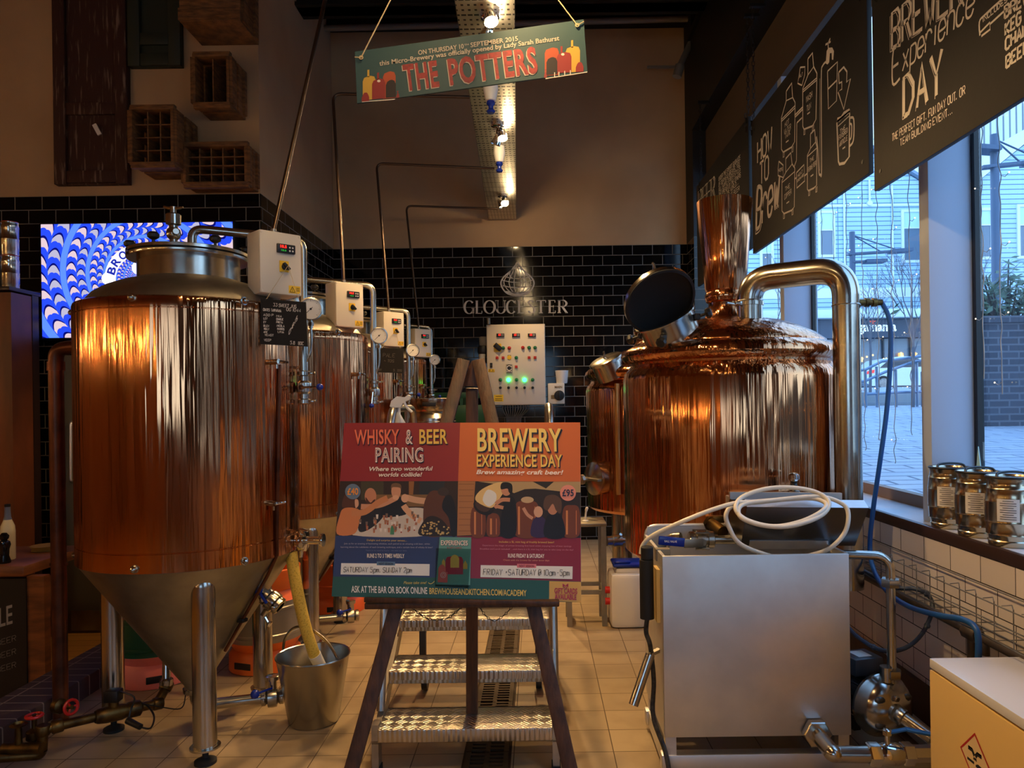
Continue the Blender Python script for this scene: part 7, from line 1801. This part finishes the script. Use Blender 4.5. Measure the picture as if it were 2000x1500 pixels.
# ================================================================= old doors and crates on the upper wall
PEEL = mat('peeling_brown_paint', (58, 28, 18), 0.75, var=(120, 100, 86), vscale=9, stretch=(5, 1, 0.5), bump=0.2, bscale=30)
def _peel():
    nt = PEEL.node_tree
    for n in nt.nodes:
        if n.type == 'MAP_RANGE': n.inputs[1].default_value, n.inputs[2].default_value = 0.56, 0.7
_peel()
def wallpanel(name, x0, x1, y0, y1, m, label, rails, Yd=0.06):
    a, b = P(x0, y0, TVY - Yd), P(x1, y1, TVY - Yd)
    t = thing(name, label, 'old door', ((a.x + b.x) / 2, TVY - 0.03, b.z))
    mb = MB(); mb.bb((a.x, TVY - 0.03, b.z), (b.x, TVY - 0.001, a.z)); mb.build('back_panel', m, t)
    w = 0.09
    for x in (a.x, b.x - w): mb = MB(); mb.bb((x, TVY - Yd, b.z), (x + w, TVY - 0.031, a.z), bev=0.004); mb.build('stile', m, t)
    for rz in rails:
        mb = MB(); z = P(x0, rz, TVY - Yd).z; mb.bb((a.x + w + 0.001, TVY - Yd + 0.004, z - 0.045), (b.x - w - 0.001, TVY - 0.031, z + 0.045), bev=0.004); mb.build('rail', m, t)
    return t, a, b
d1, a, b = wallpanel('old_door', 98, 249, -160, 358, PEEL, 'tall brown door with peeling paint mounted high on the left wall', (212, 345, -150))
mb = MB(); p, q = P(184, 243, TVY - 0.068), P(195, 263, TVY - 0.068); mb.beam(p, q, 0.03, 0.012, V((0, 1, 0))); mb.build('white_handle', CHALK, d1, label='small white lever')
wallpanel('old_shutter', 245, 352, -160, 127, mat('dark_green_paint', (34, 44, 34), 0.6), 'dark green panelled shutter mounted beside the brown door', (115, 75, -150))
def wcrate(rect, dp, nx, ny, label, slats=True):
    x0, y0, x1, y1 = rect; Yf = TVY - dp
    a, b = P(x0, y1, Yf), P(x1, y0, Yf)
    t = thing('wooden_crate', label, 'crate', ((a.x + b.x) / 2, TVY - dp / 2, a.z), 'old wooden crates on the upper wall')
    ax, bx, az, bz = a.x, b.x, a.z, b.z; T_ = 0.022
    mb = MB()
    # four side walls, each of two slats with a gap
    for z in (az, bz - T_):
        for (ya, yb) in ((Yf, Yf + dp * 0.46), (Yf + dp * 0.54, TVY - 0.002)): mb.bb((ax, ya, z), (bx, yb, z + T_), bev=0.003)
    for x in (ax, bx - T_):
        for (ya, yb) in ((Yf, Yf + dp * 0.46), (Yf + dp * 0.54, TVY - 0.002)): mb.bb((x, ya, az + T_), (x + T_, yb, bz - T_), bev=0.003)
    mb.build('slats', WOODC, t)
    def bat(a_, b_): mb = MB(); mb.bb(a_, b_); mb.build('corner_batten', WOODC, t)
    for x in (ax - 0.018, bx): bat((x, Yf + 0.01, az + 0.02), (x + 0.018, Yf + 0.05, bz - 0.02)); bat((x, TVY - 0.06, az + 0.02), (x + 0.018, TVY - 0.02, bz - 0.02))
    for z in (az - 0.018, bz): bat((ax, Yf + 0.012, z), (bx, Yf + 0.052, z + 0.018))
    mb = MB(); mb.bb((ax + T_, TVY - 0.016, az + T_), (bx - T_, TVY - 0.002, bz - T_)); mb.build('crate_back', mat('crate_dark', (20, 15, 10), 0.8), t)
    if nx or ny:
        mb = MB()
        for k in range(1, nx): x = ax + T_ + (bx - ax - 2 * T_) * k / nx; mb.bb((x - 0.004, Yf + 0.04, az + T_), (x + 0.004, TVY - 0.02, bz - T_))
        for k in range(1, ny): z = az + T_ + (bz - az - 2 * T_) * k / ny; mb.bb((ax + T_, Yf + 0.042, z - 0.004), (bx - T_, TVY - 0.02, z + 0.004))
        mb.build('dividers', WOODC, t)
    return t
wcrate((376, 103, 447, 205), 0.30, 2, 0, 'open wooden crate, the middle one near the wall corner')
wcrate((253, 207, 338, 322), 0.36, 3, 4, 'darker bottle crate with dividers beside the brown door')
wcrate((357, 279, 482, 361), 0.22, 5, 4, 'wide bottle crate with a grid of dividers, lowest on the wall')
a = P(350, 42, TVY - 0.36); b = P(468, -70, TVY - 0.36)
t = thing('wooden_crate', 'closed wooden crate cut by the top edge of the photo', 'crate', ((a.x + b.x) / 2, TVY - 0.18, a.z), 'old wooden crates on the upper wall')
mb = MB(); mb.bb((a.x, TVY - 0.36, a.z), (b.x, TVY - 0.002, b.z), bev=0.004); mb.build('crate_box', WOODC, t)
mb = MB(); mb.bb((a.x - 0.002, TVY - 0.375, a.z + 0.005), (b.x + 0.002, TVY - 0.361, a.z + 0.09)); mb.build('batten', WOODC, t); mb = MB(); mb.bb((b.x + 0.001, TVY - 0.33, a.z + 0.01), (b.x + 0.016, TVY - 0.26, b.z - 0.01)); mb.bb((b.x + 0.001, TVY - 0.12, a.z + 0.01), (b.x + 0.016, TVY - 0.05, b.z - 0.01)); mb.build('batten', WOODC, t)
# ================================================================= outside the windows
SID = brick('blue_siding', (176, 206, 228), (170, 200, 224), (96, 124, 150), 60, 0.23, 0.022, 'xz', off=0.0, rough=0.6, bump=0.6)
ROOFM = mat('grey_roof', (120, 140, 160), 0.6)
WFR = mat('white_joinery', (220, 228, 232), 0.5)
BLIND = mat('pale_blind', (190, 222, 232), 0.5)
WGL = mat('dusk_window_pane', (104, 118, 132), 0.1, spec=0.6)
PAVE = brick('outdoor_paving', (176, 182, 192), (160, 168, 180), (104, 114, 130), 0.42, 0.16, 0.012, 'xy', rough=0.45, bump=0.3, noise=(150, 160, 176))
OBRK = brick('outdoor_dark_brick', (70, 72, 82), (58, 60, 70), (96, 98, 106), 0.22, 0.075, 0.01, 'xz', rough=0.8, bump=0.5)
def gz(y): return 0.68 + 0.052 * y
mb = MB()
vs = [(1.96, -6, gz(-6)), (24, -6, gz(-6)), (24, 12, gz(12)), (1.96, 12, gz(12))]
mb.add(vs + [(x, y, z - 0.3) for x, y, z in vs], [(0, 1, 2, 3), (7, 6, 5, 4), (0, 4, 5, 1), (1, 5, 6, 2), (2, 6, 7, 3), (3, 7, 4, 0)]); struct(mb, 'ground_paving', PAVE)
# steps up to the street, the street itself
mb = MB()
for k in range(3): mb.bb((1.96, 12 + k * 0.4, 0.9), (24, 12.4 + k * 0.4, 1.36 + k * 0.085))
struct(mb, 'ground_steps', mat('grey_stone', (150, 156, 160), 0.7))
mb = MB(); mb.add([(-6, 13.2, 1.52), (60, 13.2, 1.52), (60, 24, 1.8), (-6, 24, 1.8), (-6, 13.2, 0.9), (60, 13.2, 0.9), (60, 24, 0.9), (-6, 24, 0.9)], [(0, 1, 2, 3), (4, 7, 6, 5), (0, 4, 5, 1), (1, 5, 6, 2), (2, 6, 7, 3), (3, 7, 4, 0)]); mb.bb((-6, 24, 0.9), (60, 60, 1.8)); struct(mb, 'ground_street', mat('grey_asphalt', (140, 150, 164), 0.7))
FY = 38.0
def fp(x, y): return P(x, y, FY)
# first gabled building
ba = thing('clad_building', 'pale blue clad building with a gable across the street, behind the big pipe', 'building', (fp(1640, 700).x, FY, 1.8))
x0, x1 = fp(1440, 500).x, fp(1812, 500).x
zE, zA = fp(1806, 362).z, fp(1690, 205).z
xa = fp(1672, 300).x
mb = MB(); q = [V((x0, FY, 1.8)), V((x1, FY, 1.8)), V((x1, FY, zE)), V((xa, FY, zE + (x1 - xa) * 0.62)), V((x0, FY, zE - 0.0))]; mb.poly(q, 6, V((0, -1, 0))); mb.build('wall', SID, ba)
mb = MB()
for a, b in ((q[2] + V((0.4, 0, -0.2)), q[3] + V((0, 0, 0.08))), (q[3] + V((0, 0, 0.08)), q[4] + V((-0.3, 0, -0.1)))):
    mb.poly([a + V((0, -0.3, 0)), b + V((0, -0.3, 0)), b + V((0, -0.3, 0.16)), a + V((0, -0.3, 0.16))], 6.6, V((0, -1, 0)))
mb.build('roof', ROOFM, ba)
mb = MB(); z = fp(1700, 401).z; mb.bb((x0, FY - 0.04, z - 0.06), (x1, FY - 0.001, z + 0.06)); z2 = fp(1700, 570).z; mb.bb((x0, FY - 0.03, z2 - 0.3), (x1, FY - 0.001, z2 + 0.2)); mb.build('trim_board', WFR, ba)
mb = MB(); p = fp(1697, 398); mb.cyl((p.x, FY - 0.1, p.z), (p.x, FY - 0.1, p.z + 1.2), 0.05); mb.cyl((p.x, FY - 0.16, p.z), (p.x, FY - 0.01, p.z), 0.13, seg=14); p = fp(1649, 520); mb.cyl((p.x, FY - 0.08, 3.8), (p.x, FY - 0.08, zE), 0.045); p = fp(1743, 520); mb.cyl((p.x, FY - 0.08, 3.8), (p.x, FY - 0.08, zE), 0.045); mb.build('drainpipe', WFR, ba)
def owin(par, x0, y0, x1, y1, split):
    a, b = P(x0, y0, FY), P(x1, y1, FY); t_ = 0.13
    mb = MB(); mb.bb((a.x - t_, FY - 0.09, b.z - t_), (a.x, FY - 0.002, a.z + t_)); mb.bb((b.x, FY - 0.09, b.z - t_), (b.x + t_, FY - 0.002, a.z + t_)); mb.bb((a.x, FY - 0.09, a.z), (b.x, FY - 0.002, a.z + t_)); mb.bb((a.x, FY - 0.12, b.z - t_), (b.x, FY - 0.002, b.z)); zs = P(x0, split, FY).z; mb.bb((a.x, FY - 0.08, zs - 0.03), (b.x, FY - 0.03, zs + 0.03)); w = mb.build('window', WFR, par)
    mb = MB(); mb.bb((a.x, FY - 0.03, b.z), (b.x, FY - 0.002, zs - 0.031)); mb.build('pane', WGL, w)
    mb = MB(); mb.bb((a.x, FY - 0.03, zs + 0.031), (b.x, FY - 0.002, a.z)); mb.build('blind', BLIND, w)
owin(ba, 1601, 417, 1626, 498, 450); owin(ba, 1764, 415, 1830, 508, 446); owin(ba, 1488, 470, 1506, 530, 495); owin(ba, 1548, 455, 1580, 520, 480)
# ground floor shop of that building
sh = thing('shop_front', 'dark shop front with white lettering and warm lights inside, under the clad building', 'shop', (fp(1740, 760).x, FY - 2, 1.8))
sy = FY - 2.8
a, b = P(1640, 624, sy), P(1815, 658, sy)
mb = MB(); mb.bb((a.x - 4, sy, b.z), (b.x + 1, sy + 1.5, a.z)); fa = mb.build('fascia', mat('fascia_slate', (58, 68, 84), 0.5), sh)
mb = MB(); c0 = P(1646, 586, sy); mb.bb((a.x - 4, sy - 0.5, a.z + 0.02), (b.x + 1, sy + 1.5, P(1700, 606, sy).z), bev=0.02); mb.build('canopy', mat('canopy_white', (206, 220, 224), 0.5), sh)
spl_ = Plane(V((0, sy - 0.005, 0)), V((1, sy - 0.005, 0)), V((1, sy - 0.005, 1)))
mb = MB(); put_text(mb, 'wagamama', spl_.pt(1650, 647), spl_.pt(1751, 646), UP * 0.42, 0.03); mb.build('shop_lettering', emat('sign_white', (226, 236, 240), 0.7), fa)
mb = MB(); c_ = spl_.pt(1704, 629)
mb.poly([c_ + V((0.19 * (1 if k % 2 == 0 else 0.4) * math.sin(k * PI / 5), 0, 0.19 * (1 if k % 2 == 0 else 0.4) * math.cos(k * PI / 5))) for k in range(10)]); mb.build('red_star', emat('star_red', (230, 90, 70), 0.5), fa)
mb = MB(); z0, z1 = 1.8, b.z - 0.01
for k in range(8): x = a.x - 3 + k * 1.3; mb.bb((x - 0.04, sy + 0.3, z0), (x + 0.04, sy + 0.4, z1))
mb.bb((a.x - 4, sy + 0.3, z0), (b.x + 1, sy + 0.4, z0 + 0.25)); mb.build('shop_frame', mat('shop_dark', (34, 40, 50), 0.4), sh)
mb = MB(); mb.bb((a.x - 4, sy + 0.42, z0 + 0.25), (b.x + 1, sy + 0.44, z1)); mb.build('shop_glass', WGL, sh)
random.seed(9)
mb = MB()
for k in range(22):
    p = spl_.pt(random.uniform(1682, 1800), random.uniform(690, 716)); p.y = sy + 0.28; mb.sph(p, random.choice((0.05, 0.08)), 6)
lg = mb.build('shop_lights', emat('warm_shop_light', (255, 190, 100), 4), sh); lg['kind'] = 'stuff'
mb = MB()
for x_, y_ in ((1765, 705), (1790, 704)): p = spl_.pt(x_, y_); mb.bb((p.x - 0.12, sy + 0.25, p.z - 0.35), (p.x + 0.12, sy + 0.29, p.z + 0.4))
mb.build('lit_menu', emat('warm_menu_light', (250, 160, 80), 1.2), sh)
# second gabled building, with corrugated wall behind
bb_ = thing('gabled_building', 'pale blue clad building with rising gable at the right edge, behind the lamp post', 'building', (fp(1980, 700).x, FY - 2, 1.8))
FY0 = FY; FY = 35.0
x2, x3 = fp(1880, 500).x, fp(2120, 500).x
mb = MB(); z0, z1 = fp(1896, 366).z, fp(2060, 236).z; q = [V((x2, FY, 1.8)), V((x3 + 4, FY, 1.8)), V((x3 + 4, FY, z0)), V((fp(2060, 236).x, FY, z1)), V((fp(1896, 366).x, FY, z0)), V((x2, FY, z0 - 0.5))]; mb.poly(q, 5, V((0, -1, 0))); mb.build('wall', SID, bb_)
mb = MB(); a, b = q[4] + V((-0.4, -0.25, -0.25)), q[3] + V((0, -0.25, 0.1)); mb.poly([a, b, b + UP * 0.3, a + UP * 0.3], 5.5, V((0, -1, 0))); a = q[2] + V((0.4, -0.25, -0.25)); mb.poly([b, a, a + UP * 0.3, b + UP * 0.3], 5.5, V((0, -1, 0))); mb.build('roof', WFR, bb_)
owin(bb_, 1914, 412, 1934, 502, 440); owin(bb_, 1990, 405, 2040, 500, 440)
FY = FY0
cw = brick('corrugated_cladding', (206, 214, 214), (190, 200, 204), (110, 120, 128), 0.42, 90, 0.06, 'xz', off=0, rough=0.5, bump=0.6)
mb = MB(); a = P(1840, 460, 48); b = P(2150, -120, 48); mb.bb((a.x, 48, 1.5), (b.x + 6, 52, b.z)); solo(mb, 'corrugated_hall', cw, 'tall pale corrugated building rising behind the gabled one', 'building')
# lamp posts
def lamp_post(px, y0, Y, arms, label):
    top = P(px, y0, Y); g = 1.52 if Y > 13 else gz(Y)
    t = thing('street_lamp', label, 'street lamp', (top.x, Y, g), 'street lamps outside')
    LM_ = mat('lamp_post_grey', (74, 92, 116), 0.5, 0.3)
    mb = MB(); mb.lathe([(0.09, 0), (0.09, 0.3), (0.06, 0.35), (0.055, top.z - g), (0.0, top.z - g)], (top.x, Y, g), seg=12); mb.build('post', LM_, t)
    for (ax, ay, bx, by) in arms:
        a, b = P(ax, ay, Y), P(bx, by, Y)
        mb = MB(); mb.beam(a, b, 0.12, 0.04); mb.beam(b - (b - a).normalized() * 0.4, b, 0.26, 0.06); mb.build('lamp_arm', LM_, t)
    mb = MB()
    for (ax, ay, bx, by) in arms[:1]:
        a, b = P(ax, ay, Y), P(bx, by, Y)
        for f_ in (0.55, 0.85): mb.cyl(top - UP * 0.06, a + (b - a) * f_, 0.012, seg=6)
    mb.build('tie_rod', LM_, t)
    return t
lamp_post(1664, 453, 14.5, [(1655, 497, 1778, 489), (1664, 512, 1728, 510)], 'grey street lamp with flat arm, seen beside the big steel pipe')
lamp_post(1942, 263, 10.0, [(1916, 328, 2060, 312), (1918, 292, 1946, 294)], 'tall grey street lamp at the right edge of the photo')
# dark brick wall and its shrub
by = 8.0
a, b = P(1880, 632, by), P(2120, 855, by)
mb = MB(); mb.bb((a.x, by, 0.7), (b.x + 3, by + 0.3, P(1950, 630, by).z)); mb.bb((a.x - 0.02, by - 0.03, P(1950, 630, by).z), (b.x + 3, by + 0.33, P(1950, 630, by).z + 0.07)); solo(mb, 'brick_garden_wall', OBRK, 'dark brick wall across the paving at the right edge', 'wall')
def leaf_mat(n, c1, c2): return mat(n, c1, 0.6, var=c2, vscale=6)
sp0 = P(1965, 590, by + 0.6)
srb = thing('shrub', 'loose green shrub growing behind the dark brick wall', 'shrub', (sp0.x, sp0.y, 1.1))
random.seed(4)
mb = MB()
for k in range(14):
    e = V((sp0.x + random.uniform(-.5, .6), sp0.y + random.uniform(-.2, .3), random.uniform(2.4, 3.0))); mb.tube([V((sp0.x + random.uniform(-.2, .2), sp0.y, 1.1)), V((sp0.x, sp0.y, 1.9)).lerp(e, 0.4), e], [0.03, 0.02, 0.006], 5)
mb.build('stems', mat('bark', (70, 62, 56), 0.8), srb)
mb = MB()
for k in range(900):
    c_ = V((sp0.x + random.gauss(0.1, 0.34), sp0.y + random.gauss(0, 0.2), 2.45 + random.gauss(0, 0.2)))
    d = V((random.uniform(-1, 1), random.uniform(-1, 1), random.uniform(-.6, 1))).normalized(); s_ = d.orthogonal().normalized(); l = random.uniform(.05, .09)
    mb.poly([c_ - d * l, c_ + s_ * l * .35, c_ + d * l, c_ - s_ * l * .35])
lf = mb.build('foliage', leaf_mat('shrub_leaf', (86, 108, 78), (50, 76, 56)), srb); lf['kind'] = 'stuff'
# bare trees
def bare_tree(px, Y, h, label, seed):
    random.seed(seed); p = P(px, 790, Y); g = gz(Y) if Y < 12 else 1.5
    b0 = V((p.x, Y, g)); t = thing('bare_tree', label, 'tree', b0, 'bare young trees outside'); BK = mat('pale_bark', (104, 104, 112), 0.8)
    mb = MB(); mb.tube([b0, b0 + V((0.02, 0, h * .35)), b0 + V((0, 0, h * .55))], [0.03, 0.024, 0.018], 7); mb.build('trunk', BK, t)
    mb = MB()
    def grow(a, d, l, r, n):
        e = a + d * l; mb.tube([a, a + d * l * .5 + V((random.uniform(-.03, .03), random.uniform(-.03, .03), 0)), e], [r, r * .8, r * .6], 4)
        if n:
            for k in range(3): grow(a + d * l * random.uniform(.45, 1), (d + V((random.uniform(-.75, .75), random.uniform(-.5, .5), random.uniform(-.1, .5)))).normalized(), l * .68, r * .6, n - 1)
    for k in range(5): grow(b0 + V((0, 0, h * (.3 + .06 * k))), V((random.uniform(-.6, .6), random.uniform(-.4, .4), 1)).normalized(), h * .26, 0.012, 3)
    br = mb.build('branches', BK, t); br['kind'] = 'stuff'
bare_tree(1783, 11.5, 2.5, 'bare young tree standing before the shop front', 2)
bare_tree(1700, 14.0, 2.3, 'bare young tree beside the big steel pipe, left of the blue hose', 5)
bare_tree(1520, 12.0, 2.2, 'bare young tree seen through the far window', 8)
bare_tree(1900, 12.5, 2.4, 'bare young tree behind the pale window pier', 12)
# railings by the steps
ry = 11.6
rl = thing('handrailing', 'grey metal handrails rising beside the steps outside', 'railing', (P(1760, 800, ry).x, ry, gz(ry)))
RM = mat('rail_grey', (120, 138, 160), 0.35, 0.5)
for pts in (((1600, 735), (1690, 722), (1722, 706), (1775, 699), (1830, 692)), ((1600, 760), (1690, 744), (1730, 726), (1790, 705), (1840, 700)), ((1690, 770), (1760, 766), (1830, 764))):
    mb = MB(); mb.tube([P(x, y, ry) for x, y in pts], 0.022, 8); mb.build('rail', RM, rl)
for x, y in ((1712, 716), (1749, 722), (1790, 708), (1801, 726), (1690, 724)):
    p = P(x, y, ry); mb = MB(); mb.cyl(p, V((p.x, ry, gz(ry))), 0.024, seg=8); mb.build('post', RM, rl)
# white parked car
cy = 31.0
c0, c1 = P(1694, 772, cy), P(1694, 712, cy)
car = thing('car', 'white parked hatchback with red tail light outside the window', 'car', (c0.x + 2, cy + 0.8, 1.8))
L_, zb, hh = 4.1, 1.80, 1.36
prof = [(0.0, .34), (0.02, .62), (.10, .80), (.45, 1.02), (.85, 1.30), (1.5, 1.40), (2.3, 1.38), (3.0, 1.0), (3.8, .84), (4.08, .6), (4.1, .3), (3.8, .18), (.3, .18)]
xx = c0.x - 0.1
mb = MB(); mb.poly([V((xx + x, cy, zb + z)) for x, z in prof], 1.7, V((0, -1, 0))); mb.build('body', mat('car_white', (214, 222, 228), 0.25), car)
mb = MB(); mb.poly([V((xx + x, cy - 0.006, zb + z)) for x, z in ((.62, .92), (1.0, 1.24), (1.5, 1.32), (2.25, 1.3), (2.75, .96))], 0.004, V((0, -1, 0))); mb.build('side_window', mat('car_glass', (40, 48, 60), 0.1), car)
for wx in (.78, 3.25):
    mb = MB(); mb.lathe([(.0, -.005), (.18, -.005), (.3, 0), (.31, .02), (.31, .2), (0, .2)], (xx + wx, cy - 0.02, zb + .29), V((0, 1, 0)), 24); w = mb.build('wheel', RUBBER, car)
    mb = MB(); mb.lathe([(.0, -.012), (.2, -.008), (.21, 0.0)], (xx + wx, cy - 0.022, zb + .29), V((0, 1, 0)), 16); mb.build('hub_cap', GALV, w)
mb = MB(); mb.poly([V((xx + x, cy - 0.008, zb + z)) for x, z in ((.04, .66), (.12, .80), (.42, .86), (.4, .72))], 0.01, V((0, -1, 0))); mb.build('tail_light', mat('tail_red', (230, 60, 50), 0.3, emit=0.8), car)

# ================================================================= string lights on the panes
WIRE = mat('clear_wire', (150, 152, 150), 0.35)
LED_ = mat('warm_led', (255, 226, 170), 0.4, emit=3)
SLX = 1.868
def strand(px, bottom, label, seed, top=3.5, toppx=None):
    random.seed(seed)
    e = PX(px, bottom, SLX); y, z0 = e.y, e.z
    t = thing('string_light', label, 'string light', (SLX, y, z0), 'strands of string lights on the window panes')
    q, leds = [], []
    z, k = top, 0
    while z > z0:
        q.append(V((SLX + random.uniform(-.004, .004), y + random.uniform(-.012, .012), z)))
        if k % 5 == 2: leds.append((q[-1], random.choice((-1, 1))))
        z -= 0.055; k += 1
    q.append(V((SLX, y, z0)))
    mb = MB(); mb.tube(smooth(q, 3), 0.0022, 5)
    for p, s_ in leds: mb.tube([p, p + V((0, 0.025 * s_, -0.012)), p + V((0, 0.045 * s_, -0.004))], 0.0013, 5)
    mb.build('wire', WIRE, t)
    for p, s_ in leds:
        mb = MB(); mb.sph(p + V((0, 0.05 * s_, -0.002)), 0.0034, 6); mb.build('bulb', LED_, t)
for i, (x, b) in enumerate(((1607, 560), (1629, 540), (1655, 600), (1690, 880), (1718, 860), (1748, 905), (1782, 850))):
    strand(x, b, ['first', 'second', 'third', 'fourth', 'fifth', 'sixth', 'seventh'][i] + ' strand of string lights from the left on the middle window pane', 30 + i)
strand(1958, 770, 'strand of string lights on the nearest pane, before the shrub', 41)
strand(1922, 740, 'strand of string lights beside the pale pier at right', 42)
strand(1500, 560, 'strand of string lights on the far window pane', 44)
strand(1521, 620, 'second strand of string lights on the far window pane, near the pier', 45)

# unseen dark brick building, added to darken the windows' reflection in the copper
mb = MB(); mb.bb((11.2, -18, 0.3), (12.2, 7.9, 3.6)); solo(mb, 'added_brick_building', mat('outdoor_brick_plain', (72, 66, 68), 0.8, var=(56, 52, 56), vscale=8), 'dark brick building added out of frame to darken the window reflections', 'building')
